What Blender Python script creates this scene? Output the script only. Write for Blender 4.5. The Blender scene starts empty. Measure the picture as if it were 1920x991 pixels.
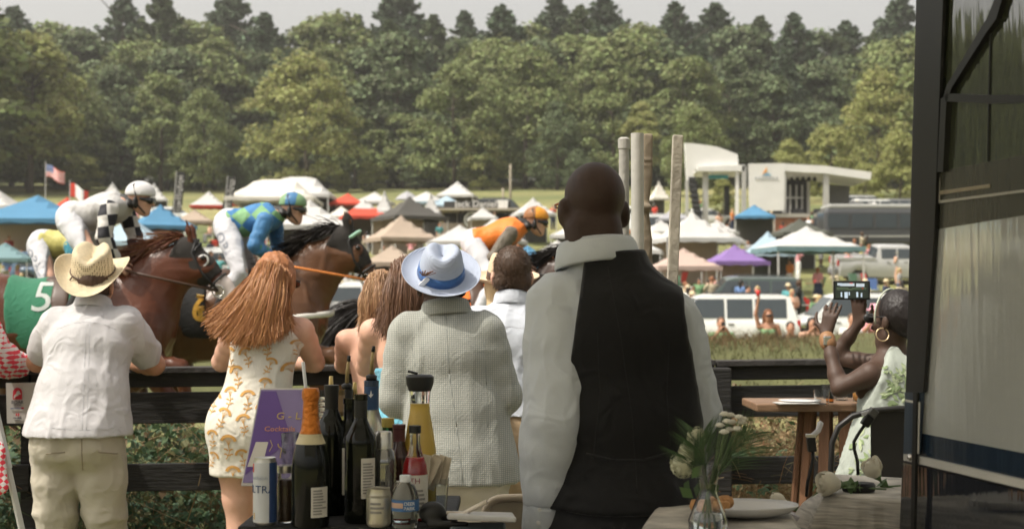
import bpy, bmesh, math, random
import numpy as np
from mathutils import Vector, Matrix, Euler
from mathutils.bvhtree import BVHTree
random.seed(7); RNG = np.random.default_rng(7)
scene = bpy.context.scene
C = scene.collection
pi = math.pi
# ------------------------------------------------------------------ camera, sky, sun, exposure
FPX = 2667.0                    # focal length in pixels of the 1920 px wide photograph
HC = 1.52                       # eye height
HZ = 565.0                      # row of the horizon
PITCH = math.atan((HZ - 495.5) / FPX)
cam_d = bpy.data.cameras.new('camera'); cam = bpy.data.objects.new('camera', cam_d); C.objects.link(cam)
cam.location = (0, 0, HC); cam.rotation_euler = (pi / 2 + PITCH, 0, 0)
cam_d.sensor_width = 36; cam_d.lens = 50; cam_d.clip_start = .05; cam_d.clip_end = 3000
cam_d.dof.use_dof = True; cam_d.dof.focus_distance = 4.4; cam_d.dof.aperture_fstop = 5.0
scene.camera = cam
SUN_EL, SUN_AZ = math.radians(58), math.radians(-112)     # azimuth from +Y, clockwise positive: from the left, a little behind
sun_dir = Vector((math.sin(SUN_AZ) * math.cos(SUN_EL), math.cos(SUN_AZ) * math.cos(SUN_EL), math.sin(SUN_EL)))
world = bpy.data.worlds.new('World'); scene.world = world; world.use_nodes = True
nt = world.node_tree; nt.nodes.clear()
sky = nt.nodes.new('ShaderNodeTexSky'); sky.sky_type = 'NISHITA'; sky.sun_disc = False
sky.sun_elevation = SUN_EL; sky.sun_rotation = SUN_AZ; sky.air_density = 1.0; sky.dust_density = 6.0; sky.ozone_density = .6; sky.altitude = 50
hs = nt.nodes.new('ShaderNodeHueSaturation'); hs.inputs['Saturation'].default_value = .16
mixs = nt.nodes.new('ShaderNodeMix'); mixs.data_type = 'RGBA'; mixs.blend_type = 'MULTIPLY'; mixs.inputs[0].default_value = 1.0
mixs.inputs[7].default_value = (1.0, .965, .905, 1)
bg = nt.nodes.new('ShaderNodeBackground'); bg.inputs['Strength'].default_value = .15
wo = nt.nodes.new('ShaderNodeOutputWorld')
nt.links.new(sky.outputs[0], hs.inputs['Color']); nt.links.new(hs.outputs[0], mixs.inputs[6]); nt.links.new(mixs.outputs[2], bg.inputs['Color']); nt.links.new(bg.outputs[0], wo.inputs['Surface'])
sl = bpy.data.lights.new('sun', 'SUN'); sl.energy = 2.7; sl.angle = math.radians(.6); sl.color = (1, .93, .82)
so = bpy.data.objects.new('sun', sl); C.objects.link(so); so.rotation_euler = sun_dir.to_track_quat('Z', 'Y').to_euler()
vs = scene.view_settings; vs.view_transform = 'Standard'; vs.look = 'None'; vs.exposure = 0.6; vs.gamma = 1; vs.use_curve_mapping = False
scene.cycles.use_denoising = True
scene.cycles.max_bounces = 8; scene.cycles.transparent_max_bounces = 16; scene.cycles.volume_bounces = 0
scene.cycles.sample_clamp_indirect = 6

# ------------------------------------------------------------------ helpers
def P(px, py, d):
    """point at distance d (along +Y) seen at photograph pixel px, py"""
    x = (px - 960) / FPX; u = -(py - 495.5) / FPX
    y2 = math.cos(PITCH) - u * math.sin(PITCH); z2 = u * math.cos(PITCH) + math.sin(PITCH)
    return Vector((x * d / y2, d, HC + z2 * d / y2))
KN = [(-80, 0), (17, 0), (26, -.25), (34, -.3), (50, .1), (60, 1.0), (72, 2.3), (85, 4.0), (100, 6.0), (117, 8.0), (150, 11.7), (200, 17), (300, 27), (420, 36), (1600, 60)]
KY = np.array([k[0] for k in KN], float); KZ = np.array([k[1] for k in KN], float)
def T(y, x=0.0):
    return np.interp(y, KY, KZ) + (.25 * np.sin(np.asarray(x) * .05 + .7) * np.clip((np.asarray(y) - 60) / 60, 0, 1))
def gp(px, d):
    x = (px - 960) / FPX * d
    return Vector((x, d, float(T(d, x))))
def dist_for(py, h):
    """distance at which something h above the ground is seen at row py"""
    best = None
    for d in np.arange(26, 330, .5):
        y = HZ - (T(d) + h - HC) * FPX / d
        if best is None or abs(y - py) < best[0]: best = (abs(y - py), d)
    return float(best[1])
_m = {}
def M(name, col=(.5, .5, .5), rough=.6, var=.1, scale=6, bump=0, bscale=40, metal=0, spec=.4, island=0, trans=0, alpha=1, coat=0, sheen=0, emit=0, ior=1.45, sc3=None, transl=0):
    if name in _m: return _m[name]
    m = bpy.data.materials.new(name); m.use_nodes = True; n = m.node_tree.nodes; l = m.node_tree.links
    b = n['Principled BSDF']; _m[name] = m
    b.inputs['Roughness'].default_value = rough; b.inputs['Metallic'].default_value = metal
    b.inputs['Specular IOR Level'].default_value = spec; b.inputs['IOR'].default_value = ior
    b.inputs['Transmission Weight'].default_value = trans; b.inputs['Coat Weight'].default_value = coat
    b.inputs['Sheen Weight'].default_value = sheen; b.inputs['Alpha'].default_value = alpha
    tc = n.new('ShaderNodeTexCoord'); mp = n.new('ShaderNodeMapping'); l.new(tc.outputs['Object'], mp.inputs[0])
    if sc3: mp.inputs['Scale'].default_value = sc3
    ns = n.new('ShaderNodeTexNoise'); ns.inputs['Scale'].default_value = scale; ns.inputs['Detail'].default_value = 5; l.new(mp.outputs[0], ns.inputs[0])
    mx = n.new('ShaderNodeMix'); mx.data_type = 'RGBA'
    mx.inputs[6].default_value = (*[max(0, c * (1 - var * 2)) for c in col], 1); mx.inputs[7].default_value = (*[min(1, c * (1 + var * 2)) for c in col], 1)
    l.new(ns.outputs[0], mx.inputs[0]); out = mx.outputs[2]
    if island:
        g = n.new('ShaderNodeNewGeometry'); h = n.new('ShaderNodeHueSaturation')
        r = n.new('ShaderNodeMapRange'); r.inputs[3].default_value = 1 - island; r.inputs[4].default_value = 1 + island
        r2 = n.new('ShaderNodeMapRange'); r2.inputs[3].default_value = .5 - island * .06; r2.inputs[4].default_value = .5 + island * .05
        l.new(g.outputs['Random Per Island'], r.inputs[0]); l.new(g.outputs['Random Per Island'], r2.inputs[0])
        l.new(r.outputs[0], h.inputs['Value']); l.new(r2.outputs[0], h.inputs['Hue']); l.new(out, h.inputs['Color']); out = h.outputs[0]
    l.new(out, b.inputs['Base Color'])
    if emit:
        l.new(out, b.inputs['Emission Color']); b.inputs['Emission Strength'].default_value = emit
    if bump:
        nb = n.new('ShaderNodeTexNoise'); nb.inputs['Scale'].default_value = bscale; nb.inputs['Detail'].default_value = 4; l.new(mp.outputs[0], nb.inputs[0])
        bp = n.new('ShaderNodeBump'); bp.inputs['Strength'].default_value = bump; bp.inputs['Distance'].default_value = .02; l.new(nb.outputs[0], bp.inputs['Height']); l.new(bp.outputs[0], b.inputs['Normal'])
    if transl:
        tr = n.new('ShaderNodeBsdfTranslucent'); l.new(out, tr.inputs[0]); ms = n.new('ShaderNodeMixShader'); ms.inputs[0].default_value = transl
        o = n['Material Output']; l.new(b.outputs[0], ms.inputs[1]); l.new(tr.outputs[0], ms.inputs[2]); l.new(ms.outputs[0], o.inputs['Surface'])
    return m
def tree_mats(m):
    return m.node_tree.nodes, m.node_tree.links
def tag(o, label=None, cat=None, group=None, kind=None):
    if label: o['label'] = label
    if cat: o['category'] = cat
    if group: o['group'] = group
    if kind: o['kind'] = kind
    return o
def thing(name, label, cat, loc=(0, 0, 0), rz=0, group=None):
    o = bpy.data.objects.new(name, None); C.objects.link(o); o.location = loc; o.rotation_euler = (0, 0, rz); o.empty_display_size = .2
    return tag(o, label, cat, group)
def link(name, me, mat=None, parent=None, world_verts=True, smooth=True, auto=None):
    """me in world coordinates when world_verts: moved to the parent's own frame (parents here are unrotated while being built)"""
    o = bpy.data.objects.new(name, me); C.objects.link(o)
    if mat is not None:
        for m in (mat if isinstance(mat, (list, tuple)) else [mat]): me.materials.append(m)
    if smooth: me.shade_smooth()
    if auto: me.set_sharp_from_angle(angle=math.radians(auto))
    if parent is not None:
        if world_verts:
            p = parent; off = Vector((0, 0, 0))
            while p is not None: off += p.location; p = p.parent
            me.transform(Matrix.Translation(-off))
        o.parent = parent
    return o
def mesh_np(name, v, f):
    me = bpy.data.meshes.new(name); v = np.asarray(v, np.float32); f = np.asarray(f, np.int32)
    if len(v) == 0: return me
    me.vertices.add(len(v)); me.vertices.foreach_set('co', v.ravel())
    k = f.shape[1]; me.loops.add(f.size); me.loops.foreach_set('vertex_index', f.ravel())
    me.polygons.add(len(f)); me.polygons.foreach_set('loop_start', np.arange(0, f.size, k, dtype=np.int32))
    me.update(calc_edges=True); me.validate()
    return me
LM = [(-60, 'the red and white sleeve'), (25, 'the big blue tent'), (103, 'the striped flag'), (170, 'the white jockey\'s back'), (220, 'the small peaked tent'), (262, 'the white helmet'), (331, 'the left feather banner'), (380, 'the chestnut ear'), (425, 'the right feather banner'), (490, 'the cream marquee'), (549, 'the blue helmet'), (600, 'the flying mane'), (655, 'the black hooded ears'), (710, 'the tiny white peak'), (768, 'the dark grey tent'), (825, 'the pale blue hat'), (865, 'the topmost white tent'), (905, 'the sponsor sign'), (957, 'the tall wooden pole'), (1005, 'the orange helmet'), (1055, 'the waiter\'s cheek'), (1095, 'the bald head'), (1135, 'the waiter\'s ear'), (1172, 'the capped grey pole'), (1205, 'the gathered curtain'), (1268, 'the slanted timber pole'), (1330, 'the curved stage panel'), (1385, 'the purple canopy'), (1431, 'the stage banner'), (1490, 'the stage doors'), (1545, 'the right stage post'), (1600, 'the raised phone'), (1645, 'the end of the stage roof'), (1700, 'the cabinet post'), (1800, 'the cabinet')]
def near(px): return min(LM, key=lambda t: abs(t[0] - px))[1]
_ul = set()
class MB:
    """collects simple shapes into one mesh"""
    def __init__(s): s.v = []; s.f = []; s.mi = []
    def add(s, vs, fs, mi=0):
        n = len(s.v); s.v += [tuple(v) for v in vs]; s.f += [tuple(i + n for i in f) for f in fs]; s.mi += [mi] * len(fs); return s
    def box(s, c, size, R=None, mi=0, taper=1.0):
        c = Vector(c); hx, hy, hz = [q / 2 for q in size]
        vs = [Vector((sx * hx * (taper if sz > 0 else 1), sy * hy * (taper if sz > 0 else 1), sz * hz)) for sz in (-1, 1) for sy in (-1, 1) for sx in (-1, 1)]
        if R is not None: vs = [R @ v for v in vs]
        return s.add([v + c for v in vs], [(0, 2, 3, 1), (4, 5, 7, 6), (0, 1, 5, 4), (2, 6, 7, 3), (0, 4, 6, 2), (1, 3, 7, 5)], mi)
    def bar(s, a, b, w, h, mi=0, up=Vector((0, 0, 1))):
        a = Vector(a); b = Vector(b); d = (b - a); L = d.length; d.normalize()
        x = d.cross(up); x = x.normalized() if x.length > 1e-5 else Vector((1, 0, 0)); u = x.cross(d).normalized()
        return s.box((a + b) / 2, (w, L, h), Matrix((x, d, u)).transposed(), mi)
    def tube(s, pts, r, n=8, mi=0, cap=True):
        pts = [Vector(p) for p in pts]; rs = r if isinstance(r, (list, tuple)) else [r] * len(pts); vs = []; fs = []
        up = Vector((0, 0, 1)); prev = None
        for i, p in enumerate(pts):
            d = (pts[min(i + 1, len(pts) - 1)] - pts[max(i - 1, 0)]).normalized()
            if prev is None:
                x = d.cross(up); x = x.normalized() if x.length > 1e-3 else Vector((1, 0, 0))
            else:
                x = (prev - d * prev.dot(d)).normalized()
            prev = x; y = d.cross(x)
            for k in range(n):
                a = 2 * pi * k / n; vs.append(p + (x * math.cos(a) + y * math.sin(a)) * rs[i])
        for i in range(len(pts) - 1):
            for k in range(n):
                k2 = (k + 1) % n; fs.append((i * n + k, i * n + k2, (i + 1) * n + k2, (i + 1) * n + k))
        if cap: fs.append(tuple(range(n))[::-1]); fs.append(tuple((len(pts) - 1) * n + k for k in range(n)))
        return s.add(vs, fs, mi)
    def lathe(s, prof, c=(0, 0, 0), n=24, mi=0, R=None, cap=True):
        c = Vector(c); vs = []; fs = []
        for r, z in prof:
            for k in range(n):
                a = 2 * pi * k / n; v = Vector((r * math.cos(a), r * math.sin(a), z)); vs.append((R @ v if R is not None else v) + c)
        for i in range(len(prof) - 1):
            for k in range(n):
                k2 = (k + 1) % n; fs.append((i * n + k, i * n + k2, (i + 1) * n + k2, (i + 1) * n + k))
        if cap:
            if prof[0][0] > 1e-4: fs.append(tuple(range(n))[::-1])
            if prof[-1][0] > 1e-4: fs.append(tuple((len(prof) - 1) * n + k for k in range(n)))
        return s.add(vs, fs, mi)
    def prism(s, outline, axis_vec, mi=0):
        """closed outline of world points, extruded along axis_vec"""
        a = [Vector(p) for p in outline]; e = Vector(axis_vec); n = len(a)
        return s.add(a + [p + e for p in a], [tuple(range(n))[::-1], tuple(range(n, 2 * n))] + [(i, (i + 1) % n, (i + 1) % n + n, i + n) for i in range(n)], mi)
    def mesh(s, name):
        me = bpy.data.meshes.new(name); me.from_pydata([tuple(v) for v in s.v], [], s.f)
        if any(s.mi): me.polygons.foreach_set('material_index', s.mi)
        bm = bmesh.new(); bm.from_mesh(me); bmesh.ops.recalc_face_normals(bm, faces=bm.faces); bm.to_mesh(me); bm.free()
        me.update(); return me
    def build(s, name, mat=None, parent=None, smooth=False, auto=None, bevel=0, world_verts=True):
        o = link(name, s.mesh(name), mat, parent, world_verts, smooth or bool(auto), auto)
        if bevel:
            b = o.modifiers.new('bevel', 'BEVEL'); b.width = bevel; b.segments = 2; b.limit_method = 'ANGLE'
        return o
def copy_tree(o, parent=None):
    c = o.copy(); C.objects.link(c)
    if parent is not None: c.parent = parent
    for ch in list(o.children): copy_tree(ch, c)
    return c
def remat(o, mat, slot=0):
    o.material_slots[slot].link = 'OBJECT'; o.material_slots[slot].material = mat
def text_mesh(txt, size, ext=.001, align='CENTER'):
    cu = bpy.data.curves.new('lettering', 'FONT'); cu.body = txt; cu.size = size; cu.extrude = ext; cu.align_x = align; cu.align_y = 'CENTER'; cu.resolution_u = 3
    to = bpy.data.objects.new('lettering', cu); C.objects.link(to)
    dg = bpy.context.evaluated_depsgraph_get(); dg.update()
    me = bpy.data.meshes.new_from_object(to.evaluated_get(dg)); C.objects.unlink(to); bpy.data.objects.remove(to); return me
def text_on(name, txt, size, loc, mat, parent, R=None, ext=.001, wide=1.0):
    """lettering as thin geometry facing -Y (towards the camera) unless R given"""
    me = text_mesh(txt, size, ext); R = R if R is not None else Matrix.Rotation(pi / 2, 3, 'X')
    me.transform(Matrix.Translation(Vector(loc)) @ R.to_4x4() @ Matrix.Diagonal((wide, 1, 1, 1)))
    return link(name, me, mat, parent, True, False)
# --- value noise on arrays
_lat = RNG.random((32, 32, 32)).astype(np.float32)
def vnoise(p, s=1.0, o=0.0):
    q = np.asarray(p) * s + o; i = np.floor(q).astype(int); f = q - i; f = f * f * (3 - 2 * f); r = 0
    for dx in (0, 1):
        for dy in (0, 1):
            for dz in (0, 1):
                w = (f[..., 0] if dx else 1 - f[..., 0]) * (f[..., 1] if dy else 1 - f[..., 1]) * (f[..., 2] if dz else 1 - f[..., 2])
                r = r + w * _lat[(i[..., 0] + dx) % 32, (i[..., 1] + dy) % 32, (i[..., 2] + dz) % 32]
    return r * 2 - 1
# --- smooth bodies: blended tapered capsules / ellipsoids turned into one surface
class SDF:
    def __init__(s): s.p = []; s.cuts = []
    def cap(s, a, b, ra, rb=None, k=.02, sc=(1, 1, 1), R=None):
        s.p.append(('c', np.array(a, float), np.array(b, float), ra, ra if rb is None else rb, k, np.array(sc, float), R)); return s
    def chain(s, pts, rs, k=.02, sc=(1, 1, 1), R=None):
        for i in range(len(pts) - 1): s.cap(pts[i], pts[i + 1], rs[i], rs[i + 1], k, sc, R)
        return s
    def ell(s, c, r, k=.02, R=None):
        s.p.append(('e', np.array(c, float), np.array(r, float), R, k)); return s
    def sub(s, c, r, k=.01, R=None):
        s.p.append(('s', np.array(c, float), np.array(r, float), R, k)); return s
    def cut(s, pt, nrm):
        """keep the side against nrm"""
        s.cuts.append((np.array(pt, float), np.array(Vector(nrm).normalized(), float))); return s
    def mesh(s, name, h, off=0.0, smooth=1, disp=None, cuts=None):
        lo = []; hi = []
        for p in s.p:
            if p[0] == 'c':
                m = max(p[3], p[4]) * (max(p[6])) + off
                lo.append(np.minimum(p[1], p[2]) - m); hi.append(np.maximum(p[1], p[2]) + m)
            elif p[0] == 'e':
                m = max(p[2]) + off if p[3] is not None else p[2] + off
                lo.append(p[1] - m); hi.append(p[1] + m)
        pad = 3 * h + .01; lo = np.min(lo, 0) - pad; hi = np.max(hi, 0) + pad
        n = np.ceil((hi - lo) / h).astype(int) + 1
        ax = [lo[i] + np.arange(n[i]) * h for i in range(3)]
        V = np.full(n, 9.0, np.float32)
        for p in s.p:
            if p[0] == 'c': m = max(p[3], p[4]) * max(p[6]) + off + p[5] + 2.5 * h; a = np.minimum(p[1], p[2]) - m; b = np.maximum(p[1], p[2]) + m; k = p[5]
            else: m = max(p[2]) + off + p[4] + 2.5 * h; a = p[1] - m; b = p[1] + m; k = p[4]
            i0 = np.clip(np.floor((a - lo) / h).astype(int), 0, n); i1 = np.clip(np.ceil((b - lo) / h).astype(int) + 1, 0, n)
            if np.any(i1 <= i0): continue
            X = ax[0][i0[0]:i1[0]][:, None, None]; Y = ax[1][i0[1]:i1[1]][None, :, None]; Z = ax[2][i0[2]:i1[2]][None, None, :]
            X, Y, Z = [q.astype(np.float32) for q in (X, Y, Z)]
            if p[0] == 'c':
                A, B, sc, R = p[1], p[2], p[6], p[7]
                x, y, z = X - A[0], Y - A[1], Z - A[2]; ba = B - A
                if R is not None:
                    Rm = np.array(R); x, y, z = (x * Rm[0, 0] + y * Rm[1, 0] + z * Rm[2, 0], x * Rm[0, 1] + y * Rm[1, 1] + z * Rm[2, 1], x * Rm[0, 2] + y * Rm[1, 2] + z * Rm[2, 2]); ba = ba @ Rm
                x, y, z = x / sc[0], y / sc[1], z / sc[2]; ba = ba / sc; bb = max(float(ba @ ba), 1e-9)
                t = np.clip((x * ba[0] + y * ba[1] + z * ba[2]) / bb, 0, 1)
                D = (np.sqrt((x - t * ba[0]) ** 2 + (y - t * ba[1]) ** 2 + (z - t * ba[2]) ** 2) - (p[3] + (p[4] - p[3]) * t)) * min(sc)
            else:
                x, y, z = X - p[1][0], Y - p[1][1], Z - p[1][2]; R = p[3]; r = p[2]
                if R is not None:
                    Rm = np.array(R); x, y, z = (x * Rm[0, 0] + y * Rm[1, 0] + z * Rm[2, 0], x * Rm[0, 1] + y * Rm[1, 1] + z * Rm[2, 1], x * Rm[0, 2] + y * Rm[1, 2] + z * Rm[2, 2])
                q = np.sqrt((x / r[0]) ** 2 + (y / r[1]) ** 2 + (z / r[2]) ** 2); g = np.sqrt((x / r[0] ** 2) ** 2 + (y / r[1] ** 2) ** 2 + (z / r[2] ** 2) ** 2)
                D = q * (q - 1) / np.maximum(g, 1e-6)
            W = V[i0[0]:i1[0], i0[1]:i1[1], i0[2]:i1[2]]
            if p[0] == 's':
                W[...] = np.maximum(W, -D); continue
            hh = np.clip(.5 + .5 * (W - D) / k, 0, 1)
            W[...] = np.where(np.abs(W - D) < k, W + (D - W) * hh - k * hh * (1 - hh), np.minimum(W, D))
        V = V - off
        for pt, nr in (s.cuts if cuts is None else cuts):
            pl = (ax[0][:, None, None] - pt[0]) * nr[0] + (ax[1][None, :, None] - pt[1]) * nr[1] + (ax[2][None, None, :] - pt[2]) * nr[2]
            V = np.maximum(V, pl)
        V[0] = V[-1] = 1; V[:, 0] = V[:, -1] = 1; V[:, :, 0] = V[:, :, -1] = 1
        v, f = surfnet(V, lo, h)
        if smooth: v = relax(v, f, smooth)
        if disp is not None and len(v):
            nn = vnormals(v, f); v = v + nn * disp(v)[:, None]
        return mesh_np(name, v, f)
def surfnet(V, org, h):
    S = V < 0
    c = sum(S[a:a + S.shape[0] - 1, b:b + S.shape[1] - 1, e:e + S.shape[2] - 1].astype(np.int8) for a in (0, 1) for b in (0, 1) for e in (0, 1))
    act = (c > 0) & (c < 8); idx = np.full(act.shape, -1, np.int64); ai = np.argwhere(act); idx[act] = np.arange(len(ai))
    if len(ai) == 0: return np.zeros((0, 3)), np.zeros((0, 4), int)
    acc = np.zeros((len(ai), 3)); n = np.zeros(len(ai)); cs = [(a, b, e) for a in (0, 1) for b in (0, 1) for e in (0, 1)]
    for o1 in cs:
        for ax in range(3):
            if o1[ax]: continue
            o2 = list(o1); o2[ax] = 1
            v1 = V[ai[:, 0] + o1[0], ai[:, 1] + o1[1], ai[:, 2] + o1[2]]; v2 = V[ai[:, 0] + o2[0], ai[:, 1] + o2[1], ai[:, 2] + o2[2]]
            m = (v1 < 0) != (v2 < 0); t = np.where(m, v1 / np.where(m, v1 - v2, 1), 0)
            q = np.array(o1, float)[None] + t[:, None] * (np.array(o2) - np.array(o1))[None]; acc += q * m[:, None]; n += m
    v = org + (ai + acc / n[:, None]) * h; F = []
    for ax in range(3):
        o = [i for i in range(3) if i != ax]
        sl1 = [slice(1, -1)] * 3; sl2 = [slice(1, -1)] * 3; sl1[ax] = slice(0, -1); sl2[ax] = slice(1, None)
        A = S[tuple(sl1)]; B = S[tuple(sl2)]; e = np.argwhere(A != B)
        if not len(e): continue
        inn = A[e[:, 0], e[:, 1], e[:, 2]]; g = e.copy(); g[:, o[0]] += 1; g[:, o[1]] += 1
        def cell(da, db):
            q = g.copy(); q[:, o[0]] -= da; q[:, o[1]] -= db; return idx[q[:, 0], q[:, 1], q[:, 2]]
        quad = np.stack([cell(1, 1), cell(0, 1), cell(0, 0), cell(1, 0)], 1)
        fl = inn if ax != 1 else ~inn
        quad[~fl] = quad[~fl][:, ::-1]; F.append(quad)
    F = np.concatenate(F); return v, F[(F >= 0).all(1)]
def relax(v, f, it):
    e = np.concatenate([f[:, [0, 1]], f[:, [1, 2]], f[:, [2, 3]], f[:, [3, 0]]]); n = len(v)
    cnt = np.bincount(e[:, 0], minlength=n) + np.bincount(e[:, 1], minlength=n)
    for _ in range(it):
        s = np.stack([np.bincount(e[:, 0], v[e[:, 1], k], n) + np.bincount(e[:, 1], v[e[:, 0], k], n) for k in range(3)], 1)
        v = v * .45 + .55 * s / np.maximum(cnt, 1)[:, None]
    return v
def vnormals(v, f):
    fn = np.cross(v[f[:, 2]] - v[f[:, 0]], v[f[:, 3]] - v[f[:, 1]]); n = np.zeros_like(v)
    for k in range(4):
        for j in range(3): n[:, j] += np.bincount(f[:, k], fn[:, j], len(v))
    return n / np.maximum(np.linalg.norm(n, axis=1), 1e-9)[:, None]
def join_meshes(name, mes):
    V = []; F = []; n = 0
    for me in mes:
        v = np.empty(len(me.vertices) * 3, np.float32); me.vertices.foreach_get('co', v); v = v.reshape(-1, 3)
        for p in me.polygons: F.append([i + n for i in p.vertices])
        V.append(v); n += len(v)
    r = bpy.data.meshes.new(name); r.from_pydata(np.concatenate(V).tolist(), [], F); r.update(); return r
def leaves(n, pos, size, up=.3, aspect=1.6, rng=RNG, nrm=None, bend=True):
    """n leaf faces (two triangles folded about the midrib) at pos (n,3) with sizes (n,)"""
    a = rng.normal(size=(n, 3))
    if nrm is not None: a = a * .7 + nrm
    a[:, 2] += up; a /= np.linalg.norm(a, axis=1)[:, None]; b = rng.normal(size=(n, 3)); u = np.cross(a, b); u /= np.linalg.norm(u, axis=1)[:, None]; w = np.cross(a, u)
    s = size[:, None]; L = u * s * aspect; W = w * s * .5
    v = np.stack([pos - L * .5, pos + W + a * s * .08, pos + L * .5, pos - W + a * s * .08], 1).reshape(-1, 3)
    f = np.arange(4 * n).reshape(n, 4); return v, f
def ribbons(paths, w0, w1=None, side=None, rng=RNG):
    """paths (n,m,3) -> thin two-sided strips"""
    p = np.asarray(paths, float); n, m, _ = p.shape; d = np.gradient(p, axis=1); d /= np.maximum(np.linalg.norm(d, axis=2, keepdims=True), 1e-9)
    s = rng.normal(size=(n, 1, 3)) if side is None else np.broadcast_to(np.asarray(side, float), (n, 1, 3)) + rng.normal(size=(n, 1, 3)) * .35
    x = np.cross(d, s); x /= np.maximum(np.linalg.norm(x, axis=2, keepdims=True), 1e-9)
    w = np.linspace(w0, w1 if w1 is not None else w0 * .4, m)[None, :, None] * .5
    v = np.stack([p - x * w, p + x * w], 2).reshape(-1, 3); b = (np.arange(n)[:, None] * m + np.arange(m - 1)[None]).ravel() * 2
    return v, np.stack([b, b + 1, b + 3, b + 2], 1)
# ------------------------------------------------------------------ ground
def ground_mat():
    m = M('field_grass', (.16, .165, .055), .95, .15, .25); n, l = tree_mats(m); b = n['Principled BSDF']
    tc = n.new('ShaderNodeTexCoord'); n1 = n.new('ShaderNodeTexNoise'); n1.inputs['Scale'].default_value = .045; n1.inputs['Detail'].default_value = 6
    n2 = n.new('ShaderNodeTexNoise'); n2.inputs['Scale'].default_value = 1.6; n2.inputs['Detail'].default_value = 8
    l.new(tc.outputs['Object'], n1.inputs[0]); l.new(tc.outputs['Object'], n2.inputs[0])
    r = n.new('ShaderNodeValToRGB'); e = r.color_ramp.elements; e[0].position = .35; e[0].color = (.10, .12, .04, 1); e[1].position = .7; e[1].color = (.27, .24, .10, 1)
    mx = n.new('ShaderNodeMix'); mx.data_type = 'RGBA'; mx.blend_type = 'OVERLAY'; mx.inputs[0].default_value = .7
    l.new(n1.outputs[0], r.inputs[0]); l.new(r.outputs[0], mx.inputs[6]); l.new(n2.outputs[0], mx.inputs[7]); l.new(mx.outputs[2], b.inputs['Base Color']); return m
ys = np.unique(np.concatenate([np.linspace(-80, 40, 41), np.linspace(40, 330, 146), np.linspace(330, 1600, 40)]))
xs = np.unique(np.concatenate([np.linspace(-120, 120, 81), np.linspace(-1400, -120, 20), np.linspace(120, 1400, 20)]))
X, Y = np.meshgrid(xs, ys, indexing='ij'); Z = T(Y, X)
v = np.stack([X, Y, Z], -1).reshape(-1, 3); ny = len(ys); ii, jj = np.meshgrid(np.arange(len(xs) - 1), np.arange(ny - 1), indexing='ij'); b0 = (ii * ny + jj).ravel()
tag(link('ground', mesh_np('ground', v, np.stack([b0, b0 + ny, b0 + ny + 1, b0 + 1], 1)), ground_mat()), kind='structure')
# race track turf, a sheet a little above the ground, and the boards the guests stand on
m = M('track_turf', (.13, .14, .05), .95, .2, 1.2, bump=.6, bscale=9)
MB().add([(-60, 9.0, .004), (60, 9.0, .004), (60, 17, .004), (-60, 17, .004)], [(0, 1, 2, 3)]).build('race_track', m)
bpy.data.objects['race_track']['kind'] = 'structure'
# clipped grass bank beyond the track
bank = M('bank_grass', (.085, .088, .034), .95, .25, 2.5, bump=.8, bscale=14)
xs = np.linspace(-42, 42, 241); pr = [(19.4, .02), (20.2, .35), (21, .66), (22, .86), (23, .93), (24, .86), (25, .5), (26.4, -.28)]
V = []; Fq = []
for i, x in enumerate(xs):
    for (y, z) in pr:
        V.append((x, y, z + (.05 * math.sin(x * 1.3) + .06 * float(vnoise(np.array([[x, y, 0.]]), .7)[0]) if z > .2 else .0)))
k = len(pr)
for i in range(len(xs) - 1):
    for j in range(k - 1): Fq.append((i * k + j, (i + 1) * k + j, (i + 1) * k + j + 1, i * k + j + 1))
tag(link('grass_bank', mesh_np('grass_bank', V, Fq), bank), kind='structure')
def blades(n, xr, yr, zf, h0, h1, w, name, mat, lean=.25, seed=3):
    r = np.random.default_rng(seed); x = r.uniform(*xr, n); y = r.uniform(*yr, n); z = zf(x, y); h = r.uniform(h0, h1, n)
    t = np.linspace(0, 1, 4)[None, :, None]; d = r.normal(size=(n, 1, 3)) * lean; d[..., 2] = 1
    base = np.stack([x, y, z], 1)[:, None, :]; p = base + d * t * h[:, None, None] + np.array([0, 0, -1.]) * (t ** 2) * h[:, None, None] * .15 + r.normal(size=(n, 1, 3)) * np.array([1, 1, 0]) * (t ** 2) * h[:, None, None] * .3
    v, f = ribbons(p, w, w * .2, rng=r); return tag(link(name, mesh_np(name, v, f), mat, smooth=False), kind='stuff')
bz = lambda x, y: np.interp(y, [q[0] for q in pr], [q[1] for q in pr]) - .03
blades(16000, (-12, 12), (20.0, 24.6), bz, .05, .16, .016, 'bank_grass_tufts', M('bank_blades', (.10, .10, .04), .9, .2, 1.0, island=.35, transl=.3), seed=4)
blades(9000, (-12, 12), (21.6, 24.4), bz, .12, .26, .012, 'bank_seed_grass', M('seed_blades', (.17, .11, .06), .9, .2, 1.0, island=.3, transl=.3), seed=5)

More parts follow.
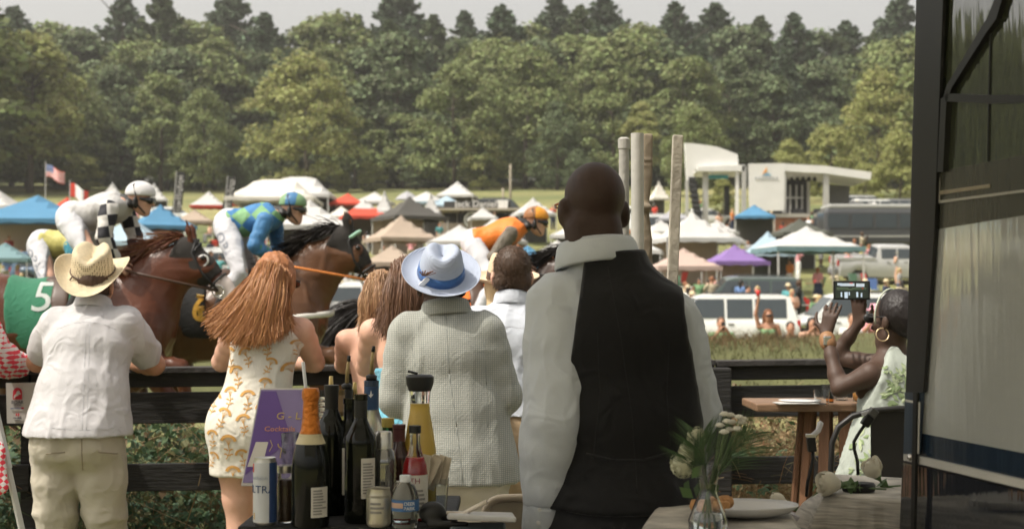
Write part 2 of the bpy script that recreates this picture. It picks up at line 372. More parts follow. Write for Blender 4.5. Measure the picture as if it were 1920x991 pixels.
# ------------------------------------------------------------------ trees
leafA = M('leaf_mid', (.185, .215, .085), .7, .25, .5, island=.5, spec=.25, transl=.3)
leafB = M('leaf_light', (.29, .30, .11), .7, .22, .5, island=.45, spec=.25, transl=.35)
leafC = M('leaf_dark', (.115, .145, .070), .7, .25, .5, island=.5, spec=.25, transl=.2)
leafD = M('needle_blue', (.105, .142, .085), .75, .25, .5, island=.45, spec=.2, transl=.15)
bark = M('bark', (.10, .08, .06), .9, .25, 3, bump=.8, bscale=12)
def trunk_mb(H, r0, rng, limbs=7, top=.75):
    mb = MB(); pts = [Vector((rng.normal() * .02 * H * t, rng.normal() * .02 * H * t, H * t * top)) for t in (0, .25, .5, .75, 1)]; pts[0] = Vector((0, 0, -1.2))
    mb.tube(pts, [r0, r0 * .8, r0 * .6, r0 * .4, r0 * .15], 8)
    for i in range(limbs):
        t = rng.uniform(.3, .95); b = Vector((0, 0, H * top * t)); a = rng.uniform(0, 2 * pi); L = H * .26 * (1.15 - t * .5)
        e = b + Vector((math.cos(a) * L, math.sin(a) * L, L * .55)); mb.tube([b, (b + e) / 2 + Vector((0, 0, -.1)), e], [r0 * .32, r0 * .2, r0 * .06], 5)
    return mb
def broadleaf(H, W, base, seed, mat, n=5200, nl=60, lsz=.5, pointy=1.0):
    """crown of many clumps: leaves sit on the outer shell of each clump, gaps between clumps"""
    r = np.random.default_rng(seed); root = thing('broadleaf_tree', None, 'tree')
    ch = (H - base); cl = []
    while len(cl) < nl:
        u = r.uniform(0, 1); a = r.uniform(0, 2 * pi); prof = math.sin(pi * min(1, (u ** .8) * .93 + .07)) ** .6 * (1 - .25 * u * pointy)
        rad = W / 2 * prof * (r.uniform(.45, 1.0) ** .5) * (1 + .25 * math.sin(a * 3 + seed))
        cl.append((rad * math.cos(a), rad * math.sin(a), base + ch * u * .93, r.uniform(.10, .18) * W))
    cl = np.array(cl); w = cl[:, 3] ** 2; pick = r.choice(len(cl), n, p=w / w.sum()); d = r.normal(size=(n, 3)); d /= np.linalg.norm(d, axis=1)[:, None]
    d[:, 2] = np.where(d[:, 2] < -.2, -d[:, 2] * .6, d[:, 2]); rr = cl[pick, 3] * (r.uniform(.55, 1.08, n)); pos = cl[pick, :3] + d * rr[:, None] * np.array([1, 1, .82])
    v, f = leaves(n, pos, r.uniform(.7, 1.3, n) * lsz, up=.5, aspect=1.35, rng=r, nrm=d)
    link('crown', mesh_np('crown', v, f), mat, root, smooth=False)
    trunk_mb(H, .018 * H + .06, r).build('trunk', bark, root, True); return root
def conifer(H, W, base, seed, mat, n=5200, lsz=.42, layers=26):
    r = np.random.default_rng(seed); root = thing('pine_tree', None, 'tree'); pos = []; nr = []
    nb = layers * 6
    for i in range(nb):
        t = (i / nb) ** .9; z = base + (H - base) * t; a = r.uniform(0, 2 * pi); L = W / 2 * ((1 - t) ** .85 * 1.05 + .04) * r.uniform(.55, 1.15)
        m = int(n / nb * (.4 + 1.2 * (1 - t))) + 4; s = r.uniform(0.12, 1, m) ** .7
        side = r.normal(size=m) * .16 * L * (1.15 - s); up = s * s * L * .28 + r.normal(size=m) * .10 * L * .6
        pos.append(np.stack([np.cos(a) * s * L - np.sin(a) * side, np.sin(a) * s * L + np.cos(a) * side, z + up], 1))
    pos = np.concatenate(pos); m = len(pos)
    v, f = leaves(m, pos, r.uniform(.6, 1.3, m) * lsz, up=.9, aspect=1.7, rng=r)
    link('crown', mesh_np('crown', v, f), mat, root, smooth=False)
    trunk_mb(H, .014 * H + .05, r, 4, .93).build('trunk', bark, root, True); return root
protos = dict(
    A1=broadleaf(20, 14, 1.5, 11, leafA, 9000, 95, .46), A2=broadleaf(20, 12, 2.5, 12, leafA, 8500, 80, .46, 1.4), A3=broadleaf(20, 16, 1.2, 13, leafA, 10000, 110, .46, .6),
    L1=broadleaf(20, 17, .8, 21, leafB, 9500, 90, .46, 1.1), L2=broadleaf(20, 15, .3, 22, leafB, 8500, 70, .5, .7), L3=broadleaf(20, 12, 4.5, 23, leafB, 7000, 60, .46),
    D1=broadleaf(20, 13, 1, 31, leafC, 9000, 85, .46, 1.3), D2=broadleaf(20, 15, .5, 32, leafC, 9500, 95, .46, .8),
    P1=conifer(20, 12, 1.0, 41, leafD, 17000, .36, 46), P2=conifer(20, 14, 2, 42, leafD, 18000, .36, 50), P3=conifer(20, 11, 3, 43, leafC, 15000, .36, 44))
usedp = set()
LAB = dict(A='mid green broadleaf tree', L='pale yellow green broadleaf tree', D='dark green broadleaf tree', P='dark pointed pine tree')
def place_tree(kind, px, ytop, d, label, group=None, wid=1.0, base_off=0):
    pr_ = protos[kind]; o = pr_ if kind not in usedp else copy_tree(pr_); usedp.add(kind)
    g = gp(px, d); ztop = P(px, ytop, d).z; h = max(3.0, ztop - g.z + base_off)
    o.location = (g.x, d, g.z - base_off); s = h / 20; o.scale = (s * wid, s * wid, s); o.rotation_euler = (0, 0, random.uniform(0, 6.28))
    tag(o, label, 'tree', group); o.name = 'pine_tree' if kind[0] == 'P' else 'broadleaf_tree'
    if kind[0] == 'L' and h < 9: pass
    return o
# front row, one by one (photograph column, row of the top, distance)
FR = [('L3', 55, 60, 196, 'olive tree with a bare dark trunk at the left edge of the meadow', 1.15), ('A1', -60, 40, 205, 'broad tree cut by the left edge of the photo', 1.1),
      ('A3', 130, 150, 214, 'mid green tree just right of the bare trunked olive tree', .95), ('L2', 150, 285, 208, 'low pale bush behind the striped flag', 1.3),
      ('D1', 215, 120, 224, 'dark tree behind the white helmeted jockey', .95), ('A2', 300, 130, 206, 'thin mid green tree between the two feather banners', .9),
      ('A3', 380, 165, 203, 'leafy tree right behind the right feather banner', .75), ('L1', 572, 102, 201, 'big rounded yellow green tree above the blue helmeted jockey', 1.0),
      ('D2', 495, 240, 214, 'dark shrub-like tree left of the big yellow green tree', 1.0), ('D1', 745, 60, 226, 'tall dark tree right of the big yellow green tree', 1.05),
      ('L2', 695, 300, 205, 'low bright bush at the meadow edge below the dark tall tree', 1.3), ('A1', 850, 118, 204, 'mid green tree above the dark sponsor bar', .95),
      ('L2', 905, 235, 202, 'pale leafy tree in front of the wood above the dark sponsor bar', .9), ('A3', 985, 85, 210, 'broad green tree left of the bald waiter\'s head', .95),
      ('D2', 1045, 190, 199, 'dark low crown just behind the bald waiter\'s head', .8), ('A1', 1150, 130, 206, 'green tree behind the white tent poles', 1.0),
      ('L3', 1200, 190, 200, 'pale green tree behind the bare white tent poles', .9), ('A2', 1290, 100, 212, 'tree above the left end of the stage', 1.1),
      ('A3', 1300, 200, 170, 'tree right behind the curved white stage panel', .9), ('D2', 1370, 110, 220, 'dark tree above the stage banner', 1.0),
      ('D1', 1450, 140, 218, 'dark tree above the flat stage roof', 1.0), ('L1', 1480, 262, 152, 'bright yellow green tree behind the stage banner', .85),
      ('L2', 1560, 225, 160, 'bright tree above the right half of the stage roof', .9), ('L1', 1650, 130, 178, 'tall bright tree above the end of the stage roof', .8),
      ('L2', 1690, 235, 140, 'bright bushy tree beside the black display frame', .9), ('A1', 1760, 60, 180, 'tree hidden behind the dark glossy display', 1.0),
      ('L2', 1355, 330, 118, 'small bush seen through the open left side of the stage', .8), ('L2', 1625, 300, 150, 'bright bush at the right end of the stage', 1.0),
      ('D2', 1085, 280, 196, 'dark shrub left of the white tent poles', 1.0), ('L2', 640, 318, 204, 'low bush at the foot of the big yellow green tree', 1.3),
      ('D2', 440, 305, 206, 'dark low bush right of the feather banners', 1.3), ('D1', 780, 265, 208, 'shaded lower tree above the white tents in the middle', 1.1)]
for k, px, yt, d, lab, w in FR: place_tree(k, px, yt, d, lab, 'trees along the meadow edge', w)
# second and third rows: the ridge of pines against the sky
BK = [(-70, 10, 'P1'), (22, 14, 'P2'), (95, 40, 'A1'), (150, 55, 'D1'), (228, -12, 'P1'), (298, -14, 'P3'), (352, 28, 'A2'), (432, -18, 'P2'), (495, 25, 'P1'), (560, 62, 'D2'), (622, 22, 'A1'), (668, 30, 'P3'),
      (748, -26, 'P2'), (812, 30, 'P3'), (872, 22, 'P1'), (940, 12, 'P2'), (985, 40, 'A2'), (1042, -8, 'P1'), (1088, 12, 'P3'), (1132, -6, 'P2'), (1200, 45, 'A1'), (1268, 6, 'P1'), (1342, 8, 'P2'), (1390, 48, 'D1'),
      (1428, 32, 'P3'), (1492, 26, 'P1'), (1545, 62, 'D2'), (1590, 42, 'P2'), (1640, 62, 'P3'), (1692, -6, 'P2'), (1770, 10, 'P1'), (1850, 20, 'A1')]
for i, (px, yt, k) in enumerate(BK):
    place_tree(k, px, yt, 262 + (i * 37 % 5) * 7, ('pine on the skyline in line with ' if k[0] == 'P' else 'round topped skyline tree in line with ') + near(px), 'pines on the skyline' if k[0] == 'P' else 'broad trees on the skyline', 1.25)
MD = [(20, 110, 'D1'), (105, 95, 'A1'), (180, 120, 'D2'), (262, 75, 'A3'), (330, 90, 'D1'), (400, 70, 'A1'), (470, 100, 'D2'), (540, 95, 'P2'), (610, 85, 'A1'), (680, 90, 'D1'), (800, 95, 'P1'), (870, 75, 'D2'), (930, 70, 'A3'),
      (1010, 75, 'D1'), (1070, 65, 'A1'), (1120, 62, 'A2'), (1180, 60, 'A3'), (1235, 70, 'D1'), (1310, 75, 'P2'), (1400, 95, 'D2'), (1475, 95, 'P1'), (1530, 115, 'D1'), (1600, 110, 'D2'), (1660, 75, 'A1'), (1730, 60, 'A3'), (730, 40, 'P3')]
for i, (px, yt, k) in enumerate(MD):
    place_tree(k, px, yt, 234 + (i * 29 % 4) * 5, ('broadleaf tree halfway into the wood above ' if k[0] != 'P' else 'dark pine halfway into the wood above ') + near(px), 'trees filling the wood' if k[0] != 'P' else 'pines filling the wood', 1.15)
for i in range(22):
    px = -40 + i * 88; place_tree(random.choice(['D1', 'D2', 'A1']), px, 215 + random.uniform(-25, 30), 222 + random.uniform(-4, 6), 'low shaded tree at the foot of the wood above ' + near(px), 'understorey trees of the wood', 1.5)
# ------------------------------------------------------------------ summer haze
hz = MB().box((0, 600, 45), (1500, 1240, 110)).build('haze')
hm = bpy.data.materials.new('air'); hm.use_nodes = True; hm.node_tree.nodes.clear()
pv = hm.node_tree.nodes.new('ShaderNodeVolumePrincipled'); ho = hm.node_tree.nodes.new('ShaderNodeOutputMaterial')
pv.inputs['Color'].default_value = (.96, .94, .88, 1); pv.inputs['Density'].default_value = .00035; pv.inputs['Anisotropy'].default_value = .3
hm.node_tree.links.new(pv.outputs[0], ho.inputs['Volume']); hz.data.materials.append(hm); tag(hz, kind='stuff')
# ------------------------------------------------------------------ pop-up tents
def cloth(name, col, **k): return M('canopy_' + name, col, .8, .06, 1.5, bump=.25, bscale=3, transl=.25, **k)
CL = dict(white=cloth('white', (.60, .59, .57)), cream=cloth('cream', (.72, .69, .62)), blue=cloth('blue', (.10, .27, .44)), red=cloth('red', (.70, .10, .06)), dark=cloth('dark', (.10, .095, .085)),
          olive=cloth('olive', (.10, .105, .085)), tan=cloth('tan', (.46, .37, .29)), pink=cloth('pink', (.55, .42, .36)), purple=cloth('purple', (.27, .17, .42)), sky=cloth('sky', (.42, .54, .62)), grey=cloth('grey', (.42, .42, .45)),
          orange=cloth('orange', (.75, .28, .12)), teal=cloth('teal', (.20, .32, .34)))
postm = M('tent_post', (.62, .61, .58), .5, .05, metal=.2)
def tent(w, hp, name='popup_tent', panels=None, sag=.10, eave=2.15, ridge=0, valance=.22):
    """square pop-up canopy: sagging hipped roof, valance, four legs"""
    root = thing(name, None, 'tent'); n = 9; V = []; F = []; mi = []; h = w / 2
    for i in range(n):
        for j in range(n):
            x = -h + w * i / (n - 1); y = -h + w * j / (n - 1); xr = max(0, abs(x) - ridge * h) / (1 - ridge) if ridge < 1 else 0
            t = 1 - max(xr, abs(y)) / h; c = min(abs(xr), abs(y)) / h
            z = eave + (hp - eave) * (t ** 1.18) - sag * w * .25 * math.sin(pi * t) * (1 - c) * .35; V.append((x, y, z))
    for i in range(n - 1):
        for j in range(n - 1):
            F.append((i * n + j, (i + 1) * n + j, (i + 1) * n + j + 1, i * n + j + 1)); cx = (i + .5) / (n - 1) - .5; cy = (j + .5) / (n - 1) - .5
            mi.append((0 if panels is None else panels(cx, cy)))
    mb = MB(); mb.v = V; mb.f = F; mb.mi = mi
    me = bpy.data.meshes.new('roof'); me.from_pydata(V, [], F); me.polygons.foreach_set('material_index', mi); me.update()
    o = link('roof', me, [CL['white'], CL['white']], root, smooth=False)
    sm = o.modifiers.new('thickness', 'SOLIDIFY'); sm.thickness = .01
    mb = MB()
    for a, b in (((-h, -h), (h, -h)), ((h, -h), (h, h)), ((h, h), (-h, h)), ((-h, h), (-h, -h))):
        m = 8; p0 = Vector((*a, 0)); p1 = Vector((*b, 0)); vs = []
        for q in range(m + 1):
            p = p0.lerp(p1, q / m) * 1.004; dip = .05 * abs(math.sin(q / m * pi * 4)); vs += [(p.x, p.y, eave), (p.x, p.y, eave - valance + dip)]
        mb.add(vs, [(2 * q, 2 * q + 2, 2 * q + 3, 2 * q + 1) for q in range(m)])
    ov = mb.build('valance', CL['white'], root); ov.modifiers.new('thickness', 'SOLIDIFY').thickness = .008
    MB().box((0, h - .03, eave * .5), (w - .1, .01, eave)).build('back_sheet', M('tent_shade', (.10, .095, .085), .9, .15), root)  # added dark sheet standing in for the shade under the canopy
    for sx in (-1, 1):
        for sy in (-1, 1): MB().box((sx * (h - .06), sy * (h - .06), eave / 2 - .6), (.05, .05, eave + 1.1)).build('leg', postm, root)
    return root
tp = dict(peak=tent(3, 3.35), low=tent(3, 3.0, sag=.02), tall=tent(3, 3.9, sag=.35), gable=tent(3, 3.3, ridge=.45, sag=.0), check=tent(3, 3.3, panels=lambda x, y: 1 if (abs(x) < .28 and abs(y) < .28) or (abs(x + y) < .12) else 0))
tused = set()
def put_tent(k, cx, ye, wpx, col, lab, rz=None, val=None, col2=None, dd=0):
    d = dist_for(ye, 2.15 - .1) + dd; w = wpx / FPX * d; root = tp[k] if k not in tused else copy_tree(tp[k]); tused.add(k)
    g = gp(cx, d); rz = random.uniform(-.25, .25) if rz is None else rz
    s = w / 3 / (math.cos(rz) + abs(math.sin(rz))) ; root.location = g; root.scale = (s, s, min(1.25, max(.85, s ** .5))); root.rotation_euler = (0, 0, rz)
    tag(root, lab, 'tent', 'tents on the hillside'); root.name = 'popup_tent'
    for ch in list(root.children):
        if ch.name.startswith('back_sheet'):
            hsh = int(cx * 7 + ye) % 5
            if hsh in (1, 3) and root is not tp[k]: bpy.data.objects.remove(ch); continue
            remat(ch, CL[('dark', 'olive', 'tan', 'grey', 'dark')[hsh]])  # tone of the added shade sheet varies from tent to tent
            continue
        if ch.name.startswith('roof'): remat(ch, CL[col]); remat(ch, CL[col2 or col], 1)
        if ch.name.startswith('valance'): remat(ch, CL[val or col])
    return root
TENTS = [('peak', -5, 385, 95, 'white', 'white tent roof at the far left edge', {}), ('tall', 210, 363, 58, 'white', 'small white peaked tent left of the white helmet', {}), ('tall', 288, 363, 60, 'white', 'small white peaked tent just right of the white helmet', {}),
    ('low', 78, 396, 95, 'olive', 'dark olive canopy behind the left light blue tent', {}), ('peak', 125, 402, 100, 'red', 'red tent behind the white jockey\'s back', {}), ('peak', 70, 432, 230, 'blue', 'large blue tent behind the white jockey\'s seat', dict(rz=.1)),
    ('low', 10, 478, 110, 'teal', 'dark teal canopy at the left edge above the parked cars', {}), ('peak', 300, 430, 150, 'blue', 'blue tent just ahead of the checked sleeves', dict(rz=.45)), ('peak', 391, 379, 72, 'white', 'white tent between the feather banners', dict(val='red')),
    ('low', 450, 371, 56, 'white', 'white tent with a red edge right of the banners', dict(val='red')), ('gable', 515, 388, 165, 'cream', 'long cream marquee above the blue jockey\'s back', dict(rz=.02)), ('gable', 560, 380, 130, 'white', 'white gabled marquee behind the blue helmet', dict(rz=.0)),
    ('peak', 580, 445, 175, 'white', 'big white tent behind the dark horse\'s mane', dict(rz=.12)), ('low', 652, 378, 66, 'red', 'red tent left of the twin white roofs', {}), ('low', 703, 377, 72, 'white', 'white tent beside the red one below the bright grass', {}),
    ('low', 800, 378, 84, 'white', 'wide white roof left of the tallest white tent on the slope', dict(val='sky')), ('low', 838, 379, 70, 'sky', 'pale blue roof tucked behind the white tents', {}), ('peak', 858, 368, 76, 'white', 'topmost white tent on the slope below the middle trees', {}),
    ('check', 682, 407, 104, 'red', 'red tent with white patches on its roof', dict(col2='white', rz=.2)), ('tall', 721, 388, 36, 'white', 'tiny white peak beside the red patched tent', {}), ('tall', 808, 394, 40, 'white', 'tiny white peak above the dark grey tent', {}),
    ('peak', 768, 416, 150, 'dark', 'dark grey tent right of the horse\'s ears', dict(rz=.5)), ('peak', 752, 452, 150, 'tan', 'tan tent above the blue hat', dict(rz=.4)), ('low', 735, 490, 120, 'tan', 'lower tan tent left of the blue hat', dict(rz=.1)),
    ('low', 862, 462, 135, 'white', 'white tent between the blue hat and the orange jockey', dict(rz=.1)), ('peak', 1000, 400, 88, 'white', 'white tent above the orange helmet', {}), ('low', 955, 478, 120, 'orange', 'orange tent just ahead of the orange jockey', dict(rz=.2)),
    ('low', 1045, 478, 120, 'white', 'white tent ahead of the orange jockey', dict(val='orange', rz=-.2)), ('low', 990, 498, 130, 'blue', 'blue canopy low behind the orange jockey\'s arms', {}), ('tall', 1236, 368, 40, 'cream', 'small grey white peak seen between the tent poles', {}),
    ('peak', 1300, 462, 160, 'white', 'big white tent between the poles and the stage', dict(rz=.15)), ('low', 1345, 428, 76, 'white', 'white roof at the foot of the speaker stack', {}), ('low', 1240, 428, 74, 'white', 'white roof between the white poles', {}),
    ('low', 1282, 499, 130, 'pink', 'faded pink canopy behind the thin slanted pole', dict(rz=.1)), ('low', 1378, 486, 118, 'purple', 'purple canopy left of the large white and teal tent', dict(rz=.15)), ('peak', 1440, 470, 100, 'sky', 'pale blue tent behind the large white and teal tent', {}),
    ('low', 1513, 482, 186, 'white', 'large white tent with a teal edge', dict(val='teal', rz=.12)), ('low', 1415, 405, 84, 'blue', 'dark blue canopy below the stage banner', {}), ('low', 1130, 412, 90, 'white', 'white tent hidden behind the bald waiter', {}),
    ('low', 1190, 470, 120, 'white', 'white tent behind the bald waiter\'s ear', {}), ('low', 925, 425, 60, 'white', 'small white canopy below the sponsor sign', {}), ('low', 1640, 392, 60, 'white', 'white roof right of the stage above the coach', {}), ('low', 1225, 448, 90, 'cream', 'cream roof behind the gathered curtain', {}), ('peak', 1350, 446, 90, 'white', 'white tent between the stage and the purple canopy', {}), ('low', 1262, 405, 60, 'grey', 'grey roof left of the stage beside the slanted pole', {}), ('low', 640, 398, 60, 'cream', 'cream roof left of the red patched tent', {}), ('low', 905, 402, 60, 'white', 'white roof just below the sponsor sign', {}), ('peak', 930, 452, 120, 'white', 'white tent behind the orange jockey\'s vest', {}), ('low', 30, 410, 90, 'sky', 'pale blue roof at the left above the big blue tent', {}), ('low', 190, 398, 80, 'white', 'white roof behind the white jockey\'s shoulder', {}), ('low', 365, 408, 80, 'tan', 'tan roof between the feather banners', {}), ('low', 465, 402, 70, 'white', 'white roof just under the cream marquee', {}), ('peak', 245, 462, 130, 'sky', 'pale blue tent behind the checked sleeves', {}), ('low', 1080, 440, 100, 'white', 'white roof left of the bald waiter\'s ear', {}), ('low', 1500, 440, 110, 'olive', 'olive canopy between the stage and the teal edged tent', {}),
    ('low', 630, 425, 50, 'white', 'small white canopy between the big white tent and the red patched one', {})]
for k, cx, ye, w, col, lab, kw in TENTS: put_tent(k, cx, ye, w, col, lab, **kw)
# a closed grey parasol standing among the tents
def parasol(cx, ye, wpx):
    d = dist_for(ye, 2.1); r = thing('parasol', 'grey parasol between the white tents on the slope', 'parasol', gp(cx, d)); w = wpx / FPX * d / 2; g = r.location
    MB().lathe([(w, 2.1), (w * .75, 2.35), (w * .35, 2.6), (.03, 2.75)], g, 8, cap=False).build('shade', CL['grey'], r); MB().tube([g + Vector((0, 0, -.5)), g + Vector((0, 0, 2.8))], .03).build('pole', postm, r)
parasol(763, 372, 46)

# ------------------------------------------------------------------ cars
paint = lambda nm, c, r=.3: M('paint_' + nm, c, r, .02, 2, spec=.5, coat=.6)
glass = M('car_glass', (.05, .062, .07), .08, .02, spec=.8); tyre = M('tyre', (.03, .03, .03), .85, .1); rim = M('alloy_rim', (.45, .45, .45), .35, .05, metal=.8)
redl = M('tail_lamp', (.45, .02, .015), .25, .05); headl = M('head_lamp', (.75, .75, .72), .15, .02); trim = M('black_trim', (.025, .025, .025), .6, .1)
def car(kind, col, name='parked_car'):
    """car facing +X, 0 at its middle; body and cabin as sections across the width"""
    root = thing(name, None, 'car'); 
    if kind == 'suv': L, W, H = 4.9, 1.92, 1.8; prof = [(-2.42, .45, .98), (-2.40, .34, 1.06), (-1.2, .3, 1.08), (0, .3, 1.06), (1.3, .3, 1.02), (2.1, .34, .93), (2.38, .4, .78), (2.44, .5, .62)]; cab = [(-2.36, 1.05), (-2.15, 1.72), (-1.9, 1.78), (.35, 1.78), (.6, 1.72), (1.3, 1.03)]
    elif kind == 'truck': L, W, H = 5.8, 2.0, 1.95; prof = [(-2.9, .6, 1.2), (-2.88, .45, 1.28), (-1.2, .4, 1.3), (0, .38, 1.3), (1.5, .38, 1.25), (2.6, .42, 1.15), (2.88, .5, .95), (2.92, .6, .8)]; cab = [(-.95, 1.28), (-.8, 1.88), (-.65, 1.93), (.75, 1.93), (.95, 1.88), (1.65, 1.25)]
    else: L, W, H = 4.7, 1.82, 1.45; prof = [(-2.32, .45, .85), (-2.28, .32, .95), (-1.2, .26, .97), (0, .25, .95), (1.2, .26, .92), (2.0, .3, .8), (2.3, .38, .66), (2.35, .45, .55)]; cab = [(-2.0, .95), (-1.35, 1.38), (-1.1, 1.43), (.0, 1.43), (.25, 1.38), (1.15, .92)]
    wr = .38 if kind != 'sedan' else .33; wx = (-L * .31, L * .31)
    # lower body: rings around the section, with wheel-arch lift
    V = []; F = []; xs = np.linspace(prof[0][0], prof[-1][0], 45); n = 12
    for x in xs:
        zb = np.interp(x, [p[0] for p in prof], [p[1] for p in prof]); zt = np.interp(x, [p[0] for p in prof], [p[2] for p in prof])
        for w in wx:
            if abs(x - w) < wr * 1.18: zb = max(zb, math.sqrt(max(0, (wr * 1.18) ** 2 - (x - w) ** 2)) + wr * .98)
        e = min(1, (1 - abs(x) / (L / 2)) / .09 + .78); hw = W / 2 * min(1, e) ** .5
        zb = min(zb, zt - .06); sh = [(-hw * .94, zb), (-hw, zb + (zt - zb) * .35), (-hw * .99, zb + (zt - zb) * .75), (-hw * .93, zt - .02), (-hw * .7, zt), (0, zt + .03)]
        V += [(x, y, z) for y, z in sh] + [(x, -y, z) for y, z in sh[::-1]][1:] + [(x, 0, zb)]
    for i in range(len(xs) - 1):
        for k in range(n): k2 = (k + 1) % n; F.append((i * n + k, (i + 1) * n + k, (i + 1) * n + k2, i * n + k2))
    F.append(tuple(range(n))); F.append(tuple((len(xs) - 1) * n + k for k in range(n))[::-1])
    mb = MB(); mb.add(V, F)
    # cabin shell with a crown
    hw = W / 2 * .93; tw = W / 2 * .76; zb = cab[0][1]; zt = max(c[1] for c in cab)
    rowf = lambda z: hw + (tw - hw) * max(0, (z - zb)) / (zt - zb)
    V = []; m = len(cab)
    for x, z in cab: V += [(x, -rowf(z), z), (x, -rowf(z) * .6, z + (.03 if z > zb + .3 else 0)), (x, rowf(z) * .6, z + (.03 if z > zb + .3 else 0)), (x, rowf(z), z)]
    F = [(i * 4 + k, (i + 1) * 4 + k, (i + 1) * 4 + k + 1, i * 4 + k + 1) for i in range(m - 1) for k in range(3)]
    F += [tuple(i * 4 for i in range(m))[::-1], tuple(i * 4 + 3 for i in range(m))]
    mb.add(V, F)
    body = mb.build('body', col, root, auto=35)
    if kind == 'truck':   # bed walls
        q = MB(); q.box((-1.93, -.93, 1.33), (1.9, .1, .14)); q.box((-1.93, .93, 1.33), (1.9, .1, .14)); q.box((-2.84, 0, 1.33), (.1, 1.9, .14)); q.box((-1.9, 0, 1.285), (1.8, 1.72, .02), mi=0); q.build('cargo_bed', col, root)
    # windows
    x0, x1 = cab[1][0] + .12, cab[-2][0] - .05; zz0 = zb + .06; zz1 = zt - .1
    def side(sgn):
        segs = [(x0, (x0 + x1) / 2 - .35), ((x0 + x1) / 2 - .27, (x0 + x1) / 2 + .5), ((x0 + x1) / 2 + .58, x1 + .12)] if kind == 'suv' else [(x0, (x0 + x1) / 2 - .04), ((x0 + x1) / 2 + .04, x1 + .1)]
        for a, b in segs:
            sl = .34 if b > x1 else .0; sr = -.28 if kind == 'sedan' and a == x0 else 0
            q = [(a + sr, sgn * (rowf(zz0) + .012), zz0), (b + sl, sgn * (rowf(zz0) + .012), zz0), (b, sgn * (rowf(zz1) + .012), zz1), (a, sgn * (rowf(zz1) + .012), zz1)]
            MB().prism(q, (0, -sgn * .02, 0)).build('window', glass, root)
    side(-1); side(1)
    (xa, za), (xb, zb2) = cab[-2], cab[-1]
    def scr(xa, za, xb, zb2, nm, s):
        p = lambda t, yy: Vector((xa + (xb - xa) * t + s * .02, yy, za + (zb2 - za) * t + .015)); MB().prism([p(.08, -rowf(za) * .88), p(.9, -rowf(zb2) * .9), p(.9, rowf(zb2) * .9), p(.08, rowf(za) * .88)], (-s * .03, 0, -.02)).build(nm, glass, root)
    scr(xa, za, xb, zb2, 'windscreen', 1); scr(cab[1][0], cab[1][1], cab[0][0], cab[0][1], 'rear_window', -1)
    for w in wx:
        for s in (-1, 1):
            R = Matrix.Rotation(pi / 2, 3, 'X'); c = Vector((w, s * (W / 2 - .13), wr)); wh = MB().lathe([(wr * .6, -.11), (wr * .95, -.11), (wr, -.07), (wr, .07), (wr * .95, .11), (wr * .6, .11)], c, 20, R=R, cap=False).build('wheel', tyre, root, auto=40)
            mb = MB().lathe([(wr * .62, .04), (wr * .5, .055), (.05, .07), (0, .08)], c, 14, R=Matrix.Rotation(pi / 2 * (1 if s < 0 else -1), 3, 'X')); ro = mb.build('rim', rim, wh, auto=30)
    for s in (-1, 1):
        MB().box((prof[-1][0] - .06, s * W * .36, prof[-2][2] - .06), (.14, .34, .14)).build('headlight', headl, root, bevel=.02); MB().box((prof[0][0] + .03, s * W * .44, prof[1][2] - .16), (.1, .14, .3 if kind != 'sedan' else .16)).build('tail_light', redl, root, bevel=.02)
        MB().box((xb - .35, s * (hw + .1), zb + .12), (.1, .2, .14)).build('wing_mirror', trim, root, bevel=.02)
    for s in (-1, 1):
        for hx in (-.15, .75): MB().box((hx - .2, s * W * .497, prof[3][2] - .13), (.18, .03, .03)).build('door_handle', trim, root)
    MB().box((prof[-1][0] - .02, 0, prof[-2][2] - .14), (.08, W * .48, .2)).build('grille', trim, root)
    MB().box((0, 0, prof[3][1] - .02), (L * .8, W * .8, .1)).build('underbody', trim, root)
    if kind == 'suv': 
        for s in (-1, 1): MB().tube([(-1.8, s * .62, 1.84), (.2, s * .62, 1.84)], .02, 6).build('roof_rack', trim, root)
    return root
PW, PS, PD, PG, PB, PR = paint('white', (.78, .78, .76)), paint('silver', (.48, .48, .47)), paint('dark', (.03, .033, .036)), paint('green', (.07, .10, .085)), paint('blue', (.10, .16, .25)), paint('red', (.4, .04, .03))
PC = paint('cream', (.60, .57, .50)); PGY = paint('grey', (.2, .2, .205))
cp = dict(suv=car('suv', PW), truck=car('truck', PW, 'pickup_truck'), sedan=car('sedan', PW)); cused = set()
def put_car(k, px, d, rz, col, lab, sc=1.0):
    r = cp[k] if k not in cused else copy_tree(cp[k]); cused.add(k); r.location = gp(px, d); r.rotation_euler = (0, 0, rz); r.scale = (sc,) * 3
    dz = float(T(d + 1) - T(d - 1)) / 2; r.rotation_euler = Euler((math.atan(dz) * math.cos(rz), -math.atan(dz) * math.sin(rz), rz))
    tag(r, lab, 'pickup truck' if k == 'truck' else 'car', 'cars parked on the field'); r.name = 'pickup_truck' if k == 'truck' else 'parked_car'
    for ch in r.children:
        if ch.name.split('.')[0] in ('body', 'cargo_bed'): remat(ch, col)
    return r
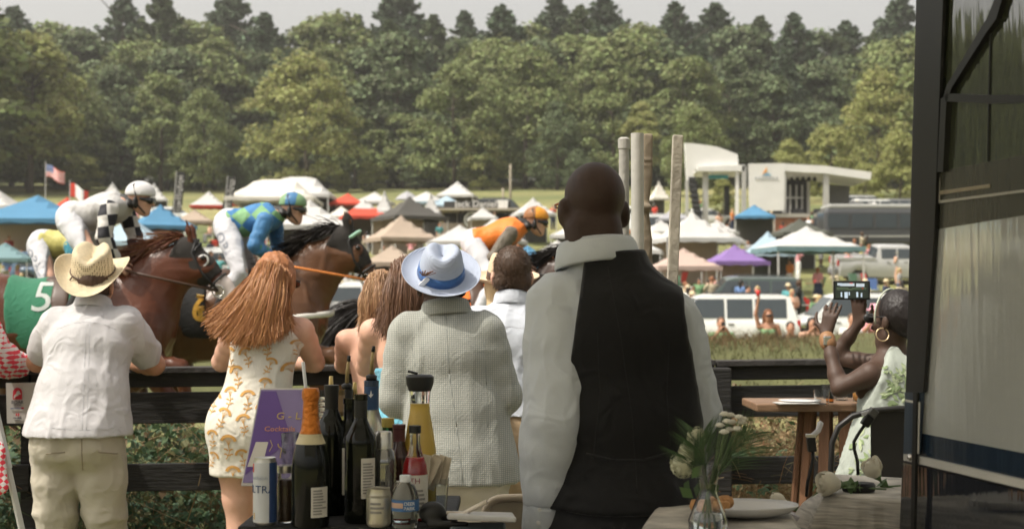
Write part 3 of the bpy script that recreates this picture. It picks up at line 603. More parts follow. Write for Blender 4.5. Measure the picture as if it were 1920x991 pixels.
CARS = [('truck', 1668, 73, 0, PS, 'silver pickup truck right of the white and teal tent'), ('suv', 1340, 43.5, pi, PW, 'big white car behind the cheering woman with the red cup'), ('suv', 1590, 45, pi, PW, 'white car behind the woman\'s raised phone'),
    ('suv', 1388, 57, pi, PG, 'dark green car with a roof rack behind the big white car'), ('sedan', 1265, 46, 0, PS, 'silver car nose beside the slanted white pole'), ('sedan', 628, 38, 0, PS, 'silver car seen under the dark horse\'s head'),
    ('suv', 560, 66, 0, PC, 'cream car behind the dark horse\'s mane'), ('truck', 690, 52, pi, PW, 'white truck seen past the horse\'s muzzle'), ('sedan', 60, 52, 0, PW, 'white car behind the yellow jockey\'s seat'), ('sedan', -30, 58, 0, PW, 'white car cut by the left edge'),
    ('suv', 1650, 116, 0, PW, 'small far white car right of the stage'), ('suv', 1705, 117, 0, PGY, 'small far grey car right of the stage'), ('suv', 480, 47, pi, PS, 'silver car behind the blue jockey\'s boots'), ('suv', 880, 58, 0, PW, 'white car below the orange jockey'),
    ('sedan', 820, 48, pi, PB, 'blue car hidden behind the blue hat'), ('suv', 1240, 96, 0, PW, 'far white car seen between the white poles'), ('sedan', 1330, 108, 0, PW, 'white car in front of the stage steps'), ('suv', 300, 60, 0, PGY, 'grey car behind the first horse\'s mane'),
    ('sedan', 1620, 52, pi, PS, 'silver car behind the guests with the pink hat'), ('suv', 120, 72, 0, PB, 'dark blue car under the blue tent'), ('suv', 1045, 60, 0, PGY, 'grey car behind the last horse'), ('suv', 1600, 112, 0, PGY, 'far grey car beside the stage skirt'), ('suv', 1675, 105, 0, PW, 'far white car above the coach'), ('sedan', 1560, 98, 0, PD, 'dark car at the foot of the stage'), ('suv', 1625, 124, 0, PS, 'far silver car above the coach roof'), ('suv', 410, 73, 0, PW, 'white car behind the chestnut ear'),
    ('sedan', 730, 96, 0, PW, 'far white car behind the tan tents'), ('suv', 945, 118, 0, PD, 'dark car beside the sponsor bar'), ('sedan', 320, 117, 0, PW, 'far white car near the left feather banner'), ('suv', 1150, 120, 0, PW, 'far white car beside the first white pole')]
for a in CARS: put_car(*a)
# dark coach trailer right of the stage
def coach():
    d = 84; g = gp(1640, d); r = thing('coach', 'long dark grey coach below the right end of the stage', 'coach', g); s = .95
    b = lambda c, sz, nm, m, bv=.0: MB().box(g + Vector(c), sz).build(nm, m, r, bevel=bv)
    gr = M('coach_paint', (.06, .062, .065), .3, .05, coat=.5)
    b((.5, 0, 1.9), (7.4, 2.4, 2.2), 'body', gr, .25); b((.5, 0, 3.1), (6.9, 2.1, .3), 'roof', M('coach_roof', (.33, .33, .31), .5, .05), .12)
    for i in range(5): b((-2.4 + i * 1.4, -1.21, 2.25), (1.2, .05, .8), 'window', glass)
    b((.5, -1.22, 1.35), (7.2, .04, .12), 'stripe', M('coach_stripe', (.3, .3, .28), .5))
    for x in (-2.2, 2.6): MB().lathe([(.3, -.15), (.5, -.12), (.5, .12), (.3, .15)], g + Vector((x, -1.1, .5)), 18, R=Matrix.Rotation(pi / 2, 3, 'X')).build('wheel', tyre, r)
coach()

# ------------------------------------------------------------------ stage
def stage():
    d = 104.0; g = gp(1455, d); r = thing('concert_stage', 'mobile concert stage with a white banner and a curved white side panel', 'stage', (g.x, d, g.z)); q = lambda px, py, dy=0: P(px, py, d) + Vector((0, dy, 0))
    wm = M('stage_white', (.72, .71, .68), .6, .05, 1, bump=.2, bscale=6); al = M('stage_truss', (.50, .49, .46), .5, .08, metal=.3); dk = M('stage_black', (.035, .035, .035), .8, .1); gm = M('stage_mesh', (.17, .17, .165), .9, .1)
    MB().prism([q(1284, 268), q(1300, 268.5), q(1345, 275), q(1383, 289), q(1385, 312), q(1313, 314), q(1300, 318), q(1301, 338), q(1288, 338)], (0, .5, 0)).build('side_panel', wm, r)
    MB().prism([q(1306, 314, -.6), q(1394, 310, -.6), q(1394, 322, -.6), q(1306, 322, -.6)], (0, 5, 0)).build('roof_beam', wm, r)
    MB().prism([q(1466, 309, -1), q(1540, 313, -1), q(1628, 325, -1), q(1626, 339, -1), q(1540, 327, -1), q(1466, 323, -1)], (0, 6, 0)).build('stage_roof', wm, r)
    for a, b_, y0, y1, m_, dy in ((1319, 1329, 322, 430, al, .2), (1378, 1384, 322, 430, wm, -.4), (1389, 1397, 312, 432, al, -.6), (1466, 1472, 322, 405, al, -.5), (1540, 1550, 326, 402, al, -.8), (1530, 1535, 326, 402, al, 3), (1286, 1291, 338, 425, al, 0)):
        MB().prism([q(a, y0, dy), q(b_, y0, dy), q(b_, y1, dy), q(a, y1, dy)], (0, .3, 0)).build('post', m_, r)
    o = MB().prism([q(1398, 310, -1.3), q(1465, 309, -1.3), q(1464, 397, -1.3), q(1399, 397, -1.3)], (0, .06, 0)).build('banner', wm, r)
    c = q(1431, 327, -1.34); bl = M('emblem_blue', (.18, .36, .5), .7); og = M('emblem_orange', (.75, .35, .1), .7)
    MB().prism([c + Vector((-.32, 0, -.12)), c + Vector((.02, 0, .42)), c + Vector((.05, 0, .05))], (0, .03, 0)).build('emblem', og, o); MB().prism([c + Vector((-.3, 0, -.2)), c + Vector((.05, 0, .05)), c + Vector((.38, 0, -.2))], (0, .03, 0)).build('emblem', bl, o)
    for i in range(7): MB().box(c + Vector((-.75 + i * .25, 0, -.38)), (.15, .03, .18)).build('lettering', M('emblem_grey', (.45, .46, .46), .7), o)
    mb = MB().prism([q(1566, 336, 4), q(1618, 340, 4), q(1616, 385, 4), q(1568, 388, 4)], (0, .05, 0)); mb.build('back_mesh', gm, r)
    MB().prism([q(1472, 326, 4.2), q(1540, 328, 4.2), q(1540, 402, 4.2), q(1472, 402, 4.2)], (0, .05, 0)).build('back_drop', dk, r)
    for x in (1486, 1497, 1509, 1520): MB().prism([q(x - 1.3, 340, 3), q(x + 1.3, 340, 3), q(x + 1.3, 400, 3), q(x - 1.3, 400, 3)], (0, .1, 0)).build('door_frame', al, r)
    for y in (365, 397): MB().prism([q(1484, y - 1.5, 2.9), q(1522, y - 1.5, 2.9), q(1522, y + 1.5, 2.9), q(1484, y + 1.5, 2.9)], (0, .1, 0)).build('door_frame', al, r)
    MB().prism([q(1390, 402, -1.2), q(1560, 402, -1.2), q(1560, 409, -1.2), q(1390, 409, -1.2)], (0, 6, 0)).build('deck', M('stage_deck', (.36, .34, .3), .8), r)
    MB().prism([q(1392, 409, -1.0), q(1558, 409, -1.0), q(1558, 436, -1.0), q(1392, 436, -1.0)], (0, 5.6, 0)).build('skirt', M('stage_skirt', (.28, .12, .07), .9, .3, 2), r)
    for i in range(9): MB().box(q(1298 + i * 1.6, 336 + i * 10, .2), (.55, .5, .34), Matrix.Rotation(-.05 * i, 3, 'X')).build('line_array_speaker', dk, r, bevel=.03)
    for i in range(8): MB().lathe([(.04, .16), (.12, .1), (.14, -.14), (0, -.15)], q(1332 + i * 5.2, 328, 1.5), 10).build('stage_light', M('stage_light_blue', (.08, .42, .55), .4), r)
    for i in range(6): MB().lathe([(.04, .2), (.15, .1), (.17, -.14), (0, -.15)], q(1478 + i * 11, 334, 1), 10).build('stage_light', dk, r)
    MB().prism([q(1365, 345, 1.5), q(1374, 345, 1.5), q(1374, 400, 1.5), q(1365, 400, 1.5)], (0, .6, 0)).build('speaker_stack', dk, r)
    for i in range(4): MB().box(q(1408 + i * 42, 398, -.6), (.9, .5, .45)).build('monitor_speaker', dk, r, bevel=.05)
stage()

# ------------------------------------------------------------------ sponsor bar container
def sponsor():
    d = 103.0; g = gp(900, d); r = thing('sponsor_bar', 'dark container bar with a white name on its roof sign', 'bar kiosk', g); q = lambda px, py, dy=0: P(px, py, d) + Vector((0, dy, 0))
    dk = M('bar_black', (.045, .044, .042), .7, .1); wd = M('bar_counter', (.42, .37, .3), .7); wh = M('sign_white', (.75, .74, .7), .6)
    MB().prism([q(832, 377), q(958, 377), q(958, 391), q(832, 391)], (0, .3, 0)).build('roof_sign', dk, r)
    MB().prism([q(822, 391, -.8), q(975, 391, -.8), q(975, 395, -.8), q(822, 395, -.8)], (0, 3.2, 0)).build('counter_roof', wd, r)
    for a in (826, 862, 872, 902, 926, 950, 970): MB().prism([q(a, 395), q(a + 2.5, 395), q(a + 2.5, 436), q(a, 436)], (0, .15, 0)).build('post', dk, r)
    MB().prism([q(828, 396, 2.2), q(972, 396, 2.2), q(972, 436, 2.2), q(828, 436, 2.2)], (0, .1, 0)).build('back_sheet', dk, r)
    MB().prism([q(828, 418, -.2), q(972, 418, -.2), q(972, 437, -.2), q(828, 437, -.2)], (0, .5, 0)).build('counter', M('bar_front', (.30, .25, .2), .8, .2), r)
    dsk = MB().lathe([(0, .06), (.62, .06), (.66, 0)], q(886, 413, -.4), 28, R=Matrix.Rotation(pi / 2, 3, 'X')).build('round_emblem', M('emblem_olive', (.14, .14, .11), .7), r)
    MB().lathe([(.5, 0), (.54, .03), (.58, 0)], q(886, 413, -.47), 28, R=Matrix.Rotation(pi / 2, 3, 'X'), cap=False).build('ring', wh, dsk)
    MB().prism([q(886 + a, 413 + b, -.49) for a, b in ((-8, -6), (-4, -3), (0, -6), (4, -3), (8, -6), (6, 3), (0, 8), (-6, 3))], (0, .03, 0)).build('device', wh, dsk)
    text_on('lettering', "Jack Daniel's", .68, q(897, 382.5, -.03), wh, r, wide=1.0)
    MB().prism([q(933, 375, -.2), q(953, 375, -.2), q(951, 393, -.2), q(934, 393, -.2)], (0, .6, 0)).build('white_board', wh, r)
sponsor()
# light pole, banners, flags
def pole(px, py0, d, h0, lab, r=.09, mat=None):
    g = gp(px, d); tz = P(px, py0, d).z; o = MB().tube([(g.x, d, g.z - .5), (g.x, d, tz)], [r, r * .7]).build('wooden_pole', mat or M('weathered_pole', (.30, .26, .2), .9, .2, 4), smooth=True); tag(o, lab, 'pole')
pole(957, 308, 122, 0, 'tall weathered pole rising from behind the sponsor bar', .12); pole(943, 352, 128, 0, 'short wooden post beside the tall weathered pole', .12)
def feather(px, y0, y1, d, lab, lean):
    a = P(px + lean, y0, d); b = P(px, y1, d); r = thing('feather_banner', lab, 'banner', gp(px, d), group='black feather banners'); u = (a - b).normalized(); s = Vector((0, 0, 1)).cross(Vector((0, 1, 0))); s = Vector((1, 0, 0))
    w = 18 / FPX * d; dkm = M('banner_black', (.03, .03, .028), .8, .1)
    MB().prism([b - s * w * .5, b + s * w * .5, b.lerp(a, .9) + s * w * .6, a + s * w * .45, a - s * w * .3], (0, .03, 0)).build('cloth', dkm, r)
    wt = M('banner_letter', (.72, .70, .66), .8); L = (a - b).length; mb = MB()
    rr = random.Random(int(px))
    for i in range(13):
        c = b.lerp(a, .06 + i * .068) + Vector((.12, -.03, 0)); h = L * .045
        mb.box(c, (w * .42, .02, h * .38)); 
        if i % 3: mb.box(c + Vector((w * rr.choice((-.26, .0, .26)), 0, h * .35)), (w * .14, .02, h * .6))
    mb.build('lettering', wt, r); MB().tube([b - s * w * .55 + Vector((0, 0, -3)), a - s * w * .35], .025).build('pole', postm, r)
feather(331, 321, 398, 96, 'left of the two black feather banners with white lettering', 6); feather(425, 330, 392, 97, 'right of the two black feather banners with white lettering', 8)
def flag(px, py, w, h, d, lab, kind):
    p = P(px, py, d); L = w / FPX * d; Hh = h / FPX * d; r = thing('flag', lab, 'flag', gp(px - w / 2, d)); n = 14; m = 13
    V = []; F = []; mi = []
    for i in range(n + 1):
        for j in range(m + 1): u = i / n; t = j / m; V.append(p + Vector(((u - .5) * L, .16 * math.sin(u * 7) * u, (.5 - t) * Hh * .75 - u * Hh * .42 + .1 * math.sin(u * 6))))
    for i in range(n):
        for j in range(m):
            F.append((i * (m + 1) + j, (i + 1) * (m + 1) + j, (i + 1) * (m + 1) + j + 1, i * (m + 1) + j + 1))
            mi.append(2 if (kind == 'us' and i < n * .42 and j < 7) else ((j % 2) if kind == 'us' else (0 if (i < 4 or i > 10) else 1)))
    me = bpy.data.meshes.new('cloth'); me.from_pydata([tuple(v) for v in V], [], F); me.polygons.foreach_set('material_index', mi)
    o = link('cloth', me, [M('flag_red', (.72, .08, .05), .8), M('flag_white', (.8, .78, .76), .8), M('flag_blue', (.12, .18, .38), .8)], r); o.modifiers.new('thickness', 'SOLIDIFY').thickness = .01
    if kind == 'us':
        mb = MB()
        for i in range(4):
            for j in range(3): mb.box(p + Vector(((-.46 + i * .105) * L, -.03, (.42 - j * .15) * Hh * .75 - (.04 + i * .1) * Hh * .42 + .05)), (L * .035, .012, L * .035))
        mb.build('stars', M('flag_white'), o)
    g = gp(px - w / 2, d); MB().tube([(p.x - L / 2, d, g.z - .3), (p.x - L / 2, d, p.z + Hh * .55)], .03).build('pole', postm, r)
flag(103, 320, 35, 30, 100, 'striped flag with a blue corner flying at the left', 'us'); flag(148, 356, 34, 34, 92, 'red and white flag above the white jockey\'s back', 'x')
# ------------------------------------------------------------------ people
V3 = Vector
def skin(name, c): 
    m = M('skin_' + name, c, .55, .06, 14, bump=.08, bscale=120, spec=.35); b = m.node_tree.nodes['Principled BSDF']
    b.inputs['Subsurface Weight'].default_value = .08; b.inputs['Subsurface Radius'].default_value = (.02, .008, .004); return m
SK = dict(fair=skin('fair', (.56, .33, .24)), tan=skin('tan', (.42, .22, .14)), dark=skin('dark', (.040, .022, .016)), brown=skin('brown', (.062, .036, .025)))
def fabric(name, c, rough=.85, bs=350, bump=.12, **k):
    if 'cloth_' + name in _m: return _m['cloth_' + name]
    m = M('cloth_' + name, c, rough, k.pop('var', .05), k.pop('scale', 9), bump=bump, bscale=bs, sheen=.1, spec=.25, **k); n, l = tree_mats(m)
    bp = next(x for x in n if x.type == 'BUMP'); tc = n.new('ShaderNodeTexCoord'); ns = n.new('ShaderNodeTexNoise'); ns.inputs['Scale'].default_value = 11; ns.inputs['Detail'].default_value = 3; ns.inputs['Distortion'].default_value = 1.6; ns.noise_type = 'RIDGED_MULTIFRACTAL'
    b2 = n.new('ShaderNodeBump'); b2.inputs['Strength'].default_value = .5; b2.inputs['Distance'].default_value = .013; l.new(tc.outputs['Object'], ns.inputs[0]); l.new(ns.outputs[0], b2.inputs['Height']); l.new(b2.outputs[0], bp.inputs['Normal']); return m
def hairm(name, c): return M('hair_' + name, c, .5, .22, 1, sc3=(90, 90, 3), bump=.2, bscale=1.6, spec=.4, island=.13)
def frame(up, right):
    up = V3(up).normalized(); right = (V3(right) - up * V3(right).dot(up)).normalized(); fwd = up.cross(right); return Matrix((right, fwd, up)).transposed()
def lerp(a, b, t): return V3(a) + (V3(b) - V3(a)) * t
def lim(a, b, c, t):
    """point at share t of the way a-b-c"""
    return lerp(a, b, t * 2) if t < .5 else lerp(b, c, t * 2 - 1)
def headprims(s, c, R, k=1.0):
    """c = middle of the skull, R columns right, forward, up"""
    q = lambda x, y, z: V3(c) + R @ V3((x * k, y * k, z * k)); L = [list(r) for r in R]; RM = np.array(L)
    s.ell(q(0, -.012, .035), (.076 * k, .096 * k, .088 * k), .02, RM); s.ell(q(0, .022, -.035), (.062 * k, .070 * k, .088 * k), .03, RM)   # skull, face
    s.ell(q(0, .055, -.098), (.030 * k, .028 * k, .024 * k), .03, RM); s.cap(q(-.045, .0, -.075), q(0, .055, -.1), .02 * k, .018 * k, .03); s.cap(q(.045, .0, -.075), q(0, .055, -.1), .02 * k, .018 * k, .03)
    s.cap(q(0, .088, .008), q(0, .112, -.032), .008 * k, .013 * k, .012); s.cap(q(-.035, .078, .018), q(.035, .078, .018), .011 * k, None, .014)       # nose, brow
    s.cap(q(-.018, .083, -.062), q(.018, .083, -.062), .009 * k, None, .008); s.cap(q(-.014, .081, -.074), q(.014, .081, -.074), .008 * k, None, .008)  # lips
    for sg in (-1, 1):
        s.ell(q(sg * .046, .055, -.02), (.02 * k, .022 * k, .02 * k), .02, RM)
        s.ell(q(sg * .085, -.014, -.010), (.011 * k, .019 * k, .031 * k), .008, RM); s.ell(q(sg * .080, -.006, -.034), (.010 * k, .012 * k, .014 * k), .008, RM)
def hand_prims(s, wr, d, palm_n, k=1.0, curl=(.5, .5, .5, .5), spread=.12, thumb=.6, side=1):
    """hand from the wrist along d; palm_n = normal out of the palm; fingers curl towards it; side=+1 puts the thumb along d x palm_n"""
    d = V3(d).normalized(); n = (V3(palm_n) - d * V3(palm_n).dot(d)).normalized(); r = d.cross(n) * side
    q = lambda a, b, c: V3(wr) + (d * a + r * b + n * c) * k
    for b in (-.024, -.008, .009, .025): s.cap(q(.0, b * .6, 0), q(.085, b, 0), .014 * k, .0115 * k, .012)
    Ls = (.062, .075, .080, .072)
    for i, b in enumerate((-.029, -.0095, .0105, .030)):
        L = Ls[i] * k; a = (b / .03) * spread; p = q(.088, b, 0); ang = 0.0; rr = [.0088, .0082, .0076, .0066]; dirv = (d + r * a).normalized()
        for j, fr in enumerate((.46, .31, .23)):
            ang += curl[i] * (1.0 if j else .8); dv = dirv * math.cos(ang) + n * math.sin(ang); e = p + dv * L * fr; s.cap(p, e, rr[j] * k, rr[j + 1] * k, .004); p = e
    p = q(.022, .026, .006); e1 = p + (d * .55 + r * .8 + n * .35 * thumb).normalized() * .036 * k; e2 = e1 + (d * .8 + r * .35 + n * .6 * thumb).normalized() * .030 * k; e3 = e2 + (d * .85 + r * .05 + n * .8 * thumb).normalized() * .024 * k
    s.cap(p, e1, .014 * k, .011 * k, .01); s.cap(e1, e2, .0105 * k, .009 * k, .004); s.cap(e2, e3, .009 * k, .0075 * k, .004)
def simple_hand(s, el, wr, k=1.0, d=None):
    d = (V3(wr) - V3(el)).normalized() if d is None else V3(d).normalized(); s.cap(wr, V3(wr) + d * .07 * k, .028 * k, .034 * k, .02, sc=(1, 1, 1)); s.cap(V3(wr) + d * .07 * k, V3(wr) + d * .15 * k, .03 * k, .016 * k, .02)
def stand(x=0, y=0, z=0, h=1.75, yaw=0.0, arms='down', lean=0.0, sit=False, wid=1.0):
    """joints of a figure facing +Y (before yaw)"""
    k = h / 1.75; J = dict(pel=(0, 0, .96), neck=(0, .0, 1.47), head=(0, .025, 1.635), hipL=(-.095, 0, .92), hipR=(.095, 0, .92), knL=(-.11, .015, .50), knR=(.11, .015, .50), anL=(-.12, -.02, .09), anR=(.12, -.02, .09),
        shL=(-.185 * wid, 0, 1.415), shR=(.185 * wid, 0, 1.415), elL=(-.24, -.02, 1.13), elR=(.24, -.02, 1.13), wrL=(-.25, .08, .89), wrR=(.25, .08, .89))
    if arms == 'phone': J.update(elL=(-.25, .17, 1.25), elR=(.25, .17, 1.25), wrL=(-.09, .30, 1.48), wrR=(.09, .30, 1.48))
    if arms == 'up': J.update(elR=(.26, .05, 1.66), wrR=(.22, .10, 1.92), elL=(-.27, .02, 1.16), wrL=(-.16, .2, 1.05))
    if arms == 'fold': J.update(elL=(-.24, .05, 1.15), elR=(.24, .05, 1.15), wrL=(-.02, .24, 1.17), wrR=(.05, .24, 1.13))
    if sit: J.update(knL=(-.12, .42, .94), knR=(.12, .42, .94), anL=(-.12, .42, .5), anR=(.12, .42, .5), wrL=(-.15, .3, 1.05), wrR=(.15, .3, 1.05))
    J = {a: V3(b) for a, b in J.items()}
    if sit:
        for a in J: J[a].z -= .45
    if lean:
        Rm = Matrix.Rotation(-lean, 3, 'X'); p = J['pel'].copy()
        for a in ('neck', 'head', 'shL', 'shR', 'elL', 'elR', 'wrL', 'wrR'): J[a] = p + Rm @ (J[a] - p)
    Rz = Matrix.Rotation(yaw, 3, 'Z')
    for a in J: J[a] = Rz @ (J[a] * k) + V3((x, y, z))
    J['k'] = k; J['R'] = Rz; return J
def torso_frame(J): return frame(J['neck'] - J['pel'], J['shR'] - J['shL'])
def torso(s, J, g=1.0, o=0.0, fem=False, dz=1.0, b=.03):
    k = J['k']; R = torso_frame(J); RM = np.array([list(r) for r in R]); p, n = J['pel'], J['neck']
    s.ell(lerp(p, n, .70), ((.158 if not fem else .135) * g * k, .108 * g * k * dz, .165 * k), b * 1.5, RM); s.ell(lerp(p, n, .38), ((.138 if not fem else .112) * g * k, .098 * g * k * dz, .15 * k), b * 1.5, RM)
    s.ell(lerp(p, n, -.02) + R @ V3((0, -.012 * k, 0)), ((.158 if not fem else .168) * g * k, .118 * g * k * dz, .13 * k), b * 1.5, RM)
    s.cap(J['shL'], J['shR'], .052 * k, None, b * 1.3); s.cap(J['shL'] + R @ V3((.05 * k, 0, .01 * k)), n + R @ V3((0, 0, .02 * k)), .040 * k, .047 * k, b); s.cap(J['shR'] + R @ V3((-.05 * k, 0, .01 * k)), n + R @ V3((0, 0, .02 * k)), .040 * k, .047 * k, b)
    if fem:
        for sg in (-1, 1): s.ell(lerp(p, n, .66) + R @ V3((sg * .065 * k, .085 * k, 0)), (.052 * k, .05 * k, .052 * k), .03, RM)
    return R
def arm(s, J, side, r=1.0, t=1.0, extra=0.0, hand=True, b=.025):
    k = J['k']; a, e, w = J['sh' + side], J['el' + side], J['wr' + side]; rr = [.055, .050, .044, .041, .041, .034, .027]
    pts = [lim(a, e, w, q) for q in (0, .17, .34, .5, .62, .8, 1)]
    n = max(2, int(round(t * 6)) + 1); rs = [(x * r + extra) * k for x in rr[:n]]
    s.chain(pts[:n], rs, b * .8)
    if hand and t >= 1: simple_hand(s, e, w, k * .95, J.get('hd' + side))
def leg(s, J, side, r=1.0, t=1.0, extra=0.0, foot=True):
    k = J['k']; a, e, w = J['hip' + side], J['kn' + side], J['an' + side]; rr = [.088, .082, .070, .058, .056, .050, .038]
    pts = [lim(a, e, w, q) for q in (0, .17, .34, .5, .64, .8, 1)]; pts[4] = pts[4] + J['R'] @ V3((0, -.012, 0)); n = max(2, int(round(t * 6)) + 1)
    s.chain(pts[:n], [(x * r + extra) * k for x in rr[:n]], .02)
    if foot and t >= 1: f = J['R'] @ V3((0, 1, 0)); s.cap(w + V3((0, 0, -.045 * k)), w + f * .16 * k + V3((0, 0, -.06 * k)), .036 * k, .026 * k, .02)
def body_sdf(J, g=1.0, fem=False, handsf=True, arm_r=1.0, leg_r=1.0, head=True):
    s = SDF(); k = J['k']; torso(s, J, g * .93, fem=fem); n = J['neck']; s.cap(n - V3((0, 0, .02)), lerp(n, J['head'], .65), .058 * k * (.85 if fem else 1), .052 * k * (.85 if fem else 1), .03)
    for sd in 'LR': arm(s, J, sd, arm_r * (.86 if fem else 1), hand=handsf); leg(s, J, sd, leg_r)
    if head: headprims(s, J['head'], J.get('HR') or J['R'], k * (.95 if fem else 1))
    return s
def folds(amp, scale=(9, 9, 5), seed=0.0, fine=.35):
    sc = np.array(scale, float) * np.array([1.35, 1.35, .7])
    def f(v):
        w = v + .05 * np.stack([vnoise(v, 5, seed + 3), vnoise(v, 5, seed + 7), vnoise(v, 5, seed + 11)], 1)
        a = vnoise(w * sc * 1.25, 1, seed); b = vnoise(w * sc * 2.6, 1, seed + 5); c = vnoise(w * sc * np.array([2.2, 2.2, 4.5]), 1, seed + 9)
        rd = lambda q: 1 - np.minimum(1, np.abs(q) * 2.6); return amp * .75 * (1.3 * rd(a) - .5 + b * fine * .6 + .4 * rd(c))
    return f
# --- distant crowd: low-detail prototypes, copied with other clothes
def crowd_proto(name, arms, sit=False, fem=False, dress=False, h=1.72, hat=False, vox=.026, yaw=0.0):
    J = stand(h=h, arms=arms, sit=sit, yaw=yaw); root = thing('person', None, 'person'); root.name = 'person'
    link('body', body_sdf(J, fem=fem).mesh('body', vox), SK['fair'], root)
    s = SDF(); torso(s, J, 1.05, fem=fem)
    for sd in 'LR': arm(s, J, sd, 1.15, .35, .008)
    s.cut(J['pel'] + V3((0, 0, -.02)), J['pel'] - J['neck']); s.cut(J['neck'] + V3((0, 0, .02)), (0, 0, 1)); link('shirt', s.mesh('shirt', vox, .012), fabric('crowd', (.6, .6, .6)), root)
    s = SDF(); R = torso_frame(J); s.ell(J['pel'] - R @ V3((0, 0, .03)), (.17, .125, .12), .04)
    if dress: s.cap(J['pel'], (J['knL'] + J['knR']) / 2 + V3((0, 0, .05)), .16, .24, .05, sc=(1, .75, 1)); nm = 'skirt'
    else:
        nm = 'trousers'
        for sd in 'LR': leg(s, J, sd, 1.1, 1.0 if not fem else .5, .008, foot=False)
    s.cut(J['pel'] + R @ V3((0, 0, .07)), R @ V3((0, 0, 1))); link(nm, s.mesh(nm, vox, .008), fabric('crowd2', (.3, .3, .3)), root)
    s = SDF(); hc = J['head']; s.ell(hc + V3((0, -.025, .045)), (.086, .098, .09), .02)
    if fem: s.cap(hc + V3((0, -.06, 0)), J['neck'] + V3((0, -.07, -.10)), .075, .05, .03)
    s.cut(hc + J['R'] @ V3((0, .03, 0)), J['R'] @ V3((0, .8, -.6))); link('hair', s.mesh('hair', vox * .8), hairm('brown', (.10, .055, .03)), root)
    if hat: MB().lathe([(0, .105), (.07, .10), (.085, .05), (.09, .0), (.17, -.012), (.175, -.004), (.09, .012)], hc + V3((0, -.01, .06)), 16).build('hat', fabric('straw', (.62, .52, .34)), root, True)
    if arms == 'phone': MB().box(J['wrL'].lerp(J['wrR'], .5) + V3((0, .03, .10)), (.15, .01, .075)).build('phone', trim, root, bevel=.004)
    for sd in 'LR':
        if not sit or True: f = J['R'] @ V3((0, 1, 0)); w = J['an' + sd]; MB().tube([w + V3((0, 0, -.04)) - f * .06, w + f * .08 + V3((0, 0, -.05)), w + f * .19 + V3((0, 0, -.062))], [.045, .045, .03], 8).build('shoe', trim, root, True)
    return root
CPR = [crowd_proto('a', 'down'), crowd_proto('b', 'down', fem=True, dress=True, h=1.64), crowd_proto('c', 'phone'), crowd_proto('d', 'fold', fem=True), crowd_proto('e', 'down', sit=True), crowd_proto('f', 'fold', hat=True), crowd_proto('g', 'up', fem=True), crowd_proto('h', 'down', fem=True, hat=True, dress=True, h=1.66)]
CCOL = {n: fabric('c_' + n, c) for n, c in dict(white=(.75, .74, .72), red=(.55, .06, .04), blue=(.12, .2, .38), navy=(.04, .05, .09), black=(.03, .03, .03), pink=(.65, .3, .32), green=(.16, .28, .14), khaki=(.42, .36, .25), orange=(.7, .25, .08), grey=(.3, .3, .3), yellow=(.65, .55, .18), teal=(.1, .32, .34), peach=(.68, .42, .3)).items()}
HCOL = [hairm('brown', (.10, .055, .03)), hairm('black', (.02, .018, .016)), hairm('blonde', (.45, .33, .17)), hairm('auburn', (.25, .10, .045))]
cused2 = set()
def crowd(px, d, col, col2, pi_, yaw, lab, group='guests standing among the tents', h=1.0, skn=None, dz=0):
    pr_ = CPR[pi_]; r = pr_ if pi_ not in cused2 else copy_tree(pr_); cused2.add(pi_); r.location = gp(px, d) + V3((0, 0, dz)); r.rotation_euler = (0, 0, yaw); r.scale = (h, h, h); r.name = 'person'; tag(r, lab, 'person', group)
    hc = random.choice(HCOL)
    for ch in r.children:
        b = ch.name.split('.')[0]
        if b == 'shirt': remat(ch, CCOL[col])
        elif b in ('trousers', 'skirt'): remat(ch, CCOL[col2])
        elif b == 'body': remat(ch, SK[skn or random.choice(['fair', 'fair', 'tan', 'tan', 'brown'])])
        elif b == 'hair': remat(ch, hc)
    return r
# folding chairs and coolers used by the crowd
def camp_chair():
    r = thing('camp_chair', None, 'chair'); f = fabric('chair', (.5, .05, .04)); mt = M('chair_tube', (.2, .2, .2), .4, .05, metal=.6)
    MB().add([(-.26, -.22, .42), (.26, -.22, .42), (.24, .2, .38), (-.24, .2, .38)], [(0, 1, 2, 3)]).build('seat', f, r).modifiers.new('t', 'SOLIDIFY').thickness = .01
    MB().add([(-.26, -.22, .42), (.26, -.22, .42), (.28, -.36, .92), (-.28, -.36, .92)], [(0, 1, 2, 3)]).build('backrest', f, r).modifiers.new('t', 'SOLIDIFY').thickness = .01
    for a, b in (((-.28, -.28, 0), (-.26, .22, .6)), ((.28, -.28, 0), (.26, .22, .6)), ((-.28, .25, 0), (-.28, -.36, .92)), ((.28, .25, 0), (.28, -.36, .92))): MB().tube([a, b], .012, 6).build('leg', mt, r)
    return r
def cooler():
    r = thing('cool_box', None, 'cool box'); MB().box((0, 0, .19), (.62, .38, .38)).build('box', M('cooler_body', (.6, .6, .58), .5), r, bevel=.03); MB().box((0, 0, .41), (.64, .4, .06)).build('lid', M('cooler_lid', (.5, .5, .5), .5), r, bevel=.02); return r
def ftable():
    r = thing('folding_table', None, 'table'); MB().box((0, 0, .73), (1.8, .75, .04)).build('table_top', M('table_plastic', (.65, .64, .6), .6), r, bevel=.01)
    for x in (-.75, .75):
        for y in (-.3, .3): MB().box((x, y, .35), (.03, .03, .72)).build('leg', trim, r)
    return r
ITP = [camp_chair(), cooler(), ftable()]; iu = set()
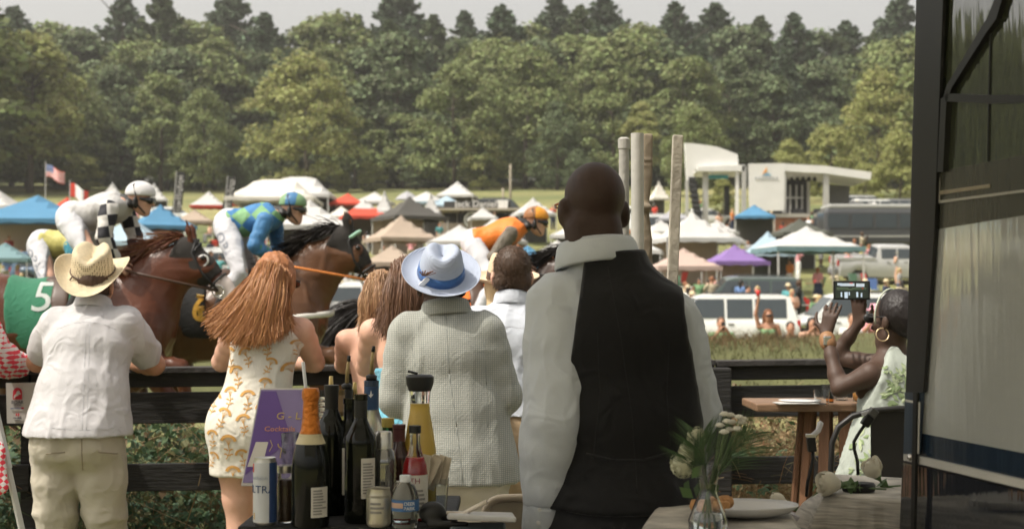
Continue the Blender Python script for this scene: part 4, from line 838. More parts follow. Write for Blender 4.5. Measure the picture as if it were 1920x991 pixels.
def item(i, px, d, yaw, lab, cat, group, col=None):
    w0 = lab.split(' below ')[0]
    for _ in range(30):
        lab = w0 + ' below ' + near(px)
        if lab not in _ul: break
        px = rr.uniform(0, 900) if px < 1000 else rr.uniform(1210, 1640)
    _ul.add(lab)
    r = ITP[i] if i not in iu else copy_tree(ITP[i]); iu.add(i); r.location = gp(px, d); r.rotation_euler = (0, 0, yaw); tag(r, lab, cat, group); r.name = ['camp_chair', 'cool_box', 'folding_table'][i]
    if col:
        for ch in r.children:
            if ch.name.split('.')[0] in ('seat', 'backrest', 'box', 'lid'): remat(ch, col)
rr = random.Random(5); cols = list(CCOL)
zones = [(-10, 330, 'beyond the first horse'), (330, 620, 'between the two near horses\' heads'), (620, 900, 'below the tan and grey tents'), (900, 1160, 'beyond the orange jockey'), (1200, 1330, 'between the white poles and the stage'), (1330, 1560, 'around the purple canopy'), (1560, 1720, 'near the silver pickup truck')]
crowd(700, 62, 'orange', 'khaki', 6, 3.1, 'guest in an orange top with one arm raised below the grey tent')
for i in range(283):
    px = rr.uniform(-20, 1715); d = rr.choice([rr.uniform(46, 60), rr.uniform(52, 76), rr.uniform(70, 105), rr.uniform(80, 116)])
    if 930 < px < 1160 and rr.random() < .6: continue
    for _ in range(25):
        c = rr.choice(cols); k = rr.choice([0, 1, 2, 3, 3, 4, 5, 1, 7]); lb = ('seated ' if k == 4 else 'hatted ' if k in (5, 7) else 'filming ' if k == 2 else '') + f'guest in {c} {"top" if k in (0, 2, 3, 4, 5) else "dress"} ' + ('on the near grass' if d < 58 else 'on the slope' if d < 85 else 'far up the slope') + ' below ' + near(px)
        if lb not in _ul: break
    _ul.add(lb); crowd(px, d, c, rr.choice(['navy', 'khaki', 'white', 'black', 'grey', c]), k, rr.uniform(0, 6.28), lb, h=rr.uniform(.95, 1.06))
redc, bluc, grc = fabric('chair_red', (.55, .05, .04)), fabric('chair_blue', (.08, .14, .3)), fabric('chair_green', (.1, .2, .12)); chl = [(redc, 'red'), (bluc, 'blue'), (grc, 'green')]
for i in range(34):
    px = rr.uniform(1210, 1640) if i < 20 else rr.uniform(0, 900); d = rr.uniform(50, 70) if i < 20 else rr.uniform(52, 90); c, cn = chl[i % 3] if i > 6 else chl[0]
    item(0, px, d, rr.uniform(0, 6.28), f'{cn} camp chair on the grass below ' + near(px), 'chair', 'camp chairs on the field', c)
clm = [(M('cooler_red', (.5, .05, .04), .5), 'red'), (M('cooler_blue', (.08, .2, .42), .5), 'blue'), (M('cooler_white', (.7, .7, .68), .5), 'white')]
for i in range(16): c, cn = clm[i % 3]; px = rr.uniform(1210, 1680) if i < 9 else rr.uniform(0, 900); item(1, px, rr.uniform(48, 68), rr.uniform(0, 6.28), f'{cn} cool box on the grass below ' + near(px), 'cool box', 'cool boxes on the field', c)
for i in range(14): px = rr.uniform(1210, 1600) if i < 7 else rr.uniform(0, 900); item(2, px, rr.uniform(54, 84), rr.uniform(-.4, .4), 'white folding table under the tents below ' + near(px), 'table', 'folding tables under the tents')
# the guests leaning on the bank (d = 27..28): seen from the front
def bank_guest(px, hy, pose, shirt, label, skn='tan', hair=2, fem=True, sun=False, hat=None, bare=False):
    d = 27.6; top = P(px, hy, d); J = stand(h=1.68, arms=pose, yaw=pi); dz = top.z - 1.72; base = V3((top.x, d, dz))
    for a in J:
        if isinstance(J[a], Vector): J[a] = J[a] + base
    J['R'] = Matrix.Rotation(pi, 3, 'Z'); r = thing('person', label, 'person', base, group='guests lined up behind the grass bank')
    link('body', body_sdf(J, fem=fem).mesh('body', .013), SK[skn], r)
    s = SDF(); torso(s, J, 1.04, fem=fem)
    if not bare:
        for sd in 'LR': arm(s, J, sd, 1.15, .4, .008)
        s.cut(J['neck'] + V3((0, 0, .0)), (0, 0, 1))
    else: s.cut(lerp(J['pel'], J['neck'], .80), (0, 0, 1))
    s.cut(J['pel'], (0, 0, -1)); link('top', s.mesh('top', .013, .008, disp=folds(.006, seed=px)), CCOL[shirt], r)
    s = SDF()
    s.ell(J['pel'], (.18, .135, .13), .04)
    for sd in 'LR': leg(s, J, sd, 1.08, 1, .006, foot=False)
    link('trousers', s.mesh('trousers', .02, .006), CCOL['navy'], r)
    s = SDF(); hc = J['head']; s.ell(hc + V3((0, .03, .05)), (.086, .094, .085), .02)
    if fem:
        for sg in (-1, 1): s.cap(hc + V3((sg * .06, .03, .0)), J['neck'] + V3((sg * .09, .02, -.06)), .045, .035, .02)
    s.cut(hc + V3((0, -.045, 0)), (0, -1, -.3)); link('hair', s.mesh('hair', .012), HCOL[hair], r)
    if sun: MB().box(hc + V3((0, -.105, .005)), (.135, .02, .04)).build('sunglasses', trim, r, bevel=.008)
    if pose == 'phone': MB().box(J['wrL'].lerp(J['wrR'], .5) + V3((0, -.03, .11)), (.08, .01, .15)).build('phone', trim, r, bevel=.004)
    if hat: MB().lathe([(0, .11), (.07, .105), (.088, .05), (.09, .0), (.19, -.02), (.195, -.01), (.09, .012)], hc + V3((0, .01, .055)), 20).build('hat', fabric('hat_' + hat, dict(pink=(.75, .35, .42), straw=(.6, .48, .33), cream=(.7, .66, .58))[hat]), r, True)
    return r, J
r_, J_ = bank_guest(1440, 577, 'up', 'green', 'cheering woman in a green strapless top raising a red cup', sun=True, bare=True, hair=3)
hp = J_['wrR'] + V3((0, -.02, .13)); cupo = MB().lathe([(.030, -.06), (.045, .06), (.042, .06), (.027, -.055)], hp + V3((0, 0, .03)), 16).build('plastic_cup', M('red_cup', (.6, .04, .03), .35), smooth=True); tag(cupo, 'red plastic cup held high by the cheering woman', 'cup')
bank_guest(1352, 592, 'phone', 'green', 'man in a dark green shirt filming with a phone in front of the white car', fem=False, hair=0)
bank_guest(1482, 600, 'fold', 'navy', 'dark haired man in a blue jacket right of the cheering woman', fem=False, hair=1)
bank_guest(1522, 592, 'phone', 'peach', 'dark haired woman in a peach top holding up a white phone', hair=1)
bank_guest(1598, 585, 'fold', 'white', 'man in a white shirt and blue cap behind the raised phone', fem=False, hair=0)
bank_guest(1640, 570, 'phone', 'pink', 'woman in a pink wide brimmed hat right of the raised phone', hat='pink')
bank_guest(1308, 625, 'down', 'teal', 'guest in a teal top beside the waiter\'s sleeve', hair=0)
bank_guest(640, 585, 'fold', 'white', 'guest in white seen below the dark horse\'s neck', hair=1, fem=False)
# ------------------------------------------------------------------ race horses and jockeys
def coat(name, c):
    m = M('coat_' + name, c, .32, .22, 3.2, bump=.12, bscale=60, spec=.4, sheen=.0); return m
leath = M('leather', (.06, .032, .02), .45, .1); blackl = M('black_strap', (.018, .017, .016), .5, .1); steel = M('steel', (.6, .58, .55), .25, .02, metal=1)
hoodm = M('hood_mesh', (.030, .026, .023), .85, .1, bump=.5, bscale=400); whitem = fabric('white_breeches', (.50, .50, .52))
def horse(px, py, d, s, ct, mane_m, head, label, cloth=None, cloth_no=None, no_col=None, hoodc=hoodm, ears=None, blaze=False, legs=None, collar=None, browband=None, piping=None, hood=True, cx=(-.78, -.12), npos=(-.5, 1.27)):
    w = P(px, py, d); base = V3((w.x, d, w.z - 1.62 * s)); r = thing('race_horse', label, 'horse', base, group='horses racing past the fence'); 
    L = lambda x, y, z: base + V3((x, y, z)) * s; poll, muz = head; R = None
    S = SDF(); E = lambda c, q, k=.12: S.ell(L(*c), [a * s for a in q], k * s)
    E((-.42, 0, 1.24), (.62, .30, .345)); E((.04, 0, 1.24), (.30, .245, .36)); E((-.98, 0, 1.31), (.34, .285, .31)); S.cap(L(-.2, 0, 1.49), L(0, 0, 1.5), .10 * s, .11 * s, .12 * s)
    E((-1.05, -.14, 1.12), (.24, .13, .30), .08); E((-1.05, .14, 1.12), (.24, .13, .30), .08); E((.14, -.15, 1.15), (.16, .11, .27), .06); E((.14, .15, 1.15), (.16, .11, .27), .06); E((-.75, 0, 1.15), (.3, .25, .25), .1)
    pz = V3(poll); nb = V3((.06, 0, 1.30)); nm_ = nb.lerp(pz, .5) + V3((.0, 0, .03)); ne = pz + V3((-.03, 0, -.10))
    S.chain([L(*nb), L(*nm_), L(*ne)], [.240 * s, .168 * s, .112 * s], .10 * s, sc=(1, .55, 1))
    mz = V3(muz); hd = (mz - pz).normalized(); hn = V3((-hd.z, 0, hd.x)); hn = hn if hn.z > 0 else -hn; hl = (mz - pz).length
    hp = lambda t, u, v=0: L(*(pz + hd * hl * t + hn * u + V3((0, v, 0))))
    def headsdf(S, o=0):
        S.chain([hp(.06, -.03), hp(.4, -.03), hp(.78, -.02), hp(.96, -.03)], [(.098 + o) * s, (.088 + o) * s, (.058 + o) * s, (.055 + o) * s], .03 * s, sc=(1, .82, 1))
        S.ell(hp(.30, -.10), ((.105 + o) * s, (.068 + o) * s, (.10 + o) * s), .05 * s); S.ell(hp(1.0, -.055), ((.045 + o) * s, (.04 + o) * s, (.05 + o) * s), .03 * s)
        for q in (-1, 1): S.ell(hp(.30, .02, q * .066), ((.035 + o) * s, (.022 + o) * s, (.028 + o) * s), .02 * s)
    headsdf(S)
    for q in (-1, 1):
        e0 = hp(.0, .05, q * .05); e1 = e0 + V3((-.035, q * .02, .17)) * s; S.cap(e0, e0.lerp(e1, .5), .026 * s, .032 * s, .02 * s, sc=(1, .7, 1)); S.cap(e0.lerp(e1, .5), e1, .030 * s, .006 * s, .01, sc=(1, .6, 1))
        S.ell(hp(.97, .015, q * .045), (.018 * s, .012 * s, .022 * s), .01)
    LG = legs or dict(fn=[(.12, -.16, 1.05), (.14, -.17, .98), (.42, -.17, .95), (.50, -.17, .60), (.46, -.17, .50)], ff=[(.12, .16, 1.05), (.12, .17, .92), (.32, .17, .62), (.42, .17, .25), (.52, .17, .12)],
                      hn=[(-1.08, -.15, 1.15), (-.98, -.16, .88), (-1.25, -.16, .62), (-1.42, -.16, .30), (-1.50, -.16, .16)], hf=[(-1.08, .15, 1.15), (-.85, .16, .85), (-.95, .16, .55), (-.72, .16, .25), (-.64, .16, .12)])
    for k_, pts in LG.items():
        f = k_[0] == 'f'; rr = [.13, .095, .056, .036, .034] if f else [.18, .12, .062, .038, .036]
        S.chain([L(*p) for p in pts], [q * s for q in rr], .03 * s); S.ell(L(*pts[2]), (.062 * s, .055 * s, .065 * s), .03)
        a = V3(pts[4]); b = (a - V3(pts[3])).normalized(); S.cap(L(*a), L(*(a + b * .08 + V3((.03, 0, -.02)))), .038 * s, .058 * s, .015)
    vein = folds(.012, (4, 4, 5), seed=px, fine=.5)
    o = link('body', S.mesh('body', .019, disp=vein, smooth=2), ct, r)
    # eye
    for q in (-1, 1): 
        MB().lathe([(0, .02), (.012, .016), (.02, .004), (.021, -.005)], hp(.30, .03, q * .082), 12, R=Matrix.Rotation(-q * pi / 2, 3, 'X')).build('eye', M('horse_eye', (.012, .008, .006), .08, spec=.8), r, True)
    if hood:
        H = SDF(); headsdf(H, .006); H.cap(hp(.02, -.05), hp(-.12, -.17), .115 * s, .12 * s, .03, sc=(1, .72, 1))
        if ears == 'cover':
            for q in (-1, 1):
                e0 = hp(.0, .05, q * .05); e1 = e0 + V3((-.038, q * .02, .185)) * s; H.cap(e0, e0.lerp(e1, .5), .031 * s, .037 * s, .02 * s, sc=(1, .7, 1)); H.cap(e0.lerp(e1, .5), e1, .035 * s, .009 * s, .01, sc=(1, .6, 1))
        for q in (-1, 1): H.sub(hp(.33, .015, q * .085), (.042 * s, .05 * s, .040 * s))
        H.cut(hp(.62, 0), V3((hd.x, 0, hd.z))).cut(hp(-.10, -.1), V3((-hd.x, 0, -hd.z)) + V3((-.4, 0, -.2)))
        ho = link('hood', H.mesh('hood', .012, smooth=1), hoodc, r)
        for q in (-1, 1): MB().tube([hp(.33 + .075 * math.cos(a), .015 + .042 * math.sin(a), q * .076) for a in np.linspace(0, 2 * pi, 15)], .007 * s, 6).build('eye_cup_rim', piping or blackl, ho, True)
    if blaze:
        B = SDF(); headsdf(B, .004); B.cut(hp(.66, 0), V3((-hd.x, 0, -hd.z))); link('white_muzzle', B.mesh('white_muzzle', .013, smooth=1), M('muzzle_white', (.58, .50, .46), .6, .12, 9), r)
    for q in (-1, 1): MB().lathe([(0, .004), (.014, .002), (.017, -.004)], hp(.97, .028, q * .056), 10, R=Matrix.Rotation(-q * pi / 2, 3, 'X')).build('nostril', M('nostril', (.05, .025, .02), .7), r, True)
    # bridle
    br = thing('bridle', None, None, base); br.parent = r; br.location = (0, 0, 0)
    bo = MB(); ringc = [hp(.80, -.065, q * .066) for q in (-1, 1)]
    for q, rc in zip((-1, 1), ringc):
        bo.tube([hp(.02, .09, q * .03), hp(.14, .0, q * .092), hp(.45, -.05, q * .082), rc], .010 * s, 6); bo.tube([hp(.10, .085, q * .0), hp(.13, .05, q * .075), hp(.22, -.17, q * .06), hp(.2, -.21, 0)], .008 * s, 6)
    bo.tube([hp(.68 + .0 * math.cos(a), -.03 + .082 * math.sin(a), .074 * math.cos(a)) for a in np.linspace(0, 2 * pi, 17)], .010 * s, 6)
    for o_ in (br,): bpy.data.objects.remove(o_)
    bob = bo.build('bridle', blackl, r, True)
    for rc in ringc: MB().tube([rc + V3((math.cos(a), 0, math.sin(a))) * .042 * s for a in np.linspace(0, 2 * pi, 17)], .006 * s, 6).build('bit_ring', steel, bob, True)
    if browband: MB().tube([hp(.10, .03, -.095), hp(.09, .10, -.05), hp(.09, .115, 0), hp(.09, .10, .05), hp(.10, .03, .095)], .014 * s, 6).build('browband', browband, r, True)
    # mane: windblown strands along the crest
    rg = np.random.default_rng(int(px) + 5); n = 1500; t = rg.uniform(0, 1, n); c0 = np.array([L(*(V3((-.02, 0, 1.56)).lerp(pz + V3((-.02, 0, .07)), a) + V3((-.06 * math.sin(pi * a), 0, .05 * math.sin(pi * a))))) for a in t])
    ln = rg.uniform(.08, .165, n) * s; di = np.stack([-.75 + rg.normal(size=n) * .35, rg.normal(size=n) * .35 - .15, .36 + rg.normal(size=n) * .28], 1); u = np.linspace(0, 1, 5)[None, :, None]
    p = c0[:, None, :] + di[:, None, :] * u * ln[:, None, None] + np.array([-.25, 0, -.55]) * (u ** 2) * ln[:, None, None]
    p[..., 1] += 0; v, f = ribbons(p, .012, .004, rng=rg); link('mane', mesh_np('mane', v, f), mane_m, r, smooth=False)
    n = 900; base_t = np.array(L(-1.30, 0, 1.36)); u = np.linspace(0, 1, 9)[None, :, None]; sp = rg.normal(size=(n, 1, 3)) * np.array([.10, .07, .10]); ln = rg.uniform(.6, 1.0, (n, 1, 1))
    p = base_t + rg.normal(size=(n, 1, 3)) * .018 + (np.array([-.62, 0, .05]) * u + np.array([0, 0, -.55]) * u ** 2) * s * ln + sp * u; v, f = ribbons(p, .014, .004, rng=rg); link('tail', mesh_np('tail', v, f), mane_m, r, smooth=False)
    # saddle cloth, saddle, girth
    def shell(xa, xb, zlow, off, name, mat, yl=None, vox=.018, par=r):
        Q = SDF(); Q.ell(L(-.42, 0, 1.24), (.62 * s, .30 * s, .345 * s), .12 * s); Q.ell(L(.04, 0, 1.24), (.30 * s, .245 * s, .36 * s), .12 * s); Q.ell(L(-.98, 0, 1.31), (.34 * s, .285 * s, .31 * s), .12 * s); Q.cap(L(-.2, 0, 1.49), L(0, 0, 1.5), .10 * s, .11 * s, .12 * s)
        Q.cut(L(xa, 0, 0), (-1, 0, -.12)).cut(L(xb, 0, 0), (1, 0, .10)).cut(L(0, 0, zlow), (0, 0, -1)); return link(name, Q.mesh(name, vox, off * s, smooth=1), mat, par)
    if cloth:
        sc_ = shell(cx[0], cx[1], 1.08, .020, 'saddle_cloth', cloth)
        if cloth_no:
            tm = text_mesh(cloth_no, .30 * s, .003); bv = BVHTree.FromPolygons([o_.co + (V3(base) - V3((0, 0, 0))) for o_ in sc_.data.vertices], [p_.vertices[:] for p_ in sc_.data.polygons])
            tm.transform(Matrix.Translation(L(npos[0], -.6, npos[1])) @ Matrix.Rotation(pi / 2, 4, 'X') @ Matrix.Diagonal((1.15, 1, 1, 1)))
            bmm = bmesh.new(); bmm.from_mesh(tm); bmesh.ops.triangulate(bmm, faces=bmm.faces); bmesh.ops.subdivide_edges(bmm, edges=bmm.edges[:], cuts=3, use_grid_fill=True)
            for v_ in bmm.verts:
                h = bv.ray_cast(V3((v_.co.x, v_.co.y - .5, v_.co.z)), V3((0, 1, 0)));
                if h[0] is not None: v_.co.y = h[0].y - .006
            bmm.to_mesh(tm); bmm.free(); link('race_number', tm, no_col, sc_, smooth=False)
    shell(-.30, -.20, .80, .030, 'girth', leath)
    G = SDF(); G.cap(L(-.50, 0, 1.55), L(-.18, 0, 1.57), .10 * s, .08 * s, .05, sc=(1, 1.6, .55)); G.cap(L(-.30, -.2, 1.5), L(-.22, -.30, 1.2), .07 * s, .05 * s, .03, sc=(1, .4, 1)); G.cap(L(-.30, .2, 1.5), L(-.22, .30, 1.2), .07 * s, .05 * s, .03, sc=(1, .4, 1))
    link('saddle', G.mesh('saddle', .016), leath, r)
    if collar: MB().tube([L(-.18, -.29, 1.2), L(.16, -.285, 1.24), L(.34, -.13, 1.26), L(.38, 0, 1.27), L(.34, .13, 1.26), L(.16, .285, 1.24), L(-.18, .29, 1.2)], .024 * s, 8).build('breast_girth', collar, r, True)
    return dict(root=r, L=L, hp=hp, ring=ringc, s=s)
manebay, maneblk, manered = [M('mane_' + n, c, .5, .3, 4, island=.4) for n, c in (('brown', (.10, .042, .022)), ('black', (.022, .017, .015)), ('red', (.16, .06, .03)))]
green_c, orange_c, blackc = fabric('saddlecloth_green', (.03, .14, .08)), fabric('saddlecloth_orange', (.75, .16, .03)), fabric('saddlecloth_black', (.02, .02, .02))
numw, numb, numy = fabric('number_white', (.72, .74, .72)), fabric('number_black', (.02, .02, .02)), fabric('number_yellow', (.75, .45, .08))
pipe = fabric('piping', (.6, .6, .58))
HA = horse(240, 512, 11.0, 1.07, coat('dark_bay', (.085, .026, .011)), manered, ((.43, 0, 1.81), (.78, 0, 1.47)), 'dark bay horse with a white muzzle and green cloth number 5', green_c, '5', numw, cx=(-.64, -.14), npos=(-.53, 1.44), blaze=True, piping=pipe)
HB = horse(175, 528, 12.6, 1.04, coat('liver', (.07, .035, .022)), maneblk, ((.50, 0, 1.78), (.86, 0, 1.46)), 'horse mostly hidden behind the number 5 horse, ridden by the yellow silks', fabric('saddlecloth_blue', (.05, .1, .3)), hood=False)
HCo = horse(530, 502, 11.9, 1.08, coat('bay', (.095, .042, .018)), maneblk, ((.48, 0, 1.87), (.76, 0, 1.49)), 'bay horse with a black hood, green browband and white breast girth', blackc, '6', numy, cx=(-.72, -.40), npos=(-.56, 1.30), ears='cover', collar=fabric('girth_white', (.55, .53, .48)), browband=fabric('browband_green', (.30, .50, .38)), piping=M('hood_eye', (.10, .045, .025), .6))
HD = horse(985, 520, 13.0, 1.06, coat('dark_brown', (.045, .022, .013)), maneblk, ((.52, 0, 1.82), (.86, 0, 1.50)), 'dark horse with an orange number 7 cloth, half hidden by the bald waiter', orange_c, '7', numb, npos=(-.42, 1.32))
# extra marks on cloths
def reins(H, hands, mat, name='reins', rad=.011):
    mb = MB()
    for rc, h, sg in zip(H['ring'], hands, (-1, 1)): m1 = rc.lerp(h, .35); m2 = rc.lerp(h, .75); yc = H['root'].location.y; m1.y = yc + sg * .15 * H['s']; m2.y = yc + sg * .20 * H['s']; mb.tube([rc, m1, m2, h], rad, 6)
    return mb.build(name, mat, H['root'], True)

def check_mat(name, a, b, sc, rot=0, sq=(1, 1, 1)):
    m = M(name, a, .75, .05, 8, bump=.2, bscale=30); n, l = tree_mats(m); bs = n['Principled BSDF']; tc = n.new('ShaderNodeTexCoord'); mp = n.new('ShaderNodeMapping'); ck = n.new('ShaderNodeTexChecker'); mp.inputs['Rotation'].default_value = (0, rot, 0); mp.inputs['Scale'].default_value = sq
    v = n.new('ShaderNodeVectorRotate'); ck.inputs['Scale'].default_value = sc; ck.inputs[1].default_value = (*a, 1); ck.inputs[2].default_value = (*b, 1); l.new(tc.outputs['Object'], mp.inputs[0])
    mm = n.new('ShaderNodeVectorMath'); mm.operation = 'MULTIPLY'; mm.inputs[1].default_value = (1, .0, 1); ad = n.new('ShaderNodeVectorMath'); ad.operation = 'ADD'; ad.inputs[1].default_value = (0, .001, 0); l.new(mp.outputs[0], mm.inputs[0]); l.new(mm.outputs[0], ad.inputs[0]); l.new(ad.outputs[0], ck.inputs[0]); l.new(ck.outputs[0], bs.inputs['Base Color']); return m
def jockey(d, px, label, H, silk, sleeve, cap, capb, vestback=None, cuff=None, txt=None, skn='fair', slv_r=1.15, rein=leath, thigh_txt_pos=None, capstripe=None):
    """px: joint name -> (px, py, dy)"""
    q = {a: P(b[0], b[1], d) + V3((0, b[2], 0)) for a, b in px.items()}; base = V3((q['pel'].x, d, q['anL'].z - .1)); r = thing('person', label, 'person', base, group='jockeys on the racing horses'); J = dict(q); J['k'] = .95
    J['R'] = Matrix(((0, 1, 0), (-1, 0, 0), (0, 0, 1)))       # columns right(-Y), forward(+X), up
    hf = V3((1, 0, -.12)); J['HR'] = frame(V3((.12, 0, 1)), V3((0, -1, 0)))
    S = SDF(); torso(S, J, .85); S.cap(J['neck'], J['head'], .052, .05, .03); headprims(S, J['head'], J['HR'], .97)
    for sd in 'LR':
        arm(S, J, sd, .88, hand=False); leg(S, J, sd, .86, foot=True)
        hand_prims(S, J['wr' + sd], (V3((.75, 0, -.55))), V3((0, -1 if sd == 'L' else 1, -.3)), .95, curl=(1.3, 1.3, 1.3, 1.3), side=1 if sd == 'R' else -1)
    link('body', S.mesh('body', .0105), SK[skn], r)
    T_ = SDF(); torso(T_, J, .98, b=.04, dz=1.15); R = torso_frame(J)
    T_.cut(lerp(J['pel'], J['neck'], -.02), J['pel'] - J['neck']).cut(J['neck'] + (J['neck'] - J['pel']).normalized() * .03, J['neck'] - J['pel'] + V3((0, 0, .3)))
    link('silks', T_.mesh('silks', .012, .014, disp=folds(.007, (7, 7, 8), seed=px['pel'][0])), silk, r)
    A = SDF()
    for sd in 'LR': arm(A, J, sd, slv_r, .97, .006, hand=False)
    link('sleeves', A.mesh('sleeves', .011, .006, disp=folds(.007, (10, 10, 8), seed=3 + px['pel'][0])), sleeve, r)
    if cuff:
        A = SDF()
        for sd in 'LR': A.cap(lerp(J['el' + sd], J['wr' + sd], .15), lerp(J['el' + sd], J['wr' + sd], .98), .052, .042, .02)
        link('cuffs', A.mesh('cuffs', .011, .004, disp=folds(.005, seed=9)), cuff, r)
    Bq = SDF(); Bq.ell(J['pel'] - R @ V3((0, 0, .01)), (.155, .15, .135), .05, np.array([list(x) for x in R]))
    for sd in 'LR': leg(Bq, J, sd, .98, .88, .010, foot=False)
    Bq.cut(lerp(J['pel'], J['neck'], .22), J['neck'] - J['pel']); bo = link('breeches', Bq.mesh('breeches', .011, .006, disp=folds(.005, (7, 7, 9), seed=px['pel'][0] + 9)), whitem, r)
    if txt:
        a, b = P(*thigh_txt_pos[0], d), P(*thigh_txt_pos[1], d); bv = BVHTree.FromPolygons([v_.co + base for v_ in bo.data.vertices], [p_.vertices[:] for p_ in bo.data.polygons]); tm = text_mesh(txt, .115, .001); ang = math.atan2(b.z - a.z, b.x - a.x); c = (a + b) / 2
        tm.transform(Matrix.Translation(V3((c.x, d - .8, c.z))) @ Matrix.Rotation(-ang, 4, 'Y') @ Matrix.Rotation(pi / 2, 4, 'X')); bmm = bmesh.new(); bmm.from_mesh(tm); bmesh.ops.triangulate(bmm, faces=bmm.faces)
        for v_ in bmm.verts:
            h = bv.ray_cast(V3((v_.co.x, d - 1.2, v_.co.z)), V3((0, 1, 0)))
            if h[0] is not None: v_.co.y = h[0].y - .004
        bmm.to_mesh(tm); bmm.free(); link('lettering', tm, fabric('thigh_print', (.33, .36, .42)), bo, smooth=False)
    for sd in 'LR':
        K = SDF(); K.chain([lerp(J['kn' + sd], J['an' + sd], .15), lerp(J['kn' + sd], J['an' + sd], .6), J['an' + sd]], [.058, .054, .043], .02); f = V3((1, 0, 0)); K.cap(J['an' + sd] + V3((0, 0, -.04)), J['an' + sd] + f * .15 + V3((0, 0, -.06)), .042, .032, .02); link('boot', K.mesh('boot', .012, .004), blackl, r)
    # helmet with cap cover, strap, goggles
    HR = J['HR']; hc = J['head'] + HR @ V3((0, -.004, .045)); K = SDF(); K.ell(hc, (.098, .118, .100), .02, np.array([list(x) for x in HR])); K.cut(hc + HR @ V3((0, 0, -.018)), HR @ V3((0, .10, -1))); me = K.mesh('helmet', .0085)
    ho = link('helmet', me, [cap, capb], r); hb = ho.data
    for p_ in hb.polygons:
        c = HR.inverted() @ (p_.center + base - hc)
        p_.material_index = 1 if (capstripe == 'sides' and c.y > .035) or (capstripe == 'back' and c.y < -.01) or (capstripe == 'sides' and c.y < -.055) else 0
    rim_ = SDF(); rim_.cap(hc + HR @ V3((-.05, .10, -.02)), hc + HR @ V3((.05, .10, -.02)), .014, None, .01, sc=(1, 1, .5)); link('peak', rim_.mesh('peak', .006), capb if capstripe else cap, ho)
    MB().tube([hc + HR @ V3((-.06 * 0 + .0, 0, .102)), hc + HR @ V3((.075, -.045, .06)), hc + HR @ V3((.098, -.012, -.01)), J['head'] + HR @ V3((.085, .01, -.05)), J['head'] + HR @ V3((.04, .055, -.10)), J['head'] + HR @ V3((0, .06, -.118))], .006, 6).build('chin_strap', blackl, ho, True)
    K = SDF()
    for q_ in (-1, 1): K.ell(J['head'] + HR @ V3((q_ * .083, -.012, -.03)), (.018, .045, .05), .01)
    K.cap(J['head'] + HR @ V3((-.06, -.07, -.05)), J['head'] + HR @ V3((.06, -.07, -.05)), .03, None, .03); K.cap(J['neck'] + V3((0, 0, .01)), lerp(J['neck'], J['head'], .4), .066, .062, .02); link('ear_cover', K.mesh('ear_cover', .009), blackl, ho)
    K = SDF(); K.cap(J['head'] + HR @ V3((-.045, .088, .0)), J['head'] + HR @ V3((.045, .088, .0)), .026, None, .02, sc=(1, .7, 1)); K.cap(J['head'] + HR @ V3((-.045, .085, .0)), J['head'] + HR @ V3((-.08, .02, .005)), .02, .012, .02); K.cap(J['head'] + HR @ V3((.045, .085, .0)), J['head'] + HR @ V3((.08, .02, .005)), .02, .012, .02)
    link('goggles', K.mesh('goggles', .008), M('goggle_lens', (.015, .015, .018), .12, spec=.8), r)
    reins(H, [J['wrR'] + V3((.05, 0, -.04)), J['wrL'] + V3((.05, 0, -.04))], rein); return r, J
silverv, blackv = fabric('silk_grey', (.42, .41, .40), rough=.5), fabric('silk_black', (.03, .03, .035))
checks = check_mat('silk_checks', (.02, .02, .025), (.54, .52, .49), 11.5, rot=.15); argyle = check_mat('silk_diamonds', (.05, .17, .36), (.17, .33, .16), 8.5, rot=.85, sq=(1, 1, 1.0)); bluesilk = fabric('silk_blue', (.055, .17, .34), rough=.5); greensilk = fabric('silk_green', (.06, .22, .10), rough=.5)
jA = jockey(11.0, dict(pel=(143, 412, 0), neck=(233, 381, 0), head=(263, 374, 0), shR=(216, 394, -.17), shL=(222, 390, .17), elR=(210, 447, -.24), elL=(240, 440, .22), wrR=(230, 497, -.13), wrL=(243, 494, .13), hipR=(143, 422, -.10), hipL=(143, 420, .10), knR=(205, 500, -.32), knL=(210, 495, .32), anR=(155, 585, -.33), anL=(155, 585, .33)),
    'jockey in grey silks with black and white checked sleeves and a white helmet', HA, silverv, checks, fabric('cap_white', (.58, .57, .57), rough=.4), blackl)
jB = jockey(12.6, dict(pel=(84, 462, 0), neck=(158, 452, 0), head=(188, 452, 0), shR=(146, 464, -.16), shL=(150, 460, .16), elR=(160, 500, -.23), elL=(168, 498, .22), wrR=(196, 520, -.12), wrL=(200, 518, .12), hipR=(84, 472, -.10), hipL=(84, 470, .10), knR=(120, 545, -.32), knL=(126, 542, .32), anR=(80, 615, -.33), anL=(80, 615, .33)),
    'jockey in olive yellow silks with teal sleeves, low behind the white jockey', HB, fabric('silk_yellow', (.42, .38, .12), rough=.5), fabric('silk_teal', (.03, .18, .24), rough=.5), blackv, redl, txt='OPAL', thigh_txt_pos=((62, 472), (100, 512)))
jC = jockey(11.9, dict(pel=(434, 424, 0), neck=(520, 402, 0), head=(549, 392, 0), shR=(503, 416, -.17), shL=(508, 412, .17), elR=(487, 462, -.25), elL=(512, 458, .22), wrR=(522, 488, -.13), wrL=(530, 484, .13), hipR=(430, 434, -.10), hipL=(430, 432, .10), knR=(466, 512, -.32), knL=(472, 508, .32), anR=(418, 590, -.33), anL=(418, 590, .33)),
    'jockey in blue and green diamond silks with a blue and green helmet', HCo, argyle, bluesilk, fabric('cap_blue', (.06, .17, .33), rough=.4), fabric('cap_green', (.18, .30, .16), rough=.4), cuff=greensilk, txt='OPAL', thigh_txt_pos=((418, 440), (446, 494)), rein=fabric('rein_orange', (.6, .2, .05)), capstripe='sides')
